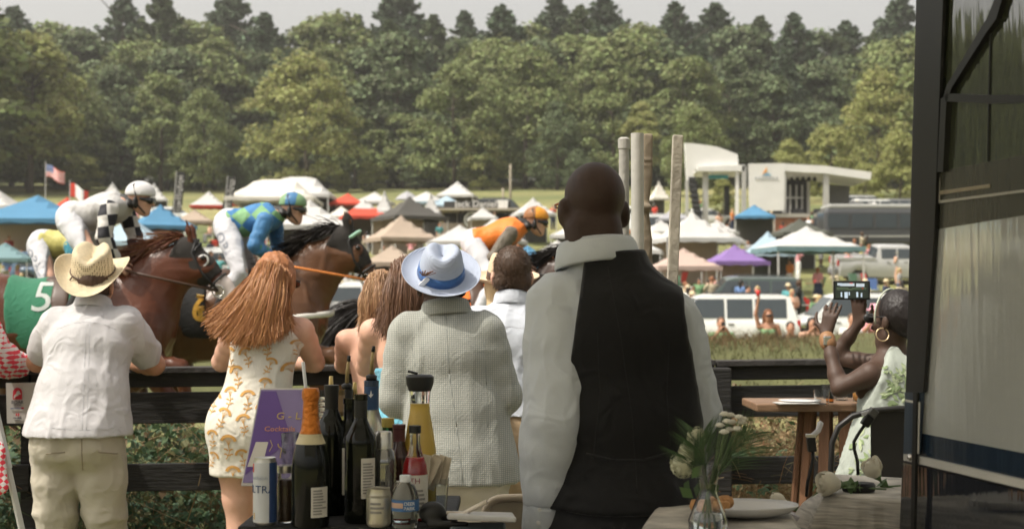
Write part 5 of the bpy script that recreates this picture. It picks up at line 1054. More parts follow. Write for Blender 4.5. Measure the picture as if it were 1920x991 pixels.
jD = jockey(13.0, dict(pel=(895, 457, 0), neck=(977, 424, 0), head=(1005, 416, 0), shR=(957, 440, -.17), shL=(962, 436, .17), elR=(926, 484, -.24), elL=(940, 482, .22), wrR=(985, 503, -.12), wrL=(992, 500, .12), hipR=(892, 466, -.10), hipL=(892, 464, .10), knR=(930, 535, -.32), knL=(935, 532, .32), anR=(885, 605, -.33), anL=(885, 605, .33)),
    'jockey in an orange vest with brown sleeves and an orange and brown helmet', HD, fabric('silk_orange', (.72, .19, .03), rough=.5), fabric('silk_brown', (.13, .11, .085), rough=.5), fabric('cap_orange', (.62, .26, .03), rough=.4), fabric('cap_brown', (.26, .12, .05), rough=.4), rein=blackl, capstripe='back')
# ------------------------------------------------------------------ black board fence
fm = M('fence_black', (.022, .021, .020), .75, .35, 2.2, bump=.4, bscale=6, sc3=(1.2, 8, 9)); n_, l_ = tree_mats(fm)
def worn(m, dark, worn_c):
    n, l = tree_mats(m); b = n['Principled BSDF']; tc = n.new('ShaderNodeTexCoord'); mp = n.new('ShaderNodeMapping'); mp.inputs['Scale'].default_value = (2.5, 14, 30); ns = n.new('ShaderNodeTexNoise'); ns.inputs['Scale'].default_value = 2.2; ns.inputs['Detail'].default_value = 9; ns.inputs['Roughness'].default_value = .7
    r = n.new('ShaderNodeValToRGB'); e = r.color_ramp.elements; e[0].position = .58; e[0].color = (*dark, 1); e[1].position = .78; e[1].color = (*worn_c, 1); l.new(tc.outputs['Object'], mp.inputs[0]); l.new(mp.outputs[0], ns.inputs[0]); l.new(ns.outputs[0], r.inputs[0]); l.new(r.outputs[0], b.inputs['Base Color'])
worn(fm, (.018, .017, .016), (.075, .068, .06)); fcap = M('fence_cap', (.1, .09, .08), .85, .3, 3, bump=.6, bscale=20); worn(fcap, (.035, .032, .03), (.20, .175, .145))
fr = thing('board_fence', 'black board fence running the whole width in front of the track', 'fence', (0, 6.9, 0))
D_ = 6.9
def board(y0l, y1l, y0r, y1r, x0, x1, th=.035, nm='board', mat=fm, dy=0.0):
    a0, a1, b0, b1 = P(x0, y0l, D_), P(x0, y1l, D_), P(x1, y0r, D_), P(x1, y1r, D_); o = MB().prism([a1 + V3((0, dy, 0)), b1 + V3((0, dy, 0)), b0 + V3((0, dy, 0)), a0 + V3((0, dy, 0))], (0, th, 0)).build(nm, mat, fr, bevel=.004); return o
yl = lambda y, x: y - (x - 100) * .0115
SEG = [(-420, 54), (57, 700), (703, 1340), (1343, 2300)]
for i, (a, b) in enumerate(SEG):
    j = random.uniform(-1.5, 1.5)
    board(yl(698, a) + j, yl(727, a) + j, yl(698, b) + j, yl(727, b) + j, a, b, dy=.002)
    board(yl(738, a), yl(796, a), yl(738, b) - j, yl(796, b) - j, a, b, dy=-.002); board(yl(871, a) + j, yl(922, a) + j, yl(870, b), yl(921, b), a, b); board(yl(1000, a), yl(1052, a), yl(1000, b), yl(1052, b), a, b)
    a_, b_ = P(a, yl(695, a) + j, D_), P(b, yl(695, b) + j, D_); MB().bar(a_ + V3((0, .03, 0)), b_ + V3((0, .03, 0)), .13, .028).build('top_cap', fcap, fr, bevel=.004)
for x in (56, 700, 1342, 1990):
    p = P(x, yl(694, x), D_); MB().box((p.x, D_ + (.10 if x != 1342 else -.065), p.z / 2 - .1), (.115, .12, p.z + .16)).build('post', fm, fr, bevel=.006)
# ------------------------------------------------------------------ weeds between the fence and the track
def island_ramp(name, cols, rough=.6, transl=.25):
    m = M(name, cols[0], rough, .1, 3, transl=transl, spec=.3); n, l = tree_mats(m); g = n.new('ShaderNodeNewGeometry'); r = n.new('ShaderNodeValToRGB'); r.color_ramp.interpolation = 'CONSTANT'; e = r.color_ramp.elements
    while len(e) < len(cols): e.new(.5)
    for i, c in enumerate(cols): e[i].position = i / len(cols); e[i].color = (*c, 1)
    l.new(g.outputs['Random Per Island'], r.inputs[0]); l.new(r.outputs[0], n['Principled BSDF'].inputs['Base Color'])
    for k in n:
        if k.type == 'BSDF_TRANSLUCENT': l.new(r.outputs[0], k.inputs[0])
    return m
weedg = island_ramp('weed_leaf', [(.055, .095, .045), (.075, .12, .05), (.10, .13, .055), (.05, .08, .04), (.14, .14, .06), (.08, .11, .07), (.16, .11, .06)])
weedb = island_ramp('weed_dry', [(.26, .18, .09), (.20, .14, .075), (.32, .24, .13), (.15, .11, .06), (.16, .15, .07), (.22, .12, .06)])
rg = np.random.default_rng(77)
def topz(x): return .93 + .10 * np.sin(x * 2.1) + .07 * np.sin(x * 5.3 + 1)
n = 34000; x = rg.uniform(-3.6, 3.6, n); y = rg.uniform(7.15, 8.9, n); z = topz(x) * (rg.uniform(0, 1, n) ** .62) * (1 - .15 * (y - 7.15)) ; keep = rg.uniform(0, 1, n) < np.where(x > .7, .16, .9); pos = np.stack([x, y, z], 1)[keep]; m_ = len(pos)
v, f = leaves(m_, pos, rg.uniform(.012, .045, m_), up=.5, aspect=1.5, rng=rg); tag(link('undergrowth', mesh_np('undergrowth', v, f), weedg, smooth=False), kind='stuff')
# five-fingered creeper leaves
n = 2600; x = rg.uniform(-3.4, 3.4, n); y = rg.uniform(7.1, 7.7, n); z = topz(x) * rg.uniform(.02, .75, n); V = []; F = []
for i in range(n):
    if x[i] > .7 and rg.random() < .6: continue
    c = np.array([x[i], y[i], z[i]]); nn = V3((rg.normal() * .4, -.7 + rg.normal() * .3, .8)).normalized(); u = nn.orthogonal().normalized(); w = nn.cross(u); a0 = rg.uniform(0, 6.3); s = rg.uniform(.035, .06)
    for k in range(5):
        a = a0 + (k - 2) * .75; d = u * math.cos(a) + w * math.sin(a); e = nn.cross(d); L = s * (1 - .12 * abs(k - 2)); b = len(V); cc = V3(c); V += [cc, cc + d * L * .55 + e * L * .26, cc + d * L - nn * L * .15, cc + d * L * .55 - e * L * .26]; F.append((b, b + 1, b + 2, b + 3))
tag(link('creeper', mesh_np('creeper', [tuple(q) for q in V], F), island_ramp('creeper_leaf', [(.05, .10, .05), (.065, .12, .055), (.08, .135, .065), (.045, .085, .05)]), smooth=False), kind='stuff')
def stems(n, xr, name, mat, h0, h1, w, y0=7.15, y1=8.9, seed=1, curve=.4):
    r = np.random.default_rng(seed); x = r.uniform(*xr, n); y = r.uniform(y0, y1, n); h = r.uniform(h0, h1, n); u = np.linspace(0, 1, 8)[None, :, None]; d = r.normal(size=(n, 1, 3)) * np.array([.35, .25, 0]) + np.array([0, 0, 1.]); bnd = r.normal(size=(n, 1, 3)) * np.array([curve, curve * .5, .1])
    p = np.stack([x, y, np.zeros(n)], 1)[:, None, :] + (d * u + bnd * u ** 2 - np.array([0, 0, .25]) * u ** 3) * h[:, None, None]; v, f = ribbons(p, w, w * .4, rng=r); tag(link(name, mesh_np(name, v, f), mat, smooth=False), kind='stuff')
stems(1800, (-3.6, 3.6), 'bramble_stems', weedb, .6, 1.15, .007, seed=2); stems(13000, (.5, 3.8), 'dry_grass', weedb, .45, 1.05, .005, seed=3, curve=.6); stems(2500, (-3.6, .6), 'long_grass', weedg, .5, 1.0, .006, seed=4, curve=.6)
n = 26000; x = rg.uniform(.5, 3.8, n); y = rg.uniform(7.2, 8.9, n); z = topz(x) * rg.uniform(0.05, 1, n); v, f = leaves(n, np.stack([x, y, z], 1), rg.uniform(.008, .022, n), up=.4, aspect=2.0, rng=rg); tag(link('dry_weeds', mesh_np('dry_weeds', v, f), weedb, smooth=False), kind='stuff')
# ------------------------------------------------------------------ guests at the fence, built joint by joint
def joints(d, px, k=1.0, yaw=0.0, head=None):
    J = {a: P(b[0], b[1], d) + V3((0, b[2] if len(b) > 2 else 0, 0)) for a, b in px.items()}; J['k'] = k; J['R'] = Matrix.Rotation(yaw, 3, 'Z')
    J['HR'] = frame(V3(head[1]) if head else (0, 0, 1), Matrix.Rotation(head[0] if head else yaw, 3, 'Z') @ V3((1, 0, 0))); return J
def guest(label, J, sk, group=None, **kw):
    base = V3((J['pel'].x, J['pel'].y, 0)); r = thing('person', label, 'person', base); link('body', body_sdf(J, **{a: b for a, b in kw.items() if a in ('g', 'fem', 'arm_r', 'leg_r', 'handsf')}).mesh('body', .0105), SK[sk], r); return r
def shirt(r, J, mat, sl=1.0, hem=.0, g=1.0, dz=1.0, off=.012, amp=.009, vox=.0085, nm='shirt', slr=1.2, fem=False, seed=1.0, flare=0.0, collar=None, neckz=.0, sleeves=True, widen=0.0):
    R = torso_frame(J); S = SDF(); torso(S, J, g, dz=dz, fem=fem, b=.035); up = (J['neck'] - J['pel']).normalized(); k = J['k']
    lo = J['pel'] - V3((0, 0, hem)); S.cap(lerp(J['pel'], J['neck'], .30), lo - V3((0, 0, .03)), (.155 + widen) * k, (.165 + flare + widen) * k, .05, sc=(1, .74 * dz, 1), R=R)
    if sleeves:
        for sd in 'LR': arm(S, J, sd, slr, sl, .006, hand=False)
        S.cut(J['neck'] + up * (.045 + neckz) * k, up)
    cuts = S.cuts
    S.cut(lo, (0, 0, -1))
    # the hem plane must not clip long sleeves: they are added as their own surface below it
    me = S.mesh(nm, vox, off, disp=folds(amp, (7, 7, 4.5), seed))
    o = link(nm, me, mat, r)
    if sleeves and sl > .6:
        A = SDF()
        for sd in 'LR': arm(A, J, sd, slr, sl, .006, hand=False)
        A.cut(lo + V3((0, 0, .0)), (0, 0, 1))
        me2 = A.mesh('lower_sleeve', vox, off, disp=folds(amp, (7, 7, 4.5), seed))
        if len(me2.vertices): link('sleeve', me2, mat, o)
    if collar:
        rx, ry = collar; n0 = J['neck'] + up * (.030 if rx < .08 else .016) * k
        pts = [n0 + R @ V3((rx * math.cos(a), ry * math.sin(a), -.012 * math.sin(a))) * k for a in np.linspace(0, 2 * pi, 17)]
        m_ = 40; V = []; F = []; pf = [(.97, -.030), (.955, .0), (.95, .022), (.985, .028), (1.03, .018), (1.09, -.004), (1.13, -.024), (1.10, -.030)]
        for i in range(m_):
            a = 2 * pi * i / m_; dp = .012 * math.sin(a)
            for s_, z_ in pf: V.append(n0 + R @ V3((rx * s_ * math.cos(a), ry * s_ * math.sin(a), z_ - dp)) * k)
        L_ = len(pf); me3 = bpy.data.meshes.new('collar'); me3.from_pydata([tuple(v_) for v_ in V], [], [(i * L_ + j, ((i + 1) % m_) * L_ + j, ((i + 1) % m_) * L_ + j + 1, i * L_ + j + 1) for i in range(m_) for j in range(L_ - 1)]); co = link('collar', me3, mat, o); co.modifiers.new('t', 'SOLIDIFY').thickness = .002
    return o
def trousers(r, J, mat, g=1.0, off=.012, amp=.008, seed=4.0, top=.12, belt=None, lr=1.05, vox=.0095, flare=.012):
    S = SDF(); R = torso_frame(J); k = J['k']; S.ell(J['pel'] + R @ V3((0, -.012 * k, -.01)), (.160 * g * k, .125 * g * k, .14 * k), .04, np.array([list(x) for x in R])); S.cap(J['pel'] + V3((0, 0, .02)), J['pel'] + V3((0, 0, .14)), .145 * g * k, .14 * g * k, .04, sc=(1, .72, 1))
    for sg, sd in ((-1, 'L'), (1, 'R')): leg(S, J, sd, lr * g, 1, flare, foot=False); S.ell(J['pel'] + R @ V3((sg * .075 * k, -.045 * k, -.05 * k)), (.085 * g * k, .085 * g * k, .10 * k), .03)
    S.cut(J['pel'] + V3((0, 0, top * k)), (0, 0, 1)); o = link('trousers', S.mesh('trousers', vox, off, disp=folds(amp, (6, 6, 9), seed)), mat, r)
    for sd in 'LR':
        K = SDF(); w = J['an' + sd]; f = J['R'] @ V3((0, 1, 0)); K.cap(w + V3((0, 0, -.04)) - f * .04, w + f * .17 + V3((0, 0, -.055)), .045, .034, .02); link('shoe', K.mesh('shoe', .014), leath, r)
    if belt:
        B = SDF(); B.cap(J['pel'] + V3((0, 0, .0)), J['pel'] + V3((0, 0, .14)), .148 * g * k, .143 * g * k, .02, sc=(1, .74, 1)); B.cut(J['pel'] + V3((0, 0, (top + .005) * k)), (0, 0, 1)).cut(J['pel'] + V3((0, 0, (top - .03) * k)), (0, 0, -1)); link('belt', B.mesh('belt', .008, off + .006), belt, o)
    return o
def strand_hair(name, r, roots, ends, mat, n=1500, w=.006, mid=None, seed=1, m=9, wob=.012, side=(0, -1, 0), wave=0.0):
    """roots/ends: lists of matching guide points; strands are random blends of neighbouring guides"""
    g = np.random.default_rng(seed); R0 = np.array([list(p) for p in roots]); E0 = np.array([list(p) for p in ends]); M0 = np.array([list(p) for p in mid]) if mid else (R0 + E0) / 2
    t = g.uniform(0, len(roots) - 1.001, n); i = t.astype(int); f = (t - i)[:, None]; a = R0[i] * (1 - f) + R0[i + 1] * f + g.normal(size=(n, 3)) * wob; b = E0[i] * (1 - f) + E0[i + 1] * f + g.normal(size=(n, 3)) * wob * 1.8; c = M0[i] * (1 - f) + M0[i + 1] * f + g.normal(size=(n, 3)) * wob * 1.2
    ln = g.uniform(.78, 1.04, (n, 1)); b = a + (b - a) * ln; u = np.linspace(0, 1, m)[None, :, None]; p = a[:, None] * (1 - u) ** 2 + 2 * (2 * c[:, None] - (a[:, None] + b[:, None]) / 2 - 0 * c[:, None]) * u * (1 - u) + b[:, None] * u ** 2
    if wave: p = p + wave * np.sin(u * 9 + g.uniform(0, 6.3, (n, 1, 1))) * g.normal(size=(n, 1, 3)) * u
    v, fc = ribbons(p, w, w * .5, side=side, rng=g); return link(name, mesh_np(name, v, fc), mat, r, smooth=False)
linen_white = fabric('linen_white', (.44, .43, .435), bs=180, bump=.15); khaki = fabric('khaki', (.40, .365, .295), bs=250); hemp = hairm('redhead', (.35, .155, .057))

def seam(o, pts, mat, r=.0016, nm='seam'):
    p_ = o; off = V3(); q_ = o
    while q_ is not None: off += q_.location; q_ = q_.parent
    bv = BVHTree.FromPolygons([v_.co + off for v_ in o.data.vertices], [f_.vertices[:] for f_ in o.data.polygons]); c = V3((0, 0, HC)); L = []
    for a, b in zip(pts[:-1], pts[1:]):
        for t in np.linspace(0, 1, 9):
            e = (P(a[0] + (b[0] - a[0]) * t, a[1] + (b[1] - a[1]) * t, 5.) - c).normalized(); h = bv.ray_cast(c, e)
            if h[0] is not None: L.append(h[0] + e * r * .3)
    if len(L) > 3: MB().tube(L, r, 5).build(nm, mat, o, True)
def fuzz(o, n, ln, mat, w=.0016, down=.5, seed=1):
    g = np.random.default_rng(seed); me = o.data; m_ = len(me.vertices); co = np.empty(m_ * 3); me.vertices.foreach_get('co', co); no = np.empty(m_ * 3); me.vertices.foreach_get('normal', no); co = co.reshape(-1, 3); no = no.reshape(-1, 3); i = g.integers(0, m_, n)
    d = no[i] * .55 + g.normal(size=(n, 3)) * .35 + np.array([0, 0, -down]); u = np.linspace(0, 1, 3)[None, :, None]; p = (co[i] + g.normal(size=(n, 3)) * .003)[:, None] + d[:, None] * u * ln
    v, f = ribbons(p, w, w * .5, rng=g); link('hair_strands', mesh_np('hair_strands', v, f), mat, o, world_verts=False, smooth=False)
seamw, seamk, seamg, seamb = [M('stitch_' + n, c, .9) for n, c in (('white', (.40, .40, .42)), ('khaki', (.25, .21, .16)), ('grey', (.22, .23, .21)), ('black', (.016, .016, .017)))]
# ---- man in the straw cowboy hat
J = joints(6.4, dict(pel=(153, 812, -.06), neck=(161, 585, .10), head=(160, 535, .14), shL=(100, 612, .08), shR=(222, 610, .08), elL=(34, 682, .26), elR=(262, 688, .26), wrL=(92, 690, .50), wrR=(190, 690, .50), hipL=(115, 838, -.06), hipR=(192, 838, -.06), knL=(110, 1010, -.04), knR=(204, 1010, -.02), anL=(118, 1165, -.08), anR=(205, 1165, -.08)), 1.02, head=(-.1, (0, .15, 1)))
r = guest('man in a straw cowboy hat, white shirt and khaki trousers leaning on the fence', J, 'tan', g=1.15, arm_r=1.15)
so_ = shirt(r, J, linen_white, sl=.34, hem=.0, g=1.14, dz=1.1, slr=1.22, off=.016, amp=.007, seed=2.2, collar=(.078, .072), flare=.022, widen=.032)
to_ = trousers(r, J, khaki, g=1.06, lr=1.02, amp=.009, top=.03, flare=.004)
seam(so_, [(106, 617), (135, 606), (162, 603), (190, 606), (217, 617)], seamw); seam(so_, [(161, 606), (158, 700), (154, 806)], seamw, .0014); seam(so_, [(168, 606), (166, 700), (162, 806)], seamw, .0012); seam(so_, [(78, 800), (150, 806), (228, 800)], seamw, .0012)
seam(to_, [(153, 822), (153, 845), (155, 880)], seamk, .003); seam(to_, [(86, 850), (122, 847)], seamk, .003, 'pocket'); seam(to_, [(184, 847), (220, 850)], seamk, .003, 'pocket')
K = SDF(); K.ell(J['head'] + V3((0, -.015, .02)), (.088, .104, .095), .02); K.cut(J['head'] + V3((0, 0, -.055)), (0, .3, -1)).cut(J['head'] + V3((0, .03, 0)), (0, 1, -.3)); hm_ = hairm('short_brown', (.07, .04, .024)); fuzz(link('hair', K.mesh('hair', .008, disp=folds(.004, (40, 40, 20), 3)), hm_, r), 4000, .008, hm_)
def cowboy_hat(c, tilt, label):
    ro = thing('cowboy_hat', label, 'hat', c); n = 56; V = []; F = []; Rt = Matrix.Rotation(tilt[0], 3, 'X') @ Matrix.Rotation(tilt[1], 3, 'Y'); prof = [(.0, .105), (.03, .108), (.06, .118), (.078, .116), (.086, .10), (.090, .06), (.096, .0), (.103, -.012), (.13, -.016), (.165, -.012), (.186, -.004)]
    for i, (q, z) in enumerate(prof):
        for k in range(n):
            a = 2 * pi * k / n; sx, sy = 1.0, 1.12; x, y = q * math.cos(a) * sx, q * math.sin(a) * sy; zz = z
            if i <= 4: zz -= .034 * math.exp(-(x / .028) ** 2) * (1 if y > -.085 else .6) ; zz += .012 * (y / .1)
            if i >= 7: zz += (abs(math.cos(a)) ** 2.2) * .050 * ((q - .10) / .075) ** 1.3 - (abs(math.sin(a)) ** 3) * .022 * ((q - .1) / .075); x *= (1 - .10 * ((q - .1) / .075) * abs(math.cos(a)))
            V.append(c + Rt @ V3((x, y, zz)))
    for i in range(len(prof) - 1):
        for k in range(n): k2 = (k + 1) % n; F.append((i * n + k, i * n + k2, (i + 1) * n + k2, (i + 1) * n + k))
    crn = [f_ for j_, f_ in enumerate(F) if j_ // n < 7]; brm = [f_ for j_, f_ in enumerate(F) if j_ // n >= 6]
    straw = M('straw_weave', (.62, .52, .35), .7, .12, 60, bump=.6, bscale=260); vent = M('straw_vent', (.60, .50, .33), .7, .1); nn, ll = tree_mats(vent)
    ck = nn.new('ShaderNodeTexVoronoi'); ck.inputs['Scale'].default_value = 105; ck.inputs['Randomness'].default_value = .05; tc = nn.new('ShaderNodeTexCoord'); rp = nn.new('ShaderNodeValToRGB'); rp.color_ramp.elements[0].position = .28; rp.color_ramp.elements[0].color = (.12, .08, .05, 1); rp.color_ramp.elements[1].position = .42; rp.color_ramp.elements[1].color = (.62, .52, .35, 1)
    ll.new(tc.outputs['Object'], ck.inputs[0]); ll.new(ck.outputs['Distance'], rp.inputs[0]); ll.new(rp.outputs[0], nn['Principled BSDF'].inputs['Base Color'])
    for nm, ff in (('crown', crn), ('brim', brm)):
        me = bpy.data.meshes.new(nm); me.from_pydata([tuple(q) for q in V], [], ff)
        if nm == 'crown': me.materials.append(straw); me.materials.append(vent); [setattr(p_, 'material_index', 1 if 4 <= j_ // n < 6 else 0) for j_, p_ in enumerate(me.polygons)]
        bm = bmesh.new(); bm.from_mesh(me); bmesh.ops.delete(bm, geom=[v_ for v_ in bm.verts if not v_.link_faces], context='VERTS'); bmesh.ops.recalc_face_normals(bm, faces=bm.faces); bm.to_mesh(me); bm.free()
        o = link(nm, me, None if nm == 'crown' else straw, ro); sm = o.modifiers.new('t', 'SOLIDIFY'); sm.thickness = .003; ss = o.modifiers.new('s', 'SUBSURF'); ss.levels = ss.render_levels = 1
    MB().tube([c + Rt @ V3((.098 * math.cos(a), .110 * math.sin(a), .008)) for a in np.linspace(0, 2 * pi, 41)], .004, 6).build('hat_band', leath, ro, True); MB().tube([c + Rt @ V3((-.07, -.086, .010)), c + Rt @ V3((-.08, -.092, -.004))], .004, 6).build('band_knot', leath, ro, True)
cowboy_hat(J['head'] + V3((-.005, -.01, .065)), (.46, .06), 'straw cowboy hat with a vented crown worn by the man in the white shirt')

# ---- woman with long red hair and floral dress
J = joints(6.25, dict(pel=(474, 800, -.04), neck=(503, 588, .08), head=(508, 528, .13), shL=(436, 622, .06), shR=(560, 620, .08), elL=(396, 682, .22), elR=(576, 684, .25), wrL=(440, 686, .48), wrR=(530, 690, .48), hipL=(442, 822, -.04), hipR=(498, 822, -.02), knL=(452, 985, -.02), knR=(505, 985, 0), anL=(450, 1150, -.06), anR=(505, 1150, -.06)), 1.0, head=(-.55, (0, .12, 1)))
r = guest('woman with long red hair in a white dress with gold floral embroidery', J, 'fair', fem=True, arm_r=1.2, leg_r=.95, g=.98)
S = SDF(); torso(S, J, 1.06, fem=True, b=.035, dz=1.08); S.cap(lerp(J['pel'], J['neck'], .35), J['pel'], .13, .160, .05, sc=(1, .78, 1)); S.cap(J['pel'], P(464, 905, 6.22), .162, .155, .05, sc=(1, .8, 1)); S.cut(P(462, 889, 6.22), (0, 0, -1)).cut(J['neck'] + V3((0, 0, .0)), (0, -.1, 1)).cut(J['shL'] + V3((.03, 0, 0)), (-1, 0, .75)).cut(J['shR'] + V3((-.03, 0, 0)), (1, 0, .75))
dress = link('dress', S.mesh('dress', .0085, .008, disp=folds(.004, (8, 8, 5), 5)), fabric('dress_white', (.56, .53, .46), bs=200), r)
def embroidery(dress, base, seed, cam_from, xr, zr, n, mat, size=.05, host=None):
    """raised fans, stems and leaves stitched on the cloth: each laid on the surface met along the ray"""
    bv = BVHTree.FromPolygons([v_.co + base for v_ in dress.data.vertices], [p_.vertices[:] for p_ in dress.data.polygons]); g = random.Random(seed); mb = MB(); pts = []; k = 0
    def on(x, z, up=.003):
        h = bv.ray_cast(V3((x, cam_from, z)), V3((0, 1, 0))); return (h[0] + h[1] * up, h[1]) if h[0] is not None else (None, None)
    def strip(pl, w):
        pr = None; vs = []
        for (x, z) in pl:
            q, nn = on(x, z)
            if q is None: return
            vs.append((q, nn))
        if len(vs) < 2: return
        a = []
        for i, (q, nn) in enumerate(vs): d = (vs[min(i + 1, len(vs) - 1)][0] - vs[max(i - 1, 0)][0]).normalized(); s_ = d.cross(nn).normalized() * w * .5; a += [q - s_, q + s_]
        mb.add(a, [(2 * i, 2 * i + 1, 2 * i + 3, 2 * i + 2) for i in range(len(vs) - 1)])
    tries = 0
    while k < n and tries < 4000:
        tries += 1; x, z = g.uniform(*xr), g.uniform(*zr)
        if any((x - a) ** 2 + ((z - b) * .8) ** 2 < (size * 1.75) ** 2 for a, b in pts): continue
        if on(x, z)[0] is None: continue
        pts.append((x, z)); k += 1; s = size * g.uniform(.85, 1.2); t0 = g.uniform(-.5, .5); f = lambda u, w_: (x + s * (u * math.cos(t0) - w_ * math.sin(t0)), z + s * (u * math.sin(t0) + w_ * math.cos(t0)))
        for a in np.linspace(.25, 2.9, 20): strip([f(.48 * math.cos(a), .42 * math.sin(a)), f(.78 * math.cos(a), .66 * math.sin(a))], s * .115)
        for a in np.linspace(.5, 2.6, 7): strip([f(0, -.35), f(.22 * math.cos(a), .1 * math.sin(a)), f(.48 * math.cos(a), .42 * math.sin(a))], s * .03)
        c = [f(0, -.35), f(.1, -.8), f(.0, -1.2), f(-.25, -1.6)]; strip(c, s * .08)
        for sg in (-1, 1):
            for q in (.8, 1.25): strip([f(sg * .05, -q), f(sg * .28, -q + .16), f(sg * .42, -q + .12)], s * .13)
    return mb.build('embroidery', mat, dress)
embroidery(dress, V3((J['pel'].x, J['pel'].y, 0)), 3, 5.2, (P(405, 700, 6.25).x, P(560, 700, 6.25).x), (P(0, 888, 6.2).z, P(0, 605, 6.2).z), 64, M('gold_thread', (.46, .25, .07), .8, .15, 30), size=.040)
K = SDF(); hc = J['head']; hr = J['HR']; K.ell(hc + V3((0, -.02, .04)), (.086, .102, .098), .02); K.cap(hc + V3((0, -.05, -.02)), J['neck'] + V3((-.03, -.10, -.05)), .085, .10, .04, sc=(1, .7, 1)); K.cut(hc + hr @ V3((0, .052, 0)), hr @ V3((0, 1, -.35))); K.cut(J['neck'] + V3((0, 0, -.10)), (0, 0, -1))
link('hair', K.mesh('hair', .009, disp=folds(.007, (26, 26, 4), 8)), hemp, r)
q = lambda x, y, dy: P(x, y, 6.25) + V3((0, dy, 0)); top_ = [q(478, 512, .02), q(490, 500, -.02), q(505, 496, -.03), q(520, 500, -.02), q(532, 512, .03), q(536, 525, .06)]
strand_hair('hair_length', r, top_, [q(398, 600, -.10), q(420, 622, -.13), q(455, 640, -.13), q(492, 640, -.12), q(525, 630, -.11), q(548, 612, -.05)], hemp, n=11000, mid=[q(448, 552, -.06), q(466, 562, -.10), q(488, 570, -.12), q(510, 572, -.11), q(528, 570, -.07), q(536, 570, 0)], w=.0028, seed=5, wob=.008, wave=.002)
strand_hair('hair_half_up', r, [q(476, 520, .02), q(500, 498, -.03), q(534, 520, .06)], [q(470, 560, -.11), q(474, 562, -.12), q(478, 560, -.12)], hemp, n=900, mid=[q(470, 538, -.04), q(485, 528, -.09), q(515, 535, -.07)], w=.0035, seed=6, wob=.004)
g_ = MB(); g_.tube([hc + hr @ V3((.07, .02, .01)), hc + hr @ V3((.062, .09, .01))], .004, 6); g_.build('glasses_temple', blackl, r); K = SDF()
for sg in (-1, 1): K.ell(hc + hr @ V3((sg * .035, .10, .0)), (.026, .008, .02), .003, np.array([list(x) for x in hr]))
link('sunglasses', K.mesh('sunglasses', .005), M('lens_brown', (.08, .03, .015), .1, spec=.8), r)

# ---- two long haired women with bare shoulders
def bare_woman(label, d, px, hairmat, strands, topmat, topz_, seed, yaw=0.0, arm_r=1.15, headyaw=0.0):
    J = joints(d, px, .97, yaw, head=(headyaw, (0, .12, 1))); r = guest(label, J, 'fair', fem=True, arm_r=arm_r, g=1.05); S = SDF(); torso(S, J, 1.08, fem=True, dz=1.05); S.cap(J['pel'], J['pel'] - V3((0, 0, .35)), .165, .19, .05, sc=(1, .75, 1)); S.cut(V3((0, 0, topz_)), (0, 0, 1)).cut(J['pel'] - V3((0, 0, .34)), (0, 0, -1))
    link('dress', S.mesh('dress', .010, .007, disp=folds(.006, (12, 12, 30), seed)), topmat, r); K = SDF(); hc = J['head']; K.ell(hc + V3((0, -.015, .04)), (.084, .102, .096), .02); K.cap(hc + V3((0, -.05, -.03)), hc + V3((0, -.10, -.14)), .075, .07, .04, sc=(1, .7, 1)); hr = J['HR']; K.cut(hc + hr @ V3((0, .05, 0)), hr @ V3((0, 1, -.35)))
    link('hair', K.mesh('hair', .010, disp=folds(.006, (26, 26, 4), seed)), hairmat, r); q = lambda x, y, dy: P(x, y, d) + V3((0, dy, 0))
    strand_hair('hair_length', r, [q(*a) for a in strands[0]], [q(*a) for a in strands[2]], hairmat, n=5500, mid=[q(*a) for a in strands[1]], w=.0035, seed=seed, wob=.009, wave=.003); return r, J
tealtop = fabric('teal_top', (.12, .33, .42), bs=80, bump=.5); hb = hairm('long_brown', (.13, .065, .035)); hl_ = hairm('light_brown', (.30, .17, .085))
bare_woman('woman with light brown hair and bare shoulder left of the dark haired woman', 6.45, dict(pel=(705, 815, 0), neck=(705, 612, .08), head=(712, 560, .12), shL=(648, 640, .06), shR=(760, 640, .08), elL=(632, 688, .24), elR=(780, 690, .24), wrL=(680, 690, .48), wrR=(740, 690, .48), hipL=(680, 838, 0), hipR=(732, 838, 0), knL=(680, 1000, 0), knR=(732, 1000, 0), anL=(680, 1150, 0), anR=(732, 1150, 0)),
    hl_, ([(690, 540, .02), (700, 520, -.03), (715, 514, -.04), (732, 526, 0)], [(684, 570, -.02), (695, 565, -.10), (715, 562, -.12), (738, 565, -.06)], [(684, 610, -.05), (698, 628, -.10), (720, 632, -.11), (745, 625, -.06)]), fabric('cream_top', (.6, .55, .48)), 1.0, 31, headyaw=.3)
bare_woman('woman with long dark brown hair and a teal strapless top', 6.05, dict(pel=(765, 825, 0), neck=(758, 592, .06), head=(765, 540, .10), shL=(697, 622, .04), shR=(815, 622, .06), elL=(676, 692, .22), elR=(835, 695, .24), wrL=(720, 690, .46), wrR=(790, 690, .48), hipL=(737, 850, 0), hipR=(793, 850, 0), knL=(737, 1020, 0), knR=(793, 1020, 0), anL=(737, 1180, 0), anR=(793, 1180, 0)),
    hb, ([(738, 520, .0), (745, 496, -.04), (765, 488, -.05), (790, 500, -.03)], [(726, 552, -.03), (742, 550, -.11), (768, 550, -.13), (795, 552, -.09)], [(712, 608, -.06), (736, 628, -.12), (768, 630, -.13), (800, 620, -.10)]), tealtop, float(P(0, 690, 6.05).z), 32, arm_r=1.2, headyaw=.25)

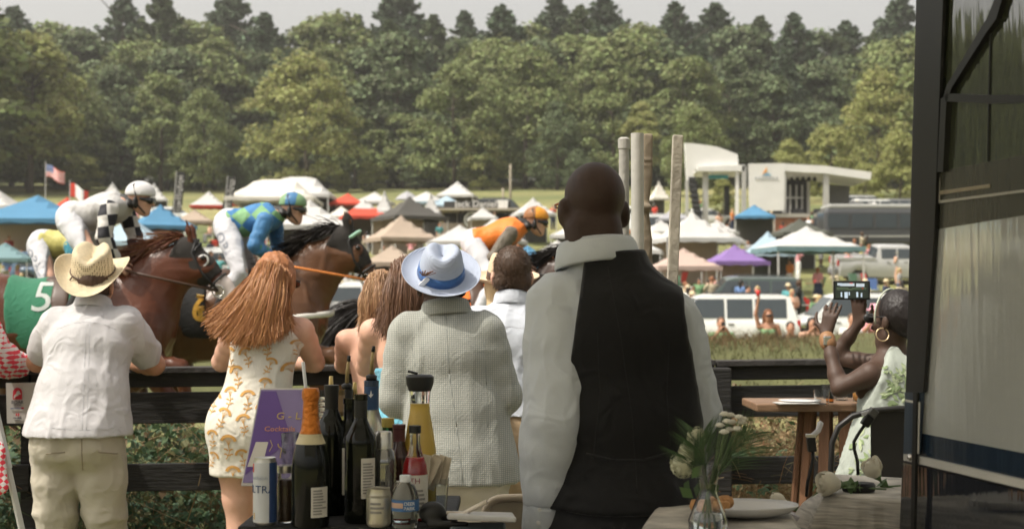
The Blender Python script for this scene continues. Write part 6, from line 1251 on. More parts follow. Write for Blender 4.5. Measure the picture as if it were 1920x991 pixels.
# ---- man in the pale checked jacket and blue hat
def jacket_mat():
    m = M('hopsack', (.4, .4, .36), .9, .05, 5, bump=.25, bscale=160, sheen=.2); n, l = tree_mats(m); b = n['Principled BSDF']; tc = n.new('ShaderNodeTexCoord'); W = []
    for ax in (0, 2):
        mp = n.new('ShaderNodeMapping'); l.new(tc.outputs['Object'], mp.inputs[0]); w = n.new('ShaderNodeTexWave'); w.bands_direction = 'X' if ax == 0 else 'Z'; w.inputs['Scale'].default_value = 44; w.inputs['Distortion'].default_value = .8; w.inputs['Detail'].default_value = 2; l.new(mp.outputs[0], w.inputs[0]); W.append(w)
    mx = n.new('ShaderNodeMath'); mx.operation = 'MULTIPLY'; l.new(W[0].outputs['Fac'], mx.inputs[0]); l.new(W[1].outputs['Fac'], mx.inputs[1]); r = n.new('ShaderNodeValToRGB'); e = r.color_ramp.elements; e[0].position = .12; e[0].color = (.19, .205, .19, 1); e[1].position = .55; e[1].color = (.40, .39, .335, 1); l.new(mx.outputs[0], r.inputs[0]); l.new(r.outputs[0], b.inputs['Base Color']); return m
jk = jacket_mat()
J = joints(5.55, dict(pel=(862, 872, 0), neck=(836, 588, .03), head=(826, 535, .05), shL=(768, 628, .02), shR=(905, 625, .02), elL=(742, 748, .03), elR=(942, 742, .03), wrL=(790, 762, .32), wrR=(890, 760, .32), hipL=(830, 905, 0), hipR=(892, 905, 0), knL=(835, 1120, .02), knR=(895, 1120, .02), anL=(840, 1310, 0), anR=(900, 1310, 0)), 1.04, head=(.1, (0, .1, 1)))
r = guest('man in a pale checked jacket and light trousers standing behind the bar bottles', J, 'brown', g=1.05)
so_ = shirt(r, J, jk, sl=.98, hem=.06, g=1.10, dz=1.10, slr=1.18, off=.016, amp=.006, nm='jacket', seed=7.7, collar=(.086, .080), flare=.03, vox=.0085, widen=.025)
seam(so_, [(836, 592), (842, 700), (856, 800), (868, 905)], seamg, .002); seam(so_, [(770, 640), (786, 720), (792, 800)], seamg, .0015); seam(so_, [(908, 640), (912, 720), (914, 800)], seamg, .0015)
trousers(r, J, fabric('stone_trousers', (.45, .42, .35)), g=1.05, top=.10)
def fedora(c, Rt, mat, band, label):
    ro = thing('brimmed_hat', label, 'hat', c); n = 64; V = []; F = []; prof = [(0, .118), (.03, .124), (.052, .130), (.066, .122), (.078, .09), (.086, .05), (.092, .006), (.098, -.004), (.125, -.006), (.15, .004), (.158, .012)]
    for i, (q_, z) in enumerate(prof):
        for k in range(n):
            a = 2 * pi * k / n; x, y = q_ * math.cos(a), q_ * math.sin(a) * 1.12; zz = z
            if i <= 3: zz -= .030 * math.exp(-((x) / .024) ** 2) * max(0, min(1, (y + .09) / .06)) ; zz -= .012 * max(0, y / .07)
            if i >= 7: zz += .012 * ((q_ - .098) / .06) * (.5 - .5 * math.sin(a)) * 1.2
            V.append(c + Rt @ V3((x, y, zz)))
    for i in range(len(prof) - 1):
        for k in range(n): k2 = (k + 1) % n; F.append((i * n + k, i * n + k2, (i + 1) * n + k2, (i + 1) * n + k))
    for nm, sel in (('crown', range(0, 7)), ('brim', range(6, 10))):
        me = bpy.data.meshes.new(nm); me.from_pydata([tuple(v_) for v_ in V], [], [F[i * n + k] for i in sel for k in range(n)]); bm = bmesh.new(); bm.from_mesh(me); bmesh.ops.delete(bm, geom=[v_ for v_ in bm.verts if not v_.link_faces], context='VERTS'); bmesh.ops.recalc_face_normals(bm, faces=bm.faces); bm.to_mesh(me); bm.free()
        o = link(nm, me, mat, ro); o.modifiers.new('t', 'SOLIDIFY').thickness = .003; ss = o.modifiers.new('s', 'SUBSURF'); ss.levels = ss.render_levels = 1
    bd = MB(); V = []; m_ = 48
    for k in range(m_ + 1): a = 2 * pi * k / m_; V += [c + Rt @ V3((.0955 * math.cos(a), .107 * math.sin(a), .004)), c + Rt @ V3((.0885 * math.cos(a), .0995 * math.sin(a), .042))]
    bd.add(V, [(2 * k, 2 * k + 2, 2 * k + 3, 2 * k + 1) for k in range(m_)]); bo = bd.build('hat_band', band, ro, True); bo.modifiers.new('t', 'SOLIDIFY').thickness = .002; return ro
Rt = Matrix.Rotation(.66, 3, 'X') @ Matrix.Rotation(.10, 3, 'Y')
weave = M('hat_weave', (.34, .38, .47), .75, .06, 10, bump=.8, bscale=10); nn, ll = tree_mats(weave); wv = nn.new('ShaderNodeTexWave'); wv.wave_type = 'RINGS'; wv.rings_direction = 'Z'; wv.inputs['Scale'].default_value = 70; tc = nn.new('ShaderNodeTexCoord'); ll.new(tc.outputs['Object'], wv.inputs[0])
for k_ in nn:
    if k_.type == 'BUMP': ll.new(wv.outputs['Fac'], k_.inputs['Height']); k_.inputs['Strength'].default_value = .35; k_.inputs['Distance'].default_value = .004
hat = fedora(J['head'] + V3((0, -.02, .045)), Rt, weave, fabric('band_blue', (.035, .10, .26), rough=.5), 'pale blue woven hat with a wide blue band on the man in the checked jacket')
hc_ = J['head'] + V3((0, -.02, .045)); mb = MB()
for i in range(7): a = V3((-.070 + .002 * i, -.080, .045)); b = a + V3((-.012 + i * .008, -.022, .035 + .004 * (i % 3))); mb.bar(hc_ + Rt @ a, hc_ + Rt @ b, .005, .002)
mb.build('feather', fabric('feather_brown', (.18, .08, .04)), hat); bw = MB(); bw.box(hc_ + Rt @ V3((-.062, -.086, .020)), (.020, .006, .05), Rt @ Matrix.Rotation(.6, 3, 'Y')); bw.build('ribbon_tab', fabric('ribbon_white', (.7, .7, .72)), hat, bevel=.002)
for sd, (x, y) in (('a', (796, 470)),): pass

# ---- man in the white shirt beside him
J = joints(6.3, dict(pel=(955, 815, 0), neck=(960, 576, .06), head=(961, 516, .09), shL=(893, 610, .04), shR=(1030, 608, .04), elL=(878, 705, .12), elR=(1048, 705, .12), wrL=(925, 700, .42), wrR=(1005, 700, .42), hipL=(930, 840, 0), hipR=(985, 840, 0), knL=(930, 1010, .02), knR=(988, 1010, .02), anL=(930, 1170, 0), anR=(990, 1170, 0)), 1.03, head=(-.15, (0, .08, 1)))
r = guest('man with short brown hair in a white shirt and tan trousers', J, 'fair', g=1.05)
so_ = shirt(r, J, fabric('shirt_white', (.48, .505, .55), bs=250), sl=.95, hem=-.09, g=1.12, dz=1.1, slr=1.3, off=.012, amp=.008, seed=12.1, collar=(.074, .070))
seam(so_, [(905, 622), (955, 612), (1000, 618)], seamw, .0014)
trousers(r, J, fabric('tan_trousers', (.36, .26, .16)), g=1.06, top=.10, belt=leath)
K = SDF(); hc = J['head']; K.ell(hc + V3((0, -.014, .040)), (.083, .103, .096), .02); K.cap(hc + V3((-.045, -.055, -.03)), hc + V3((.045, -.055, -.03)), .04, None, .03); K.cut(hc + V3((0, .05, 0)), (0, 1, -.5)).cut(hc + V3((0, 0, -.075)), (0, .2, -1)); hm_ = hairm('cropped_brown', (.060, .034, .019)); fuzz(link('hair', K.mesh('hair', .007, disp=folds(.003, (60, 60, 40), 2)), hm_, r), 7000, .007, hm_)
# ---- blonde woman in the straw hat beyond him
J = joints(6.6, dict(pel=(950, 830, 0), neck=(948, 600, .06), head=(949, 545, .08), shL=(890, 628, .04), shR=(1000, 628, .04), elL=(905, 690, .2), elR=(1010, 690, .2), wrL=(930, 690, .4), wrR=(980, 690, .4), hipL=(925, 850, 0), hipR=(975, 850, 0), knL=(925, 1000, 0), knR=(975, 1000, 0), anL=(925, 1140, 0), anR=(975, 1140, 0)), .95)
r = guest('blonde woman in a tan brimmed hat, mostly hidden by the man in the white shirt', J, 'fair', fem=True); hbz = hairm('blonde_long', (.50, .37, .22)); hc = J['head']; K = SDF(); K.ell(hc + V3((0, -.02, .03)), (.088, .1, .09), .02); K.cap(hc, J['neck'] + V3((0, -.08, -.08)), .09, .09, .04, sc=(1, .6, 1)); K.cut(hc + V3((0, .04, 0)), (0, 1, -.3)); link('hair', K.mesh('hair', .010, disp=folds(.007, (26, 26, 4), 6)), hbz, r)
S = SDF(); torso(S, J, 1.08, fem=True); S.cap(J['pel'], J['pel'] - V3((0, 0, .3)), .16, .18, .05, sc=(1, .75, 1)); S.cut(J['neck'] - V3((0, 0, .05)), (0, 0, 1)); link('dress', S.mesh('dress', .011, .007), fabric('dress_sand', (.5, .42, .32)), r)
fedora(hc + V3((0, -.01, .055)), Matrix.Rotation(.22, 3, 'X') @ Matrix.Scale(1.0, 3), fabric('felt_tan', (.58, .44, .30), bs=90), leath, 'tan brimmed hat on the blonde woman behind the man in the white shirt')
# ---- guest cut by the left edge, with a red and white glove
J = joints(6.5, dict(pel=(-88, 815, 0), neck=(-85, 590, .05), head=(-85, 535, .08), shL=(-150, 625, .02), shR=(-40, 625, .02), elL=(-170, 700, .1), elR=(-34, 672, .15), wrL=(-120, 690, .4), wrR=(-18, 690, .36), hipL=(-115, 840, 0), hipR=(-60, 840, 0), knL=(-115, 1000, 0), knR=(-60, 1000, 0), anL=(-115, 1140, 0), anR=(-60, 1140, 0)), .98)
r = guest('guest cut by the left edge with a red and white sleeve', J, 'tan', fem=True); rw = check_mat('red_white_print', (.70, .05, .08), (.66, .62, .60), 60, rot=.7); shirt(r, J, rw, sl=1.0, hem=.2, g=1.1, slr=1.5, off=.014, amp=.012, seed=3.4)
hc = J['head']; K = SDF(); K.ell(hc + V3((0, -.02, .03)), (.088, .1, .09), .02); K.cut(hc + V3((0, .04, 0)), (0, 1, -.3)); link('hair', K.mesh('hair', .010), hb, r)

# ---- the waiter, nearest
vestm = fabric('vest_black', (.006, .006, .0065), rough=.7, bs=300, bump=.1); wsh = fabric('waiter_shirt', (.46, .49, .52), bs=280, bump=.1); tr_b = fabric('trouser_black', (.014, .014, .015), rough=.8)
J = joints(3.55, dict(pel=(1168, 958, 0), neck=(1122, 490, .02), head=(1112, 390, .03), shL=(1052, 578, .0), shR=(1246, 602, -.02), elL=(1036, 782, -.09), elR=(1298, 772, .03), wrL=(1016, 985, -.02), wrR=(1225, 822, .28), hipL=(1112, 1000, 0), hipR=(1232, 1000, 0), knL=(1115, 1340, .02), knR=(1235, 1340, .02), anL=(1115, 1650, 0), anR=(1235, 1650, 0)), 1.06, yaw=.15, head=(.28, (0, .05, 1)))
r = thing('person', 'bald waiter in a black waistcoat and white shirt seen from behind', 'person', (J['pel'].x, 3.55, 0))
kk = J['k']; J['k'] = .94; S = body_sdf(J, g=1.1, handsf=False, arm_r=1.1, leg_r=1.1); J['k'] = kk; hand_prims(S, J['wrL'], V3((.02, .15, -1)), V3((.8, .3, 0)), 1.0, curl=(.45, .5, .5, .55), side=1); hand_prims(S, J['wrR'], V3((-.8, .5, -.05)), V3((0, .1, -1)), 1.0, curl=(.6, .6, .6, .6), side=-1)
hc = J['head']; hr = J['HR']; S.ell(hc + hr @ V3((0, -.03, .03)), (.068, .076, .073), .02); [S.ell(hc + hr @ V3((sg * .084, -.012, -.012)), (.012, .020, .034), .008) for sg in (-1, 1)]; S.cap(hc + V3((-.025, -.05, -.09)), hc + V3((.03, -.05, -.09)), .043, None, .03); S.cap(hc + V3((-.028, -.048, -.05)), hc + V3((.028, -.048, -.05)), .042, None, .02); S.cap(J['neck'], hc - V3((0, 0, .03)), .062, .058, .03)
skd = SK['dark']; link('body', S.mesh('body', .0075), skd, r)
shirt(r, J, wsh, sl=1.0, hem=-.02, g=.98, dz=1.0, slr=1.28, off=.007, amp=.009, seed=21.3, collar=(.091, .087), vox=.007, neckz=-.045)
S = SDF(); torso(S, J, 1.10, dz=1.12, b=.035); R = torso_frame(J); S.cap(lerp(J['pel'], J['neck'], .3), J['pel'] + V3((0, 0, -.02)), .158, .168, .05, sc=(1, .74, 1), R=R)
for sg, sd in ((-1, 'L'), (1, 'R')): S.cap(J['sh' + sd] + R @ V3((-sg * .06, -.01, .012)), J['neck'] + R @ V3((sg * .04, -.02, .03)), .05, .048, .03)
up = R @ V3((0, 0, 1)); S.cap(J['shR'] + R @ V3((-.03, -.012, .0)), J['shR'] + R @ V3((.004, -.016, -.015)), .074, .070, .03); S.cap(J['shR'] + R @ V3((-.015, -.0, -.03)), J['shR'] + R @ V3((-.02, 0, -.22)), .072, .07, .03); S.cap(J['shL'] + R @ V3((.04, -.012, .0)), J['shL'] + R @ V3((.05, -.01, -.2)), .062, .065, .03); S.cut(J['shL'] + R @ V3((.040, 0, 0)), R @ V3((-1, -.05, .25))).cut(J['shR'] + R @ V3((.052, 0, 0)), R @ V3((1, -.05, .05))).cut(J['neck'] + up * .018, up).cut(J['pel'] + V3((0, 0, .015)), (0, 0, -1))
vo = link('waistcoat', S.mesh('waistcoat', .007, .024, disp=folds(.004, (6, 6, 4), 33.1)), vestm, r)
seam(vo, [(1140, 500), (1165, 640), (1185, 780), (1195, 925)], seamb, .0014); seam(vo, [(1100, 850), (1150, 862), (1205, 862), (1262, 846)], seamb, .0035, 'cinch_strap'); seam(vo, [(1120, 620), (1125, 740), (1112, 860)], seamb, .0016); seam(vo, [(1255, 640), (1250, 740), (1258, 850)], seamb, .0016)
trousers(r, J, tr_b, g=1.04, top=.12)
MB().box(P(1205, 858, 3.42), (.055, .012, .02)).build('waistcoat_buckle', M('buckle', (.08, .08, .08), .3, metal=.8), vo, bevel=.003)
# glasses
gm_ = MB(); 
for sg in (-1, 1): gm_.tube([hc + hr @ V3((sg * .083, -.005, .012)), hc + hr @ V3((sg * .079, .06, .014)), hc + hr @ V3((sg * .065, .10, .012))], .0032, 6)
gm_.tube([hc + hr @ V3((-.065, .1, .012)), hc + hr @ V3((0, .112, .012)), hc + hr @ V3((.065, .1, .012))], .003, 6); gl = gm_.build('glasses', M('glasses_amber', (.35, .08, .02), .25, spec=.7), r, True)
# cuff buttons and cuff
cf = SDF(); w = J['wrL']; dd = (J['wrL'] - J['elL']).normalized(); cf.cap(w - dd * .075, w - dd * .0, .049, .047, .01); link('cuff', cf.mesh('cuff', .006, .004), wsh, r)
for t_ in (.055, .02): MB().lathe([(0, .003), (.005, .002), (.006, 0)], w - dd * t_ + V3((-.012, -.052, 0)), 10, R=Matrix.Rotation(pi / 2, 3, 'X')).build('button', M('button_grey', (.5, .5, .48), .3), r)
# ------------------------------------------------------------------ the hospitality tent over the bar (its roof is above the picture)
canv = M('tent_canvas', (.80, .78, .74), .9, .05, 2, bump=.3, bscale=5, transl=.5); tw = thing('hospitality_tent', 'canvas hospitality tent roof above the bar', 'tent', (0, 1.2, 0))
MB().prism([(-3.4, 3.8, 2.62), (3.4, 3.8, 2.62), (3.4, 1.2, 3.5), (-3.4, 1.2, 3.5)], (0, 0, .02)).build('roof', canv, tw); MB().prism([(-3.4, 1.195, 3.5), (3.4, 1.195, 3.5), (3.4, -2, 2.62), (-3.4, -2, 2.62)], (0, 0, .02)).build('roof', canv, tw)
for x in (-3.35, 3.35):
    for y in (-1.9, 3.75): MB().tube([(x, y, 0), (x, y, 2.62)], .03).build('leg', postm, tw, True)
tag(MB().box((0, 1.6, .006), (8, 7, .012)).build('floor_boards', M('floor_boards', (.22, .19, .15), .8, .2, 4)), kind='structure')
# white poles and a gathered curtain between the waiter and the stage
wp = M('pole_white', (.42, .41, .38), .5, .08, 6, bump=.1); wg = M('pole_grey', (.34, .33, .30), .6, .15, 7, bump=.2); wt_ = M('pole_timber', (.36, .33, .28), .8, .2, 6, bump=.3)
def post_(px0, px1, ytop, d, mat, label, r):
    a = P(px0, ytop, d); b = V3((P(px1, 560, d).x, d, 0)); k = (a - V3((P(px1, 560, d).x, d, P(px1, 560, d).z))); b = a - k * (a.z / k.z); o = MB().tube([b, a], r, 14).build('tent_pole', mat, smooth=False, auto=40); tag(o, label, 'pole', 'poles between the waiter and the stage'); return o
post_(1170, 1170, 262, 4.5, wg, 'thin capped grey pole just right of the bald waiter\'s head', .0165); MB().lathe([(.019, -.03), (.0195, .0), (.012, .006)], P(1170, 261, 4.5), 14).build('cap', wg, bpy.data.objects['tent_pole'])
post_(1195, 1196, 250, 4.3, wp, 'thickest white pole beside the gathered curtain', .0195)
a, b = P(1271, 254, 4.1), P(1258, 600, 4.1); dn = (b - a).normalized(); b = a + dn * (a.z / -dn.z); o = MB().bar(a, b, .028, .03).build('tent_pole', wt_, bevel=.003); tag(o, 'slanted flat timber coloured pole right of the curtain', 'pole', 'poles between the waiter and the stage')
S = SDF(); q = lambda x, y, dy=0: P(x, y, 4.36) + V3((0, dy, 0))
for i, x in enumerate((1208, 1213, 1219)): S.chain([q(x + 1.5, 254), q(x, 330), q(1210 + (x - 1210) * .4, 388), q(x - 1, 450), q(x, 700), q(x, 900)], [.0075, .008, .006, .0085, .010, .011], .004)
S.cap(q(1205, 389, -.01), q(1216, 389, -.01), .011, None, .004); tag(link('curtain', S.mesh('curtain', .005, smooth=2), fabric('curtain_brown', (.22, .18, .13))), 'brown curtain gathered and tied against the white pole', 'curtain')

# ------------------------------------------------------------------ bar with bottles
BZ = HC - (978 - HZ) / (FPX / 3.4)
bl_ = M('bar_cloth', (.012, .012, .012), .7, .1, bump=.2); bar = thing('bar_table', 'black covered bar table crowded with bottles', 'table', (P(655, 978, 3.55).x, 3.58, 0))
xa, xb = P(452, 978, 3.4).x, P(850, 978, 3.4).x
MB().box(((xa + xb) / 2, 3.62, BZ - .012), (xb - xa, .54, .024)).build('table_top', bl_, bar, bevel=.006); MB().box(((xa + xb) / 2, 3.62, BZ / 2 - .012), (xb - xa - .03, .5, BZ - .026)).build('skirt', bl_, bar)
def ml(name, col, rough=.05, trans=1.0, ior=1.45, **k): return M(name, col, rough, .0, trans=trans, ior=ior, spec=.5, **k)
g_dark = ml('bottle_dark', (.010, .014, .009), .06, 0, spec=1) if False else M('bottle_dark', (.006, .007, .005), .10, .05, spec=.3); g_clear = ml('glass_clear', (.93, .95, .94), .02); g_plast = ml('plastic_clear', (.92, .95, .96), .06, ior=1.3); liq = lambda n_, c: M('liquid_' + n_, c, .08, .05, spec=.5, trans=.25)
foil_o = M('foil_orange', (.50, .16, .025), .28, .15, 20, metal=.55, bump=.5, bscale=90); gold = M('gold_foil', (.50, .38, .16), .35, .1, metal=.6); lab_w = M('label_white', (.52, .50, .45), .7, .06, 20); ink = M('ink', (.05, .05, .06), .7); capk = M('cap_black', (.015, .015, .015), .4); silver_ = M('can_silver', (.55, .54, .50), .28, .05, metal=.85)
def bt(name, label, px, d, prof, mat, group='bottles and cans on the bar', cat='bottle', n=28):
    """prof in metres, (radius, height above the bar)"""
    x = P(px, 900, d).x; r = thing(name, label, cat, (x, d, BZ), group=group); MB().lathe(prof, (x, d, BZ), n).build('glass' if cat == 'bottle' else 'body', mat, r, auto=50); return r, V3((x, d, BZ))
def wrap(r, c, rad, z0, z1, a0, a1, mat, nm='label', off=.0008):
    mb = MB(); m_ = 14; V = []
    for i in range(m_ + 1): a = math.radians(a0 + (a1 - a0) * i / m_ - 90); V += [c + V3(((rad + off) * math.cos(a), (rad + off) * math.sin(a), z0)), c + V3(((rad + off) * math.cos(a), (rad + off) * math.sin(a), z1))]
    mb.add(V, [(2 * i, 2 * i + 2, 2 * i + 3, 2 * i + 1) for i in range(m_)]); return mb.build(nm, mat, r, True)
def wtext(r, c, rad, z, txt, size, a, mat, nm='lettering', off=.0018):
    me = text_mesh(txt, size, .0002)
    for v_ in me.vertices:
        t = math.radians(a) + v_.co.x / rad - pi / 2; v_.co = V3((c.x + (rad + off + v_.co.z) * math.cos(t), c.y + (rad + off) * math.sin(t), c.z + z + v_.co.y))
    return link(nm, me, mat, r, smooth=False)
def lines(r, c, rad, z0, z1, n, a0, a1, mat=None):
    for i in range(1):
        mb = MB(); rn = random.Random(int(c.x * 1000))
        for k in range(n):
            z = z0 + (z1 - z0) * (k + .5) / n; h = (z1 - z0) / n * .28; e = a0 + (a1 - a0) * rn.uniform(.6, 1); V = []
            for q_ in range(7): t = math.radians(a0 + (e - a0) * q_ / 6 - 90); V += [c + V3(((rad + .0016) * math.cos(t), (rad + .0016) * math.sin(t), z - h)), c + V3(((rad + .0016) * math.cos(t), (rad + .0016) * math.sin(t), z + h))]
            mb.add(V, [(2 * q_, 2 * q_ + 2, 2 * q_ + 3, 2 * q_ + 1) for q_ in range(6)])
        mb.build('fine_print', mat or M('fine_ink', (.22, .21, .2), .8), r)
wine = lambda R, H, neck=.014, sh=.62: [(R * .9, .0), (R, .006), (R, H * sh), (R * .96, H * (sh + .05)), (R * .6, H * (sh + .13)), (neck * 1.15, H * (sh + .18)), (neck, H * (sh + .22)), (neck, H * .95), (neck * 1.15, H * .955), (neck * 1.15, H), (0, H)]
champ = lambda R, H: [(R * .9, 0), (R, .006), (R, H * .42), (R * .93, H * .52), (R * .72, H * .62), (R * .48, H * .71), (R * .40, H * .80), (R * .36, H * .92), (R * .42, H * .94), (R * .42, H * .97), (R * .38, H), (0, H)]
# champagne
H = .322; R_ = .0445; r, c = bt('champagne_bottle', 'dark champagne bottle with bright orange foil neck', 582, 3.36, champ(R_, H), g_dark)
MB().lathe([(R_ * .62, H * .655), (R_ * .50, H * .71), (R_ * .43, H * .80), (R_ * .40, H * .91), (R_ * .47, H * .935), (R_ * .47, H * .975), (R_ * .40, H * 1.003), (0, H * 1.008)], c, 24).build('foil', foil_o, r, auto=40)
MB().lathe([(R_ * .80, H * .60), (R_ * .63, H * .655), (R_ * .60, H * .672)], c, 24, cap=False).build('neck_label', M('champ_neck', (.50, .44, .28), .5, .1, 20), r, True)
lb = wrap(r, c, R_, .025, .095, 10, 68, lab_w); lines(lb, c, R_, .03, .09, 9, 16, 60)
r, c = bt('wine_bottle', 'slim black wine bottle standing behind the champagne', 621, 3.55, wine(.040, .318, .0155), g_dark); MB().lathe([(.017, .255), (.0172, .30), (.0185, .303), (.0185, .319), (0, .3195)], c, 20).build('capsule', capk, r, auto=40)
r, c = bt('wine_bottle', 'dark wine bottle with a white side label right of the slim black one', 676, 3.42, wine(.0385, .305, .0145), g_dark); MB().lathe([(.0158, .235), (.0158, .30), (0, .3055)], c, 20).build('capsule', capk, r, auto=40); lb = wrap(r, c, .0385, .06, .155, 8, 66, lab_w); lines(lb, c, .0385, .07, .145, 11, 14, 58)
r, c = bt('wine_bottle', 'dark wine bottle with a pale label tucked between its neighbours', 655, 3.56, wine(.038, .285, .014), g_dark); lb = wrap(r, c, .038, .05, .165, -60, 0, lab_w); wrap(lb, c, .038, .115, .15, -50, -22, ink, 'print', .0015)
r, c = bt('wine_bottle', 'pale wine bottle with a tan capsule behind the dark ones', 634, 3.68, wine(.037, .30, .015), ml('bottle_pale', (.55, .50, .30), .05)); MB().lathe([(.0165, .232), (.0165, .298), (0, .3005)], c, 20).build('capsule', M('capsule_tan', (.28, .19, .11), .5), r, auto=40)
# spirits with pour spouts
def spout(r, c, z, col):
    MB().lathe([(.014, z), (.015, z + .012), (.008, z + .016)], c, 14).build('stopper', capk, r, True); MB().tube([c + V3((0, 0, z + .014)), c + V3((.001, 0, z + .05)), c + V3((.004, 0, z + .075))], [.0055, .005, .004], 8).build('spout', M('spout_' + col, (.32, .24, .11), .35, metal=.3), r, True); MB().tube([c + V3((.004, 0, z + .075)), c + V3((.006, 0, z + .09))], [.0055, .004], 8).build('spout_tip', capk, r, True)
r, c = bt('spirit_bottle', 'frosted vodka bottle with a blue neck sleeve and a pour spout', 696, 3.74, wine(.040, .32, .017, .58), ml('frosted', (.82, .86, .88), .35)); MB().lathe([(.0195, .243), (.0195, .318), (.017, .32)], c, 20).build('neck_sleeve', M('sleeve_blue', (.03, .07, .16), .4), r, auto=40); MB().prism([c + V3((x_, -.0205, z_)) for x_, z_ in ((-.006, .283), (.0, .276), (.008, .286), (.003, .284), (.001, .296), (-.002, .284))], (0, .001, 0)).build('bird_mark', M('mark_white', (.7, .7, .7), .6), r); spout(r, c, .32, 'amber')
r, c = bt('spirit_bottle', 'bottle with red liquid and a tall black tipped spout', 650, 3.82, wine(.036, .29, .014, .6), g_clear); MB().lathe([(.033, .006), (.033, .17), (.012, .22), (.011, .25), (0, .25)], c, 20).build('liquid', liq('red', (.35, .02, .02)), r, True); MB().lathe([(.0165, .262), (.0165, .292)], c, 16).build('collar', capk, r); spout(r, c, .292, 'amber')
r, c = bt('spirit_bottle', 'clear bottle with a short amber spout just left of the red one', 620, 3.86, wine(.035, .275, .013, .6), g_clear); MB().tube([c + V3((0, 0, .275)), c + V3((0, 0, .325))], [.008, .005], 8).build('spout', gold, r, True)
r, c = bt('spirit_bottle', 'clear bottle with a short brass spout between the red and the blue sleeved ones', 665, 3.84, wine(.034, .262, .013, .6), g_clear); MB().tube([c + V3((0, 0, .262)), c + V3((0, 0, .31))], [.007, .005], 8).build('spout', gold, r, True)
# ribbed silver shaker bottle
pr_ = [(.026, 0), (.030, .006)] + [(.030 + (.0018 if i % 2 else 0), .02 + i * .0065) for i in range(18)] + [(.030, .145), (.026, .165), (.018, .176), (.018, .20), (.021, .203), (.021, .208)]
r, c = bt('ribbed_bottle', 'ribbed silvery bottle with a bright metal collar', 719, 3.46, pr_, M('ribbed_glass', (.22, .22, .21), .10, metal=.75)); MB().lathe([(.0215, .165), (.0215, .207), (.019, .212), (0, .212)], c, 20).build('collar', silver_, r, auto=40)
r, c = bt('beer_bottle', 'green bottle with a yellow cap behind the ribbed bottle', 727, 3.66, wine(.030, .225, .014, .55), ml('bottle_green', (.03, .14, .05), .05)); MB().lathe([(.0155, .205), (.0165, .21), (.0165, .228), (0, .229)], c, 18).build('cap', M('cap_yellow', (.45, .36, .10), .4), r, auto=40)
r, c = bt('bitters_bottle', 'dark brown bottle left of the juice carafe', 748, 3.60, wine(.028, .215, .014, .62), M('bottle_brown', (.035, .012, .01), .08, spec=.7)); MB().lathe([(.0155, .17), (.0155, .205), (.0165, .207), (.0165, .217), (0, .218)], c, 18).build('capsule', M('capsule_maroon', (.09, .03, .03), .4), r, auto=40)
# carafe of juice
pr_ = [(.038, 0), (.042, .005), (.043, .09), (.041, .15), (.034, .20), (.026, .245), (.0245, .27), (.027, .30), (.0285, .315)]
r, c = bt('juice_carafe', 'carafe of yellow juice with a black flip lid', 787, 3.62, pr_, g_plast); MB().lathe([(.036, .004), (.0405, .008), (.041, .09), (.039, .15), (.032, .20), (.0245, .243), (.0235, .268), (0, .268)], c, 28).build('juice', M('juice', (.88, .60, .12), .3, .05, trans=.1), r, True)
MB().lathe([(.0285, .30), (.0345, .318), (.036, .336), (.030, .341), (0, .342)], c, 24).build('lid', capk, r, auto=40); MB().box(c + V3((-.018, -.002, .347)), (.026, .02, .006), Matrix.Rotation(.25, 3, 'Y')).build('flip_spout', capk, r, bevel=.002)
# red syrup
pr_ = [(.028, 0), (.031, .005), (.031, .11), (.028, .135), (.017, .165), (.0125, .185), (.0125, .215), (.0135, .218)]
r, c = bt('syrup_bottle', 'red syrup bottle with a black cap and a white label', 778, 3.44, pr_, g_clear); MB().lathe([(.027, .004), (.0295, .007), (.0295, .11), (.0265, .134), (.021, .15), (0, .15)], c, 24).build('syrup', liq('syrup', (.55, .02, .025)), r, True); MB().lathe([(.0145, .21), (.0145, .228), (0, .2285)], c, 18).build('cap', capk, r, auto=40)
lb = wrap(r, c, .031, .01, .112, -85, 85, lab_w); wtext(lb, c, .031, .098, 'SMITH', .019, -22, M('ink_maroon', (.18, .02, .05), .6)); lines(lb, c, .031, .02, .08, 6, 10, 55)
# cans
r, c = bt('drink_can', 'tall slim white can with blue lettering at the left of the bar', 497, 3.38, [(.022, 0), (.027, .006), (.0275, .012), (.0275, .145), (.024, .155), (.0245, .158), (.0225, .156), (0, .154)], silver_, cat='can')
wrap(r, c, .0275, .008, .148, -100, 30, M('can_white', (.50, .52, .54), .4), 'print', .0004); wrap(r, c, .0275, .008, .148, 30, 95, M('can_blue', (.03, .06, .16), .4), 'print', .0004); wrap(r, c, .0275, .125, .145, -95, -55, M('can_red', (.5, .03, .03), .4), 'print', .0009); wtext(r, c, .0275, .085, 'ULTRA', .025, -22, M('ink_blue', (.03, .06, .16), .6)); wtext(r, c, .0275, .112, 'michelob', .011, -20, M('ink_grey', (.25, .3, .38), .6)); wrap(r, c, .0275, .015, .03, -60, -45, M('tan_print', (.5, .36, .2), .5), 'print', .0009)
for px, d, lb_ in ((710, 3.36, 'small silver gold can in front of the ribbed bottle'), (733, 3.47, 'second small can half hidden behind the water bottle')):
    r, c = bt('small_can', lb_, px, d, [(.024, 0), (.0285, .006), (.029, .010), (.029, .075), (.026, .086), (.0268, .089), (.024, .087), (0, .085)], M('can_champagne', (.50, .47, .38), .32, .1, 30, metal=.75), cat='can')
    lines(r, c, .029, .03, .06, 3, -35, 30); wrap(r, c, .029, .068, .074, -60, 60, M('can_line', (.3, .28, .22), .5), 'print')
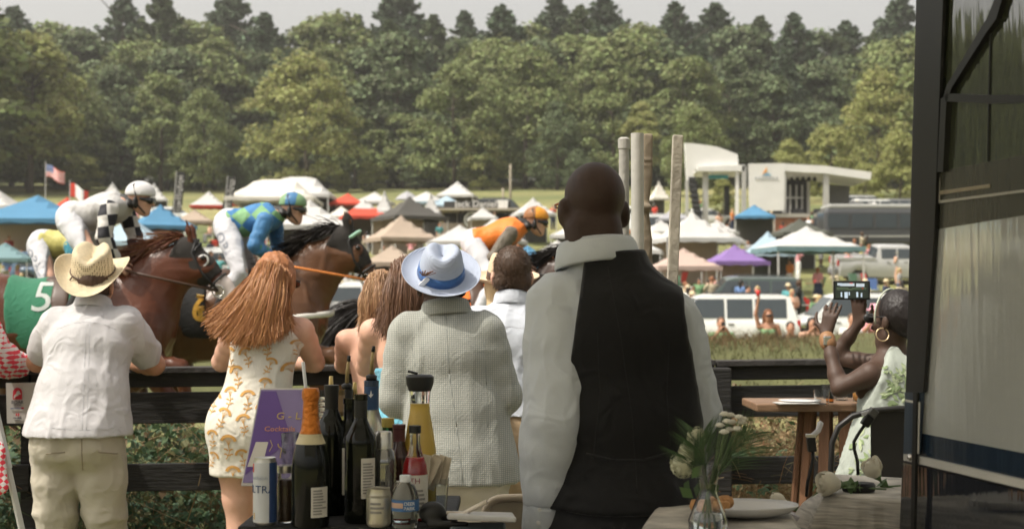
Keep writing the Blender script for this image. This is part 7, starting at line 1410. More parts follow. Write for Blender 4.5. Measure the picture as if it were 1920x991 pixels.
# jar and water bottle
r, c = bt('glass_jar', 'small jar of dark cherries with a silver lid', 536, 3.42, [(.018, 0), (.0205, .004), (.0205, .115), (.018, .122)], g_clear, cat='jar'); MB().lathe([(.0185, .004), (.019, .008), (.019, .10), (0, .10)], c, 20).build('contents', M('cherries', (.09, .055, .03), .4, .4, 60), r, True); MB().lathe([(.021, .118), (.0215, .12), (.0215, .135), (0, .136)], c, 20).build('lid', silver_, r, auto=40)
pr_ = [(.026, 0), (.0305, .005)] + [(.0305 - (.0015 if i % 2 else 0), .01 + i * .006) for i in range(5)] + [(.0315, .042), (.0315, .066), (.031, .068), (.030, .078), (.022, .098), (.013, .107), (.0125, .112)]
r, c = bt('water_bottle', 'small water bottle with a blue label and white cap at the front', 760, 3.34, pr_, g_plast); MB().lathe([(.0135, .106), (.0135, .121), (0, .1215)], c, 20).build('cap', M('cap_white', (.6, .62, .63), .5), r, auto=40); wrap(r, c, .0315, .040, .067, -110, 110, M('label_blue', (.05, .13, .28), .5), off=.001); wrap(r, c, .0315, .048, .060, -70, -5, M('label_dusk', (.45, .30, .22), .5, .2, 30), 'print', .0014); wtext(r, c, .0315, .058, 'DEER', .011, 22, M('mark_white', (.7, .7, .7), .6)); wtext(r, c, .0315, .047, 'PARK', .011, 22, M('mark_white', (.7, .7, .7), .6))
# glassware, straw, garnish, tongs
def cup(px, d, R0, R1, h, lab, z=BZ, name='clear_cup', py=900, fill=None):
    x = P(px, py, d).x; c = V3((x, d, z)); r = thing(name, lab, 'cup', c); MB().lathe([(R0, 0), (R1, h), (R1 - .0015, h), (R0 - .0015, .003), (0, .003)], c, 24).build('glass', g_plast, r, auto=60)
    if fill: MB().lathe([(R0 - .002, .004), (R0 + (R1 - R0) * .6 - .002, h * .6), (0, h * .6)], c, 20).build('drink', fill, r, True)
    return r, c
r, c = cup(546, 3.55, .021, .026, .115, 'clear jigger glass beside the menu sign'); MB().lathe([(.012, .117), (.022, .123), (.026, .20), (.0245, .20), (.011, .126)], c, 22).build('upper_glass', g_clear, r, True)
r, c = cup(592, 3.72, .034, .044, .29, 'stack of tall clear cups behind the champagne'); 
for i in range(6): MB().lathe([(.0445, .20 + i * .014), (.0460, .203 + i * .014), (.0445, .206 + i * .014)], c, 24, cap=False).build('rim', g_plast, r, True)
a = P(577, 760, 3.7); b = P(568, 678, 3.7); tag(MB().tube([a, b], .0045, 10).build('drinking_straw', M('straw_white', (.62, .64, .66), .5), smooth=True), 'white drinking straw sticking up behind the orange foil', 'straw')
r, c = cup(815, 3.58, .030, .036, .085, 'cup of napkins and dried garnish at the right end of the bar'); rg_ = np.random.default_rng(3)
for i in range(9): x = rg_.uniform(-.025, .025); MB().box(c + V3((x, rg_.uniform(-.02, .02), .085 + rg_.uniform(0, .03))), (.03, .002, .07), Matrix.Rotation(rg_.uniform(-.5, .5), 3, 'Y') @ Matrix.Rotation(rg_.uniform(-1, 1), 3, 'Z')).build('napkin', M('napkin_cream', (.48, .42, .32), .9), r)
r = thing('citrus_squeezer', 'black handheld tool lying at the right end of the bar', 'bar tool', (P(815, 960, 3.36).x, 3.36, BZ)); c = r.location
S = SDF(); S.ell(c + V3((-.005, 0, .030)), (.032, .025, .028), .01); S.cap(c + V3((.02, 0, .02)), c + V3((.045, 0, .012)), .010, .007, .01); S.cap(c + V3((.045, 0, .012)), c + V3((.062, -.01, .030)), .005, .004, .008); S.cap(c + V3((-.01, -.02, .008)), c + V3((.075, -.03, .009)), .009, .006, .008); link('body', S.mesh('body', .003), capk, r)
r = thing('tongs', 'silver serving tongs pointing right from the bar', 'tongs', P(860, 965, 3.3)); MB().tube([P(838, 960, 3.3), P(868, 962, 3.28), P(893, 950, 3.26), P(912, 940, 3.25)], [.004, .0045, .006, .005], 8).build('arm', M('cream_metal', (.52, .46, .38), .35, metal=.3), r, True); MB().tube([P(845, 972, 3.3), P(868, 966, 3.28), P(880, 958, 3.27)], [.004, .004, .004], 8).build('arm', steel, r, True)
# white tray beside the bar and a beige folding chair
tz = HC - (972 - HZ) / (FPX / 3.25); r = thing('serving_tray', 'white tray on a pale side box right of the bar', 'tray', (P(905, 975, 3.25).x, 3.28, tz)); MB().prism([P(838, 973, 3.2), P(968, 979, 3.2), P(962, 969, 3.42), P(846, 966, 3.42)], (0, 0, .012)).build('rim', M('tray_white', (.42, .42, .41), .5), r, bevel=.004)
r2 = MB().box((P(895, 975, 3.3).x, 3.31, tz / 2 - .012), (.13, .18, tz - .03)).build('side_box', M('box_bluegrey', (.20, .24, .25), .7), bevel=.006); tag(r2, 'pale blue grey stand under the white tray', 'stand')
fc = M('chair_beige', (.44, .37, .28), .5, .04, 8); r = thing('folding_chair', 'beige plastic folding chair behind the tray', 'chair', (P(960, 990, 3.95).x, 3.95, 0)); d = 3.95
outl = lambda x0, x1, y0, rad: [P(x0, 1085, d)] + [P(x0 + rad - rad * math.cos(t), y0 + rad - rad * math.sin(t), d) for t in np.linspace(0, pi / 2, 7)] + [P(x1, y0 - 2, d), P(x1, 1085, d)]
MB().prism(outl(917, 1040, 939, 22), (0, .015, 0)).build('backrest', M('chair_beige_dark', (.36, .31, .23), .6), r, bevel=.003); MB().tube([P(909, 1290, d), P(909, 975, d)] + [P(909 + 33 - 33 * math.cos(t), 933 + 33 - 33 * math.sin(t), d) for t in np.linspace(.2, pi / 2, 7)] + [P(1050, 930, d), P(1068, 945, d), P(1072, 975, d), P(1072, 1290, d)], .011, 10).build('frame', fc, r, True)
MB().box((P(990, 1100, d).x, d - .2, .45), (.40, .40, .03)).build('seat', fc, r, bevel=.01)
for x in (930, 1050):
    for yy, y2 in ((-.38, .1), (.08, -.35)): MB().tube([V3((P(x, 1100, d).x, d + yy, 0)), V3((P(x, 1100, d).x, d + y2 * .3 - .1, .44))], .011, 8).build('leg', fc, r, True)
# purple cocktail menu sign
r = thing('menu_sign', 'purple cocktail menu sign leaning left of the bottles', 'sign', P(515, 978, 3.62)); d0, d1 = 3.52, 3.70
cn = [P(452, 909, d0), P(560, 909, d0), P(592, 727, d1), P(488, 727, d1)]; nrm = (cn[1] - cn[0]).cross(cn[3] - cn[0]).normalized(); fwd_ = -nrm if nrm.y > 0 else nrm
pur = M('menu_purple', (.19, .15, .30), .35, .08, 3, coat=.3); MB().prism(cn, -fwd_ * .004).build('board', M('menu_border', (.50, .48, .46), .5), r); mid = sum(cn, V3()) / 4
inn = [mid + (p - mid) * .955 + fwd_ * .0012 for p in cn]; MB().prism(inn, fwd_ * .0006).build('panel', pur, r); uv = lambda u, v_, o=.0025: inn[0] + (inn[1] - inn[0]) * u + (inn[3] - inn[0]) * v_ + fwd_ * o
ex = (inn[1] - inn[0]).normalized(); ey = (inn[3] - inn[0]); ey = (ey - ex * ey.dot(ex)).normalized(); RR = Matrix((ex, ey, fwd_)).transposed(); gd = M('menu_gold', (.48, .36, .14), .5, .05); og = M('menu_orange', (.55, .25, .14), .6)
MB().prism([uv(0.02, .08, .0018), uv(.75, .45, .0018), uv(.3, .98, .0018), uv(.02, .98, .0018)], fwd_ * .0003).build('facet', M('menu_violet', (.11, .06, .24), .4), r)
text_on('lettering', 'G - L', .030, uv(.62, .70), gd, r, RR, .0005); text_on('lettering', 'Cocktails', .021, uv(.50, .56), og, r, RR, .0005)
MB().tube([uv(.62 + .10 * math.cos(t), .40 + .05 * math.sin(t), .003) for t in np.linspace(pi, 2 * pi, 9)], .0016, 5).build('moon_mark', gd, r); MB().tube([uv(.6, .36, .003), uv(.6, .25, .003)], .0012, 5).build('stem_mark', gd, r); MB().tube([uv(.36, .44, .003), uv(.42, .38, .003), uv(.38, .32, .003)], .001, 5).build('stem_mark', gd, r)
MB().prism([uv(.03, .16), uv(.30, .16), uv(.33, .42), uv(.10, .42)], fwd_ * .0008).build('paper_card', lab_w, r)

# ------------------------------------------------------------------ sign on the fence, white easel leg
r = thing('fence_sign', 'white numbered sign with a red arch emblem on the fence at the left', 'sign', P(55, 755, 6.82)); d = 6.84; q = lambda x, y, o=0: P(x, y, d) + V3((0, -o, 0)); sw = M('sign_board', (.50, .49, .46), .6, .04); rd = M('sign_red', (.55, .03, .05), .6)
MB().prism([q(11, 717.5), q(112, 716), q(113, 792), q(13, 793)], (0, .006, 0)).build('board', sw, r)
MB().prism([q(24.5, 748, .004), q(24.5, 736, .004)] + [q(33 - 8.5 * math.cos(t), 735 - 9 * math.sin(t), .004) for t in np.linspace(0, pi, 12)] + [q(41.5, 748, .004)], (0, .002, 0)).build('arch_emblem', rd, r)
hs_ = [(26, 745), (28, 740), (31, 737), (32, 733.5), (35, 731), (38, 733), (37, 735), (40, 737), (39, 739), (36, 738.5), (35, 741), (30, 742.5), (28, 746)]; MB().prism([q(a, b, .008) for a, b in hs_], (0, .002, 0)).build('leaping_horse', sw, r)
gi = M('sign_ink', (.06, .06, .08), .7); text_on('lettering', 'BOAR', .022, q(33, 753.5, .004), gi, r); text_on('lettering', 'MEMORIAL', .007, q(33, 758, .004), gi, r); text_on('lettering', 'Bank of America', .0085, q(31, 765, .004), M('sign_blue', (.05, .1, .3), .7), r); MB().prism([q(40, 763, .004), q(46, 763, .004), q(44, 766, .004), q(39, 766, .004)], (0, .001, 0)).build('mark', rd, r)
for a in (-3, 1): MB().prism([q(33 + a, 774, .004), q(35.5 + a, 774, .004), q(35.5 + a, 779, .004), q(33 + a, 779, .004)], (0, .001, 0)).build('mark', rd, r)
text_on('lettering', 'Albemarle', .010, q(33, 783, .004), gi, r); text_on('lettering', 'foundation', .006, q(33, 787, .004), gi, r); text_on('lettering', '1', .075, q(66, 750, .004), gi, r); text_on('lettering', '1', .075, q(80, 750, .004), gi, r); MB().lathe([(0, .003), (.010, .002), (.012, 0)], q(69, 724, .003), 14, R=Matrix.Rotation(pi / 2, 3, 'X')).build('screw', steel, r)
r = thing('easel', 'white folding easel legs at the left edge with a red and white cloth', 'easel', (P(-20, 900, 5.6).x, 5.6, 0)); d = 5.6; wm_ = M('easel_white', (.50, .50, .48), .5, .04)
MB().bar(P(-26, 700, d), P(15, 878, d), .035, .025).build('leg', wm_, r, bevel=.003); MB().bar(P(13, 868, d), P(85, 1190, d + .1), .026, .02).build('leg', wm_, r, bevel=.003); MB().bar(P(-26, 700, d), P(-120, 1190, d), .035, .025).build('leg', wm_, r, bevel=.003); MB().bar(P(-24, 705, d), P(-40, 1190, d + .6), .03, .02).build('leg', wm_, r, bevel=.003)
S = SDF(); S.cap(P(-14, 845, d - .03), P(-10, 905, d - .03), .05, .055, .02, sc=(1, .3, 1)); link('hanging_cloth', S.mesh('hanging_cloth', .008, disp=folds(.008, (14, 14, 8), 5)), rw, r)
# ------------------------------------------------------------------ woman filming with a phone
d = 5.9
J = joints(d, dict(pel=(1676, 850, 0), neck=(1676, 668, .02), head=(1677, 600, .0), shL=(1626, 700, -.06), shR=(1716, 688, .13), elL=(1572, 727, -.02), elR=(1594, 676, .30), wrL=(1561, 628, .12), wrR=(1637, 608, .24), hipL=(1650, 880, -.05), hipR=(1696, 880, .08), knL=(1630, 1050, .05), knR=(1690, 1050, .15), anL=(1640, 1215, 0), anR=(1700, 1215, .1)), .98, yaw=.55, head=(.7, (.02, .05, 1)))
r = thing('person', 'woman in a white and green floral halter dress filming with her phone', 'person', (J['pel'].x, d, 0)); S = body_sdf(J, fem=True, handsf=False, arm_r=.93, g=.97)
hand_prims(S, J['wrL'], V3((.24, .05, 1)), V3((.45, .9, 0)), .93, curl=(.18, .25, .35, .5), thumb=.3, side=1); hand_prims(S, J['wrR'], V3((-.02, -.12, 1)), V3((-.5, -.85, 0)), .93, curl=(.25, .3, .4, .55), thumb=.3, side=1)
link('body', S.mesh('body', .0065, smooth=1), SK['brown'], r)
S = SDF(); torso(S, J, 1.08, fem=True, b=.035, dz=1.06); S.cap(lerp(J['pel'], J['neck'], .45), J['pel'], .135, .17, .05, sc=(1, .8, 1), R=torso_frame(J)); S.cap(J['pel'], P(1650, 935, d), .17, .195, .08, sc=(1, .85, 1))
S.cap(lerp(J['pel'], J['neck'], .8), J['neck'] + V3((0, 0, .02)), .10, .060, .04); S.cut(P(1640, 935, d), (0, 0, -1)).cut(J['neck'] + V3((0, 0, .045)), (0, 0, 1)).cut(P(1632, 712, d), V3((-.9, -.05, .44))).cut(J['shR'] + V3((-.05, 0, 0)), V3((.8, .1, .5)))
dg = fabric('dress_pale', (.32, .35, .31), bs=200); dr = link('dress', S.mesh('dress', .008, .009, disp=folds(.008, (14, 14, 3), 15)), dg, r)
def blooms(dress, base, seed, xr, zr, n, mats, cam_from):
    bv = BVHTree.FromPolygons([v_.co + base for v_ in dress.data.vertices], [p_.vertices[:] for p_ in dress.data.polygons]); g = random.Random(seed); mbs = [MB(), MB()]
    for i in range(n):
        x, z = g.uniform(*xr), g.uniform(*zr); h = bv.ray_cast(V3((x, cam_from, z)), V3((0, 1, 0)))
        if h[0] is None: continue
        nn = h[1]; u = nn.orthogonal().normalized(); w = nn.cross(u); s = g.uniform(.018, .042)
        for k in range(9):
            a = g.uniform(0, 6.3); dd = u * math.cos(a) + w * math.sin(a); e = nn.cross(dd); c = h[0] + dd * s * g.uniform(.0, .6); pts = []
            ok = True
            for (t, q_) in ((0, 0), (.5, .22), (1, 0), (.5, -.22)):
                p = c + dd * s * t + e * s * q_; hh = bv.ray_cast(V3((p.x, cam_from, p.z)), V3((0, 1, 0)))
                if hh[0] is None: ok = False; break
                pts.append(hh[0] + nn * .003 - V3((0, .001 * k, 0)) * .5)
            if ok: mbs[k % 2].add(pts, [(0, 1, 2, 3)])
    for mb, m_ in zip(mbs, mats): mb.build('printed_flowers', m_, dress)
blooms(dr, V3((J['pel'].x, d, 0)), 4, (P(1590, 700, d).x, P(1700, 700, d).x), (P(0, 920, d).z, P(0, 665, d).z), 34, (M('print_green', (.20, .26, .13), .9), M('print_sage', (.33, .38, .24), .9)), 5.0)
hc = J['head']; hr = J['HR']; hbk = hairm('black_updo', (.018, .014, .013)); K = SDF(); K.ell(hc + hr @ V3((0, -.022, .035)), (.082, .102, .094), .02); K.ell(hc + hr @ V3((0, -.085, -.01)), (.062, .055, .07), .03); K.cut(hc + hr @ V3((0, .040, 0)), hr @ V3((0, 1, -.45))); link('hair', K.mesh('hair', .006, disp=folds(.003, (60, 60, 10), 8)), hbk, r)
MB().tube([hc + hr @ V3((.090 * math.cos(t), .03 - .015 * math.sin(t), .03 + .100 * math.sin(t))) for t in np.linspace(-.5, pi + .5, 25)], .0042, 6).build('headband', M('headband', (.42, .45, .36), .5), r, True)
e = hc + hr @ V3((-.088, -.004, -.062)); MB().tube([e + V3((.026 * math.cos(t), .006 * math.sin(t), .026 * math.sin(t))) for t in np.linspace(0, 2 * pi, 25)], .0028, 6).build('hoop_earring', M('earring', (.55, .42, .25), .3, metal=.7), r, True)
gm_ = MB(); gm_.tube([hc + hr @ V3((-.083, -.01, .01)), hc + hr @ V3((-.076, .07, .012))], .003, 6); gm_.build('glasses_temple', capk, r); K = SDF(); K.cap(hc + hr @ V3((-.045, .098, .008)), hc + hr @ V3((.045, .098, .008)), .021, None, .01, sc=(1, .5, 1)); link('sunglasses', K.mesh('sunglasses', .005), capk, r)
w = J['wrL']; dn = (J['elL'] - w).normalized(); MB().box(w + dn * .03 + V3((-.008, -.032, 0)), (.036, .012, .040), Matrix.Rotation(.3, 3, 'Z')).build('watch', M('watch_silver', (.5, .5, .47), .25, metal=.8), r, bevel=.005); K = SDF(); K.cap(w + dn * .022, w + dn * .044, .0345, None, .004); link('watch_strap', K.mesh('watch_strap', .005), M('strap_tan', (.25, .13, .06), .5), r)
# phone held up, its screen showing the field
c = P(1597, 544, 6.04); ph = thing('phone', 'phone held up sideways with the race on its screen', 'phone', c); MB().box(c, (.156, .009, .080)).build('case', capk, ph, bevel=.003); s_ = MB().box(c + V3((0, -.0053, 0)), (.140, .001, .066)).build('screen', M('screen_dark', (.02, .025, .02), .2, emit=.5), ph)
rc = random.Random(2); bits = dict(a=((.35, .40, .45), [(-.02, .024, .06, .012), (.035, .022, .035, .014), (-.052, .026, .02, .01)]), b=((.06, .08, .05), [(-.04, .008, .05, .010), (.03, .006, .06, .010), (0, .004, .12, .006)]), c_=((.35, .42, .5), [(-.045, -.018, .006, .02), (-.025, -.02, .014, .026), (.022, -.018, .008, .022), (-.012, -.014, .005, .014), (.040, -.02, .006, .018)]), e=((.5, .06, .04), [(-.004, .030, .012, .004), (.045, .008, .006, .006)]))
for k_, (col, rects) in bits.items():
    mb = MB()
    for (x, z, w_, h_) in rects: mb.box(c + V3((x, -.0062, z)), (w_, .0006, h_))
    mb.build('screen_image', M('screen_' + k_, col, .3, emit=.55), s_)
# ------------------------------------------------------------------ tall wooden table with cups
wd = M('teak', (.20, .12, .07), .5, .25, 2.5, bump=.25, bscale=14, sc3=(1, 12, 12), coat=.1); wd2 = M('teak_dark', (.15, .075, .04), .6, .25, 2.5, bump=.3, bscale=12, sc3=(12, 12, 1)); d = 6.15; zt = P(1500, 753, d).z
r = thing('bar_height_table', 'tall teak table with a slatted base beside the filming woman', 'table', (P(1540, 760, d).x, d, 0)); x0, x1 = P(1425, 760, d - .2).x, P(1655, 760, d - .2).x
MB().box(((x0 + x1) / 2, d + .08, zt - .017), (x1 - x0, .38, .034)).build('table_top', wd, r, bevel=.006); cx = P(1575, 800, d).x
for i in range(12):
    a = i / 12 * 2 * pi; b0 = V3((cx + .15 * math.cos(a), d + .08 + .15 * math.sin(a), zt - .036)); b1 = V3((cx + .24 * math.cos(a), d + .08 + .24 * math.sin(a), .03)); MB().bar(b1, b0, .045, .018, up=V3((math.cos(a), math.sin(a), 0))).build('slat', wd2, r, bevel=.002)
MB().lathe([(.26, 0), (.26, .03), (0, .03)], (cx, d + .08, 0), 24).build('base', wd2, r)
def tcup(px, dd, lab, fill=None, R=.036, h=.062): return cup(px, dd, R * .78, R, h, lab, z=zt, py=752, fill=fill)
tcup(1541, 6.02, 'clear plastic cup at the front of the tall table'); tcup(1577, 6.25, 'clear plastic cup half hidden by the woman\'s elbow'); tcup(1612, 6.2, 'clear cup with an orange drink behind the woman\'s elbow', M('orange_drink', (.6, .25, .04), .3, trans=.2)); tcup(1555, 6.36, 'second clear cup standing at the back of the tall table')
x = P(1557, 752, 6.12).x; r = thing('small_bottle', 'tiny dark bottle with an orange label on the tall table', 'bottle', (x, 6.12, zt)); MB().lathe([(.012, 0), (.014, .004), (.014, .018), (.006, .035), (.006, .045), (0, .045)], r.location, 14).build('glass', g_dark, r, True); MB().lathe([(.0145, .006), (.0145, .016)], r.location, 14, cap=False).build('label', foil_o, r)
r = thing('paper_plate', 'white plates and a napkin on the tall table', 'plate', (P(1500, 748, 6.1).x, 6.1, zt)); MB().lathe([(.055, .002), (.09, .010), (.092, .012), (.05, .006), (0, .006)], r.location, 28).build('plate', M('paper_white', (.55, .54, .52), .8), r, True); MB().box(r.location + V3((-.03, -.06, .004)), (.17, .10, .004), Matrix.Rotation(.15, 3, 'Z')).build('napkin', M('paper_grey', (.45, .44, .42), .9), r)
# ------------------------------------------------------------------ black metal chair
mc = M('chair_metal', (.022, .021, .020), .4, .1, 5, metal=.4, spec=.5); d = 5.35; r = thing('metal_chair', 'black metal chair with a curved tube frame behind the filming woman', 'chair', (P(1640, 900, d).x, d, 0)); q = lambda x, y, dy=0: P(x, y, d) + V3((0, dy, 0))
MB().tube([q(1570, 1150, .1), q(1563, 960, .04), q(1558, 880), q(1560, 830), q(1572, 800), q(1598, 780), q(1635, 769), q(1690, 765), q(1750, 768), q(1790, 785), q(1806, 830), q(1804, 960, .04), q(1800, 1150, .1)], .011, 10).build('frame', mc, r, True)
MB().prism([q(1634, 772, .01), q(1740, 770, .01), q(1736, 1010, .05), q(1640, 1010, .05)], (0, .006, 0)).build('backrest', mc, r, bevel=.002); MB().box((P(1680, 1010, d).x, d + .22, .62), (.40, .38, .02)).build('seat', mc, r, bevel=.006)
for x in (1575, 1795): MB().tube([V3((P(x, 1000, d).x, d + .4, .62)), V3((P(x, 1000, d).x, d + .48, 0))], .012, 8).build('leg', mc, r, True); MB().tube([V3((P(x, 1000, d).x, d + .04, .62)), V3((P(x, 1000, d).x, d - .02, 0))], .012, 8).build('leg', mc, r, True)
# ------------------------------------------------------------------ draped tall box and low table with plate
lin = M('linen_drape', (.46, .43, .375), .95, .45, 3, bump=.6, bscale=60, sc3=(4, 4, 60)); 
def drape(name, label, quad, z, drop, seed, amp=.035, mat=lin, nfold=3.2, flare=0):
    """cloth over a box top: quad = four top corners (ground plan), hanging folds all round"""
    r = np.random.default_rng(seed); c = sum((V3(p) for p in quad), V3()) / 4; per = []; n = 28
    for i in range(4):
        a, b = V3(quad[i]), V3(quad[(i + 1) % 4])
        for k in range(n): per.append(a.lerp(b, k / n))
    m_ = len(per); rows = 12; V = []; F = []
    for t in (0, .5, .97): V += [V3((c.x + (p.x - c.x) * t, c.y + (p.y - c.y) * t, z + .002 * math.sin(9 * p.x + 7 * t))) for p in per]
    for j in range(rows + 1):
        h = j / rows
        for k, p in enumerate(per):
            ou = V3((p.x - c.x, p.y - c.y, 0)); L = ou.length; ou = ou / L; cr = min(k % n, n - k % n) / n; f = amp * h * (math.sin(k / n * 2 * pi * nfold + seed) * 1.0 + .5 * math.sin(k / n * 2 * pi * nfold * 2.3 + seed * 2)) + (.12 * h * math.exp(-(cr / .10) ** 2)) * (1 if amp > .01 else 0)
            V.append(V3((p.x, p.y, z - .006 - h * drop)) + ou * (max(-.004, f) + .006 + .02 * h + (flare * h ** .5 * max(0, -ou.x) ** 2)))
    tot = 3 + rows + 1
    for j in range(tot - 1):
        for k in range(m_): k2 = (k + 1) % m_; F.append((j * m_ + k, j * m_ + k2, (j + 1) * m_ + k2, (j + 1) * m_ + k))
    F.append(tuple(range(m_))[::-1]); me = bpy.data.meshes.new(name); me.from_pydata([tuple(v_) for v_ in V], [], F); bm = bmesh.new(); bm.from_mesh(me); bmesh.ops.recalc_face_normals(bm, faces=bm.faces); bm.to_mesh(me); bm.free()
    o = link(name, me, mat, None); o.modifiers.new('t', 'SOLIDIFY').thickness = .003; return tag(o, label, 'tablecloth')
def flat(x, d_, z): return V3((P(x, 900, d_).x, d_, z))
zb = P(1600, 908, 3.7).z; zc = P(1500, 905, 3.62).z
tq = [flat(1546, 3.52, zb), flat(1692, 3.42, zb), flat(1716, 3.85, zb), flat(1562, 3.92, zb)]
bx = MB().prism([p - V3((0, 0, zb)) * 1.0 for p in tq], (0, 0, zb - .012)).build('display_box', M('crate_dark', (.06, .05, .045), .8)); tag(bx, 'box hidden under the grey linen drape', 'box'); drape('linen_drape', 'grey linen drape over the tall box that carries the roses', tq, zb, .5, 2, .05, flare=.22, nfold=4.6)
zl = HC - (1003 - HZ) / (FPX / 2.95); tq = [flat(1175, 2.75, zl), flat(1530, 2.75, zl), flat(1465, 3.50, zl), flat(1240, 3.50, zl)]
lt = thing('low_table', 'grey cloth covered table carrying the vase and the plate', 'table', (P(1350, 990, 3.1).x, 3.1, 0)); MB().prism([p - V3((0, 0, .03)) for p in tq], (0, 0, .022)).build('table_top', M('crate_dark', (.06, .05, .045)), lt)
for p in tq: MB().box((p.x * .98, p.y, zl / 2 - .02), (.04, .04, zl - .04)).build('leg', M('crate_dark', (.06, .05, .045)), lt)
drape('grey_tablecloth', 'grey cloth on the table with the vase', tq, zl, .45, 5, .02)
# oval plate with biscuits
c = flat(1398, 3.22, zl); r = thing('oval_plate', 'white oval plate with pastries beside the vase', 'plate', c); V = []; prof = [(.0, .012), (.075, .012), (.10, .022), (.118, .030), (.120, .027), (.10, .012), (.07, .004), (0, .004)]; mb = MB(); mb.lathe(prof, (0, 0, 0), 36); mb.v = [(c.x + v_[0] * 1.0, c.y + v_[1] * .75, c.z + v_[2]) for v_ in mb.v]; mb.build('dish', M('porcelain', (.50, .49, .47), .25, .02), r, True)
for i, (px, dd) in enumerate(((1352, 3.16), (1360, 3.24), (1340, 3.22), (1310, 3.18), (1322, 3.12))):
    S = SDF(); p = flat(px, dd, zl + .030); S.ell(p, (.020, .018, .014), .005); [S.ell(p + V3((random.uniform(-.012, .012), random.uniform(-.01, .01), .008)), (.008, .008, .006), .004) for _ in range(4)]; tag(link('pastry', S.mesh('pastry', .0035, disp=folds(.002, (60, 60, 60), i)), M('pastry', (.42, .22, .09), .8, .3, 60)), ['golden pastry at the front of the plate right of the vase', 'golden pastry behind the front one on the plate', 'pastry touching the vase on the plate', 'pastry seen through the vase', 'leftmost pastry beside the waiter'][i], 'pastry', 'pastries on the oval plate')
# ------------------------------------------------------------------ vase with palm fronds and white flowers
d = 2.98; c = flat(1327, d, zl); r = thing('flower_vase', 'clear glass vase of palm fronds and white button flowers', 'vase', c); ht = HC - (868 - HZ) / (FPX / d) - zl
MB().lathe([(a_ * 1.2, b_) for a_, b_ in [(.028, 0), (.033, .004), (.034, .03), (.026, ht * .38), (.015, ht * .62), (.018, ht * .8), (.0225, ht), (.0212, ht), (.0168, ht * .8), (.0135, ht * .62), (.0245, ht * .38), (.032, .03), (.031, .006), (0, .006)]], c, 36).build('vase', g_clear, r, auto=60); MB().lathe([(.030, .008), (.031, .03), (.028, ht * .30), (0, ht * .30)], c, 30).build('water', ml('water', (.9, .93, .9), .01, ior=1.33), r, True)
top = c + V3((0, 0, ht * .62)); frn = M('frond', (.05, .09, .035), .45, .2, 9, transl=.2, spec=.4); fl_w = M('button_flower', (.62, .60, .52), .8, .1, 60); stemg = M('flower_stem', (.10, .15, .06), .6); pq = lambda x, y, dy=0: P(x, y, d) + V3((0, dy, 0)); rg = np.random.default_rng(9)
def frond(tip, sd, n_=14, ll=.075):
    mb = MB(); a = top; b = tip; mid_ = a.lerp(b, .5) + V3((0, 0, .03)); pts = [a * (1 - t) ** 2 + mid_ * 2 * t * (1 - t) + b * t * t for t in np.linspace(0, 1, 14)]; mb.tube(pts, [.002] * 8 + [.0012] * 6, 5); ax = (b - a).normalized(); s_ = ax.cross(V3((0, -1, .2))).normalized()
    for k in range(n_):
        t = .30 + .68 * k / n_; p = a * (1 - t) ** 2 + mid_ * 2 * t * (1 - t) + b * t * t
        for sg in (-1, 1):
            dr_ = (ax * 1.0 + s_ * sg * .55 + V3((0, rg.normal() * .12, -.02))).normalized(); L = ll * (.55 + .9 * math.sin(pi * min(1, t))) ; e = p + dr_ * L + V3((0, 0, -.012)); w = dr_.cross(V3((0, -1, 0))).normalized() * .0010; m = p.lerp(e, .45) + V3((0, 0, .003)); mb.add([p - w * .4, p + w * .4, m + w, e, m - w], [(0, 1, 2, 3, 4)])
    mb.build('palm_frond', frn, r)
for tip in ((1418, 812, .02), (1408, 834, -.03), (1386, 818, .05), (1306, 838, -.02), (1318, 820, .04), (1300, 866, .0)): frond(pq(*tip), 1)
for i, (x, y, dy) in enumerate(((1358, 776, 0), (1371, 779, .01), (1386, 782, 0), (1362, 789, -.01), (1375, 793, .02), (1392, 792, .01), (1350, 797, 0), (1381, 803, -.01), (1368, 806, .01), (1355, 808, -.02), (1396, 787, .02))):
    p = pq(x, y, dy); fo = MB(); fo.lathe([(0, -.004), (.006, -.003), (.0085, .001), (.007, .005), (.003, .006), (0, .0058)], p, 12); [fo.box(p + V3((.0085 * math.cos(t), .0085 * math.sin(t), .0005)), (.004, .003, .0025), Matrix.Rotation(t, 3, 'Z')) for t in np.linspace(0, 2 * pi, 11)[:-1]]; fb = fo.build('button_flower', fl_w, r, auto=50); MB().tube([p, p.lerp(top, .5) + V3((.004, 0, 0)), top], .0011, 5).build('stem', stemg, fb)
for i in range(5): a = top; MB().tube([a, c + V3((rg.normal() * .01, rg.normal() * .01, .012))], .0022, 5).build('stem', stemg, r)
S = SDF(); 
def hydr(p, R, nm, mat, seed):
    g = np.random.default_rng(seed); mb = MB()
    for i in range(90):
        v_ = V3(g.normal(size=3)).normalized(); q_ = p + v_ * R * g.uniform(.8, 1); u = v_.orthogonal().normalized(); w = v_.cross(u); s = R * .24
        for k in range(4): a = k * pi / 2 + i; d1 = u * math.cos(a) + w * math.sin(a); d2 = u * math.cos(a + .78) + w * math.sin(a + .78); d3 = u * math.cos(a - .78) + w * math.sin(a - .78); mb.add([q_, q_ + d3 * s * .6 + v_ * .001, q_ + d1 * s + v_ * .002, q_ + d2 * s * .6 + v_ * .001], [(0, 1, 2, 3)])
    Q = SDF(); Q.ell(p, (R * .8,) * 3, .01); link(nm + '_core', Q.mesh('core', .004), mat, r); return mb.build(nm, mat, r)
crm = M('hydrangea_cream', (.50, .50, .36), .8, .15, 40, island=.15, transl=.2); hydr(pq(1283, 872, .02), .028, 'hydrangea', crm, 1); hydr(pq(1296, 848, .04), .022, 'hydrangea', crm, 2); hydr(pq(1312, 822, .05), .020, 'hydrangea', crm, 3)
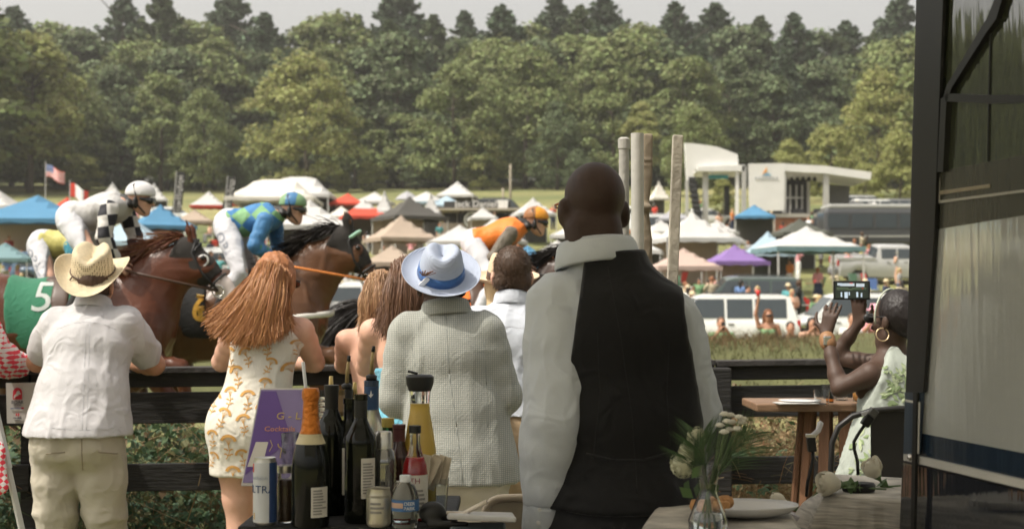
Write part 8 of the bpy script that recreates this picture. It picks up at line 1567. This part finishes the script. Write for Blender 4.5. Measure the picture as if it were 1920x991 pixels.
for i in range(8): a = pq(rg.uniform(1285, 1350), rg.uniform(880, 925), rg.uniform(-.02, .03)); v_, f_ = leaves(1, np.array([list(a)]), np.array([.024]), up=.2, aspect=1.7, rng=rg); link('leaf', mesh_np('leaf', v_, f_), M('bouquet_leaf', (.09, .15, .055), .5, transl=.3), r, smooth=False)
# white roses
def rose(p, ax, lab, sc=1.0):
    r = thing('white_rose', lab, 'rose', p, group='white roses on the draped box'); ax = V3(ax).normalized(); u = ax.orthogonal().normalized(); w = ax.cross(u); m_ = M('rose_petal', (.62, .58, .47), .6, .05, 20, transl=.25); mb = MB(); g = np.random.default_rng(int(p.x * 1e4) % 1000)
    for k in range(14):
        a0 = k * 2.4; lay = k / 14; R = (.012 + .013 * lay) * sc; H = (.048 - .004 * lay) * sc; V = []; n_ = 7; span = 1.1 - .2 * lay
        for i in range(n_):
            t = -span + 2 * span * i / (n_ - 1); edge = 1 - .3 * (t / span) ** 2
            for j in range(5):
                h = j / 4; rr_ = R * (.35 + .75 * math.sin(min(1, h * 1.1) * 1.9)) * (1 + (.16 * h * lay)) ; q_ = u * math.cos(a0 + t) + w * math.sin(a0 + t); V.append(p + q_ * rr_ + ax * H * h * edge + q_ * .006 * sc * (h ** 4) * lay - q_ * rr_ * .45 * h ** 3 * (1 - lay * .6))
        mb.add(V, [(i * 5 + j, (i + 1) * 5 + j, (i + 1) * 5 + j + 1, i * 5 + j + 1) for i in range(n_ - 1) for j in range(4)])
    mb.build('petals', m_, r, True); S = SDF(); Q = SDF(); RQ = frame(ax, u); Q.ell(p + ax * .020 * sc, (.019 * sc, .019 * sc, .025 * sc), .01, np.array([list(x) for x in RQ])); link('bud', Q.mesh('bud', .003), m_, r); S.ell(p + ax * .004 * sc, (.012 * sc,) * 3, .01); S.cap(p, p - ax * .018 * sc, .008 * sc, .003, .006); link('sepals', S.mesh('sepals', .003), stemg, r); e = p - ax * .11 * sc; e.z = max(e.z, zb + .004); MB().tube([p, p - ax * .03 * sc + V3((0, 0, -.003)), e], .0024, 6).build('stem', stemg, r, True)
    v_, f_ = leaves(4, np.array([list(p - ax * (.02 + .012 * i)) for i in range(4)]), np.full(4, .026 * sc), up=.4, aspect=1.6, rng=g); link('leaves', mesh_np('leaves', v_, f_), M('bouquet_leaf', (.09, .15, .055)), r, smooth=False)
rose(flat(1573, 3.52, zb + .024), (-.95, -.2, .12), 'white rose lying left of the black lamp base', 1.15); rose(flat(1645, 3.64, zb + .03), (-.55, -.1, .8), 'white rose right of the black lamp base', 1.0); rose(flat(1474, 3.7, zb - .055), (-.8, .1, .3), 'white rose lying behind the drape fold at the left', 1.0)
# black reading lamps
lm = M('lamp_black', (.014, .014, .014), .45, .05); lw = M('lamp_white', (.55, .55, .58), .4)
c = flat(1610, 3.56, zb); r = thing('clip_lamp', 'black desk lamp with an oval base among the roses', 'lamp', c); mb = MB(); mb.lathe([(.036, 0), (.041, .004), (.042, .018), (.038, .023), (0, .025)], (0, 0, 0), 30); mb.v = [(c.x + v_[0], c.y + v_[1] * .7, c.z + v_[2]) for v_ in mb.v]; mb.build('base', lm, r, auto=50); q = lambda x, y: P(x, y, 3.56)
MB().tube([q(1609, 890), q(1608, 865), q(1602, 842), q(1601, 828), q(1610, 812), q(1622, 795)], .0042, 10).build('stem', lm, r, True); MB().bar(q(1620, 797), q(1634, 776), .022, .022).build('head', lm, r, bevel=.003); MB().bar(q(1631, 779), q(1641, 767), .030, .020).build('head_cap', M('lamp_cap', (.10, .10, .09), .4), r, bevel=.002); MB().bar(q(1616, 776), q(1630, 772), .012, .010).build('lens', lw, r, bevel=.001)
q = lambda x, y: P(x, y, 3.6); r = thing('clip_lamp', 'black gooseneck lamp with a white flap left of the draped box', 'lamp', q(1516, 912)); MB().tube([q(1512, 930), q(1514, 905), q(1520, 880), q(1524, 862), q(1524, 845)], .0042, 10).build('stem', lm, r, True); MB().bar(q(1523, 846), q(1520, 818), .021, .021).build('head', lm, r, bevel=.003); MB().bar(q(1520, 819), q(1520, 813), .023, .023).build('head_ring', silver_, r, bevel=.001)
MB().tube([q(1524, 815), q(1534, 807), q(1538, 794), q(1541, 790)], [.006, .007, .008, .005], 8).build('flap', lw, r, True)
S = SDF(); pp = flat(1500, 3.66, zb - .05); tag(MB().box(flat(1490, 3.66, zb - .075), (.12, .10, .012), Matrix.Rotation(.35, 3, 'Y')).build('folded_card', M('paper_lilac', (.42, .40, .42), .8)), 'folded pale card leaning on the grey drape', 'card')

# ------------------------------------------------------------------ glossy display cabinet at the right edge
A0 = P(1757, 565, 3.0); dirp = V3((-.166, 1, 0)).normalized(); nrmp = V3((-dirp.y, dirp.x, 0)); nrmp = nrmp if nrmp.x < 0 else -nrmp
def Qp(px, py, off=0.0):
    e = P(px, py, 1.0) - V3((0, 0, HC)); o_ = V3((0, 0, HC)); t = (A0 + nrmp * off - o_).dot(nrmp) / e.dot(nrmp); return o_ + e * t
def gloss(name, col, rough=.06, ior=1.9, wav=.05, **k):
    m = M(name, col, rough, .04, 3, spec=.6, ior=ior, **k); n, l = tree_mats(m); tc = n.new('ShaderNodeTexCoord'); mp = n.new('ShaderNodeMapping'); mp.inputs['Scale'].default_value = (14, 14, 1.4); ns = n.new('ShaderNodeTexNoise'); ns.inputs['Scale'].default_value = 2.5; ns.inputs['Detail'].default_value = 3; b = n.new('ShaderNodeBump'); b.inputs['Strength'].default_value = wav; b.inputs['Distance'].default_value = .02
    l.new(tc.outputs['Object'], mp.inputs[0]); l.new(mp.outputs[0], ns.inputs[0]); l.new(ns.outputs[0], b.inputs['Height']); l.new(b.outputs[0], n['Principled BSDF'].inputs['Normal']); return m
cb = thing('display_cabinet', 'tall glossy display cabinet with a black frame at the right edge', 'display cabinet', (A0.x, A0.y, 0)); bk = M('cabinet_black', (.010, .010, .010), .35, .05)
def panel(pts, mat, nm, off=.0, th=.004): return MB().prism([Qp(x, y, off) for x, y in pts], -nrmp * th).build(nm, mat, cb)
XR = 2150
ln = lambda x, x0, y0, s: y0 + (x - x0) * s
panel([(1722, -160), (XR, -260), (XR, 1280), (1690, 1040)], M('cabinet_body', (.02, .02, .022), .4, .05), 'body', -.006, .30)
panel([(1768, -140), (XR, -240), (XR, ln(XR, 1757, 322, -.196)), (1757, 322)], gloss('glass_dark', (.03, .035, .02), .04, 3.0, .09), 'upper_glass', .0)
panel([(1757, 322), (XR, ln(XR, 1757, 322, -.196)), (XR, ln(XR, 1752, 430, -.16)), (1752, 430)], gloss('band_dark', (.045, .045, .035), .25, 1.5), 'header_band', .002)
for a, b_, y0, s0, y1, s1, cl_ in ((1761, 1855, 358, -.14, 365, -.14, (.22, .19, .13)), (1759, XR, 376, -.13, 381, -.13, (.30, .29, .25))):
    MB().prism([Qp(a, y0, .005), Qp(b_, ln(b_, a, y0, s0), .005), Qp(b_, ln(b_, a, y1, s1), .005), Qp(a, y1, .005)], -nrmp * .002).build('header_line', M('line_%d' % y0, cl_, .6), cb)
MB().prism([Qp(1759, 325, .005), Qp(1761.5, 325, .005), Qp(1761.5, 381, .005), Qp(1759, 381, .005)], -nrmp * .002).build('header_line', M('line_376', (.3, .29, .25)), cb)
panel([(1752, 430), (XR, ln(XR, 1752, 430, -.16)), (XR, ln(XR, 1730, 812, .193)), (1730, 812)], gloss('screen_pale', (.40, .41, .39), .07, 3.0, .07), 'pale_screen', .0)
panel([(1752, 410), (1757, 322), (1768, 0), (1758, 0), (1727, 812), (1731, 812), (1745, 560)], M('edge_pale', (.20, .20, .17), .4), 'edge_strip', .001)
panel([(1724, 735), (1730, 735), (1730, 812), (XR, ln(XR, 1730, 812, .193)), (XR, ln(XR, 1695, 850, .228) - 3), (1716, 852)], gloss('navy_panel', (.012, .023, .040), .2, 1.6), 'navy_border', .001)
panel([(1694, 848), (XR, ln(XR, 1695, 848, .228)), (XR, ln(XR, 1695, 864, .235)), (1694, 862)], M('strip_white', (.42, .41, .38), .4), 'white_strip', .010, .012)
panel([(1692, 866), (XR, ln(XR, 1692, 866, .24)), (XR, 1300), (1684, 1060)], gloss('lower_gloss', (.02, .022, .028), .05, 2.2, .05), 'lower_glass', .0)
panel([(1697, 735), (1726, 735), (1718, 850), (1694, 850)], gloss('navy_panel2', (.016, .032, .058), .3, 1.5), 'navy_side', .012, .01); MB().prism([Qp(1697, 748, .016), Qp(1724, 753, .016), Qp(1723, 757, .016), Qp(1697, 752, .016)], -nrmp * .002).build('white_line', M('strip_white', (.42, .41, .38)), cb); MB().prism([Qp(1722, 754, .016), Qp(1724, 754, .016), Qp(1722, 850, .016), Qp(1720, 850, .016)], -nrmp * .002).build('white_line', M('strip_white', (.42, .41, .38)), cb)
# black post in front of its far edge, thin pole below
panel([(1727, -120), (1769, -130), (1768, 0), (1752, 430), (1731, 735), (1700, 735), (1715, 250), (1727, 0)], bk, 'corner_post', .012, .008)
panel([(1712, 735), (1719, 735), (1714, 990), (1706, 1060)], bk, 'thin_pole', .02, .006)
# tent frame bars crossing the upper glass
for pts in (([(1768, 185), (1775, 160), (1850, 35), (1872, -20), (1884, -20), (1868, 35), (1850, 60), (1784, 165), (1776, 190)]), ([(1772, 175), (1850, 178), (XR, 176), (XR, 192), (1850, 194), (1772, 190)]), ([(1764, 185), (1775, 178), (1768, 322), (1757, 322)])): panel(pts, bk, 'frame_bar', .012, .012)
panel([(1856, 30), (1857.5, 30), (1852, 303), (1850.5, 303)], bk, 'glass_joint', .003, .003)
MB().lathe([(.004, .006), (.007, .003), (.008, 0)], Qp(1707, 856, .011), 12, R=Matrix.Rotation(-pi / 2, 3, 'Y')).build('screw', steel, cb)
# trees and tents further along the meadow, which the glossy cabinet mirrors
for i in range(16): place_tree(['A1', 'L1', 'D1', 'A3', 'P1', 'A2', 'L2', 'D2'][i % 8], -160 - i * 105, -90 + (i * 53 % 70), 190 + (i * 31 % 4) * 12, ['mid green', 'pale', 'dark', 'broad', 'pointed', 'thin', 'bushy', 'dense'][i % 8] + ' tree left of the picture ' + ('near the meadow corner' if i < 8 else 'at the far bend of the track'), 'trees further left along the meadow', 1.5)
for i, c_ in enumerate(['white', 'red', 'white', 'blue', 'tan', 'white', 'red', 'white']): put_tent(['peak', 'low'][i % 2], -260 - i * 190, 400 + (i * 37 % 90), 150, c_, ['broad', 'small', 'steep', 'pitched', 'lone', 'low', 'tall', 'far'][i] + f' {c_} tent further left on the slope, outside the picture')
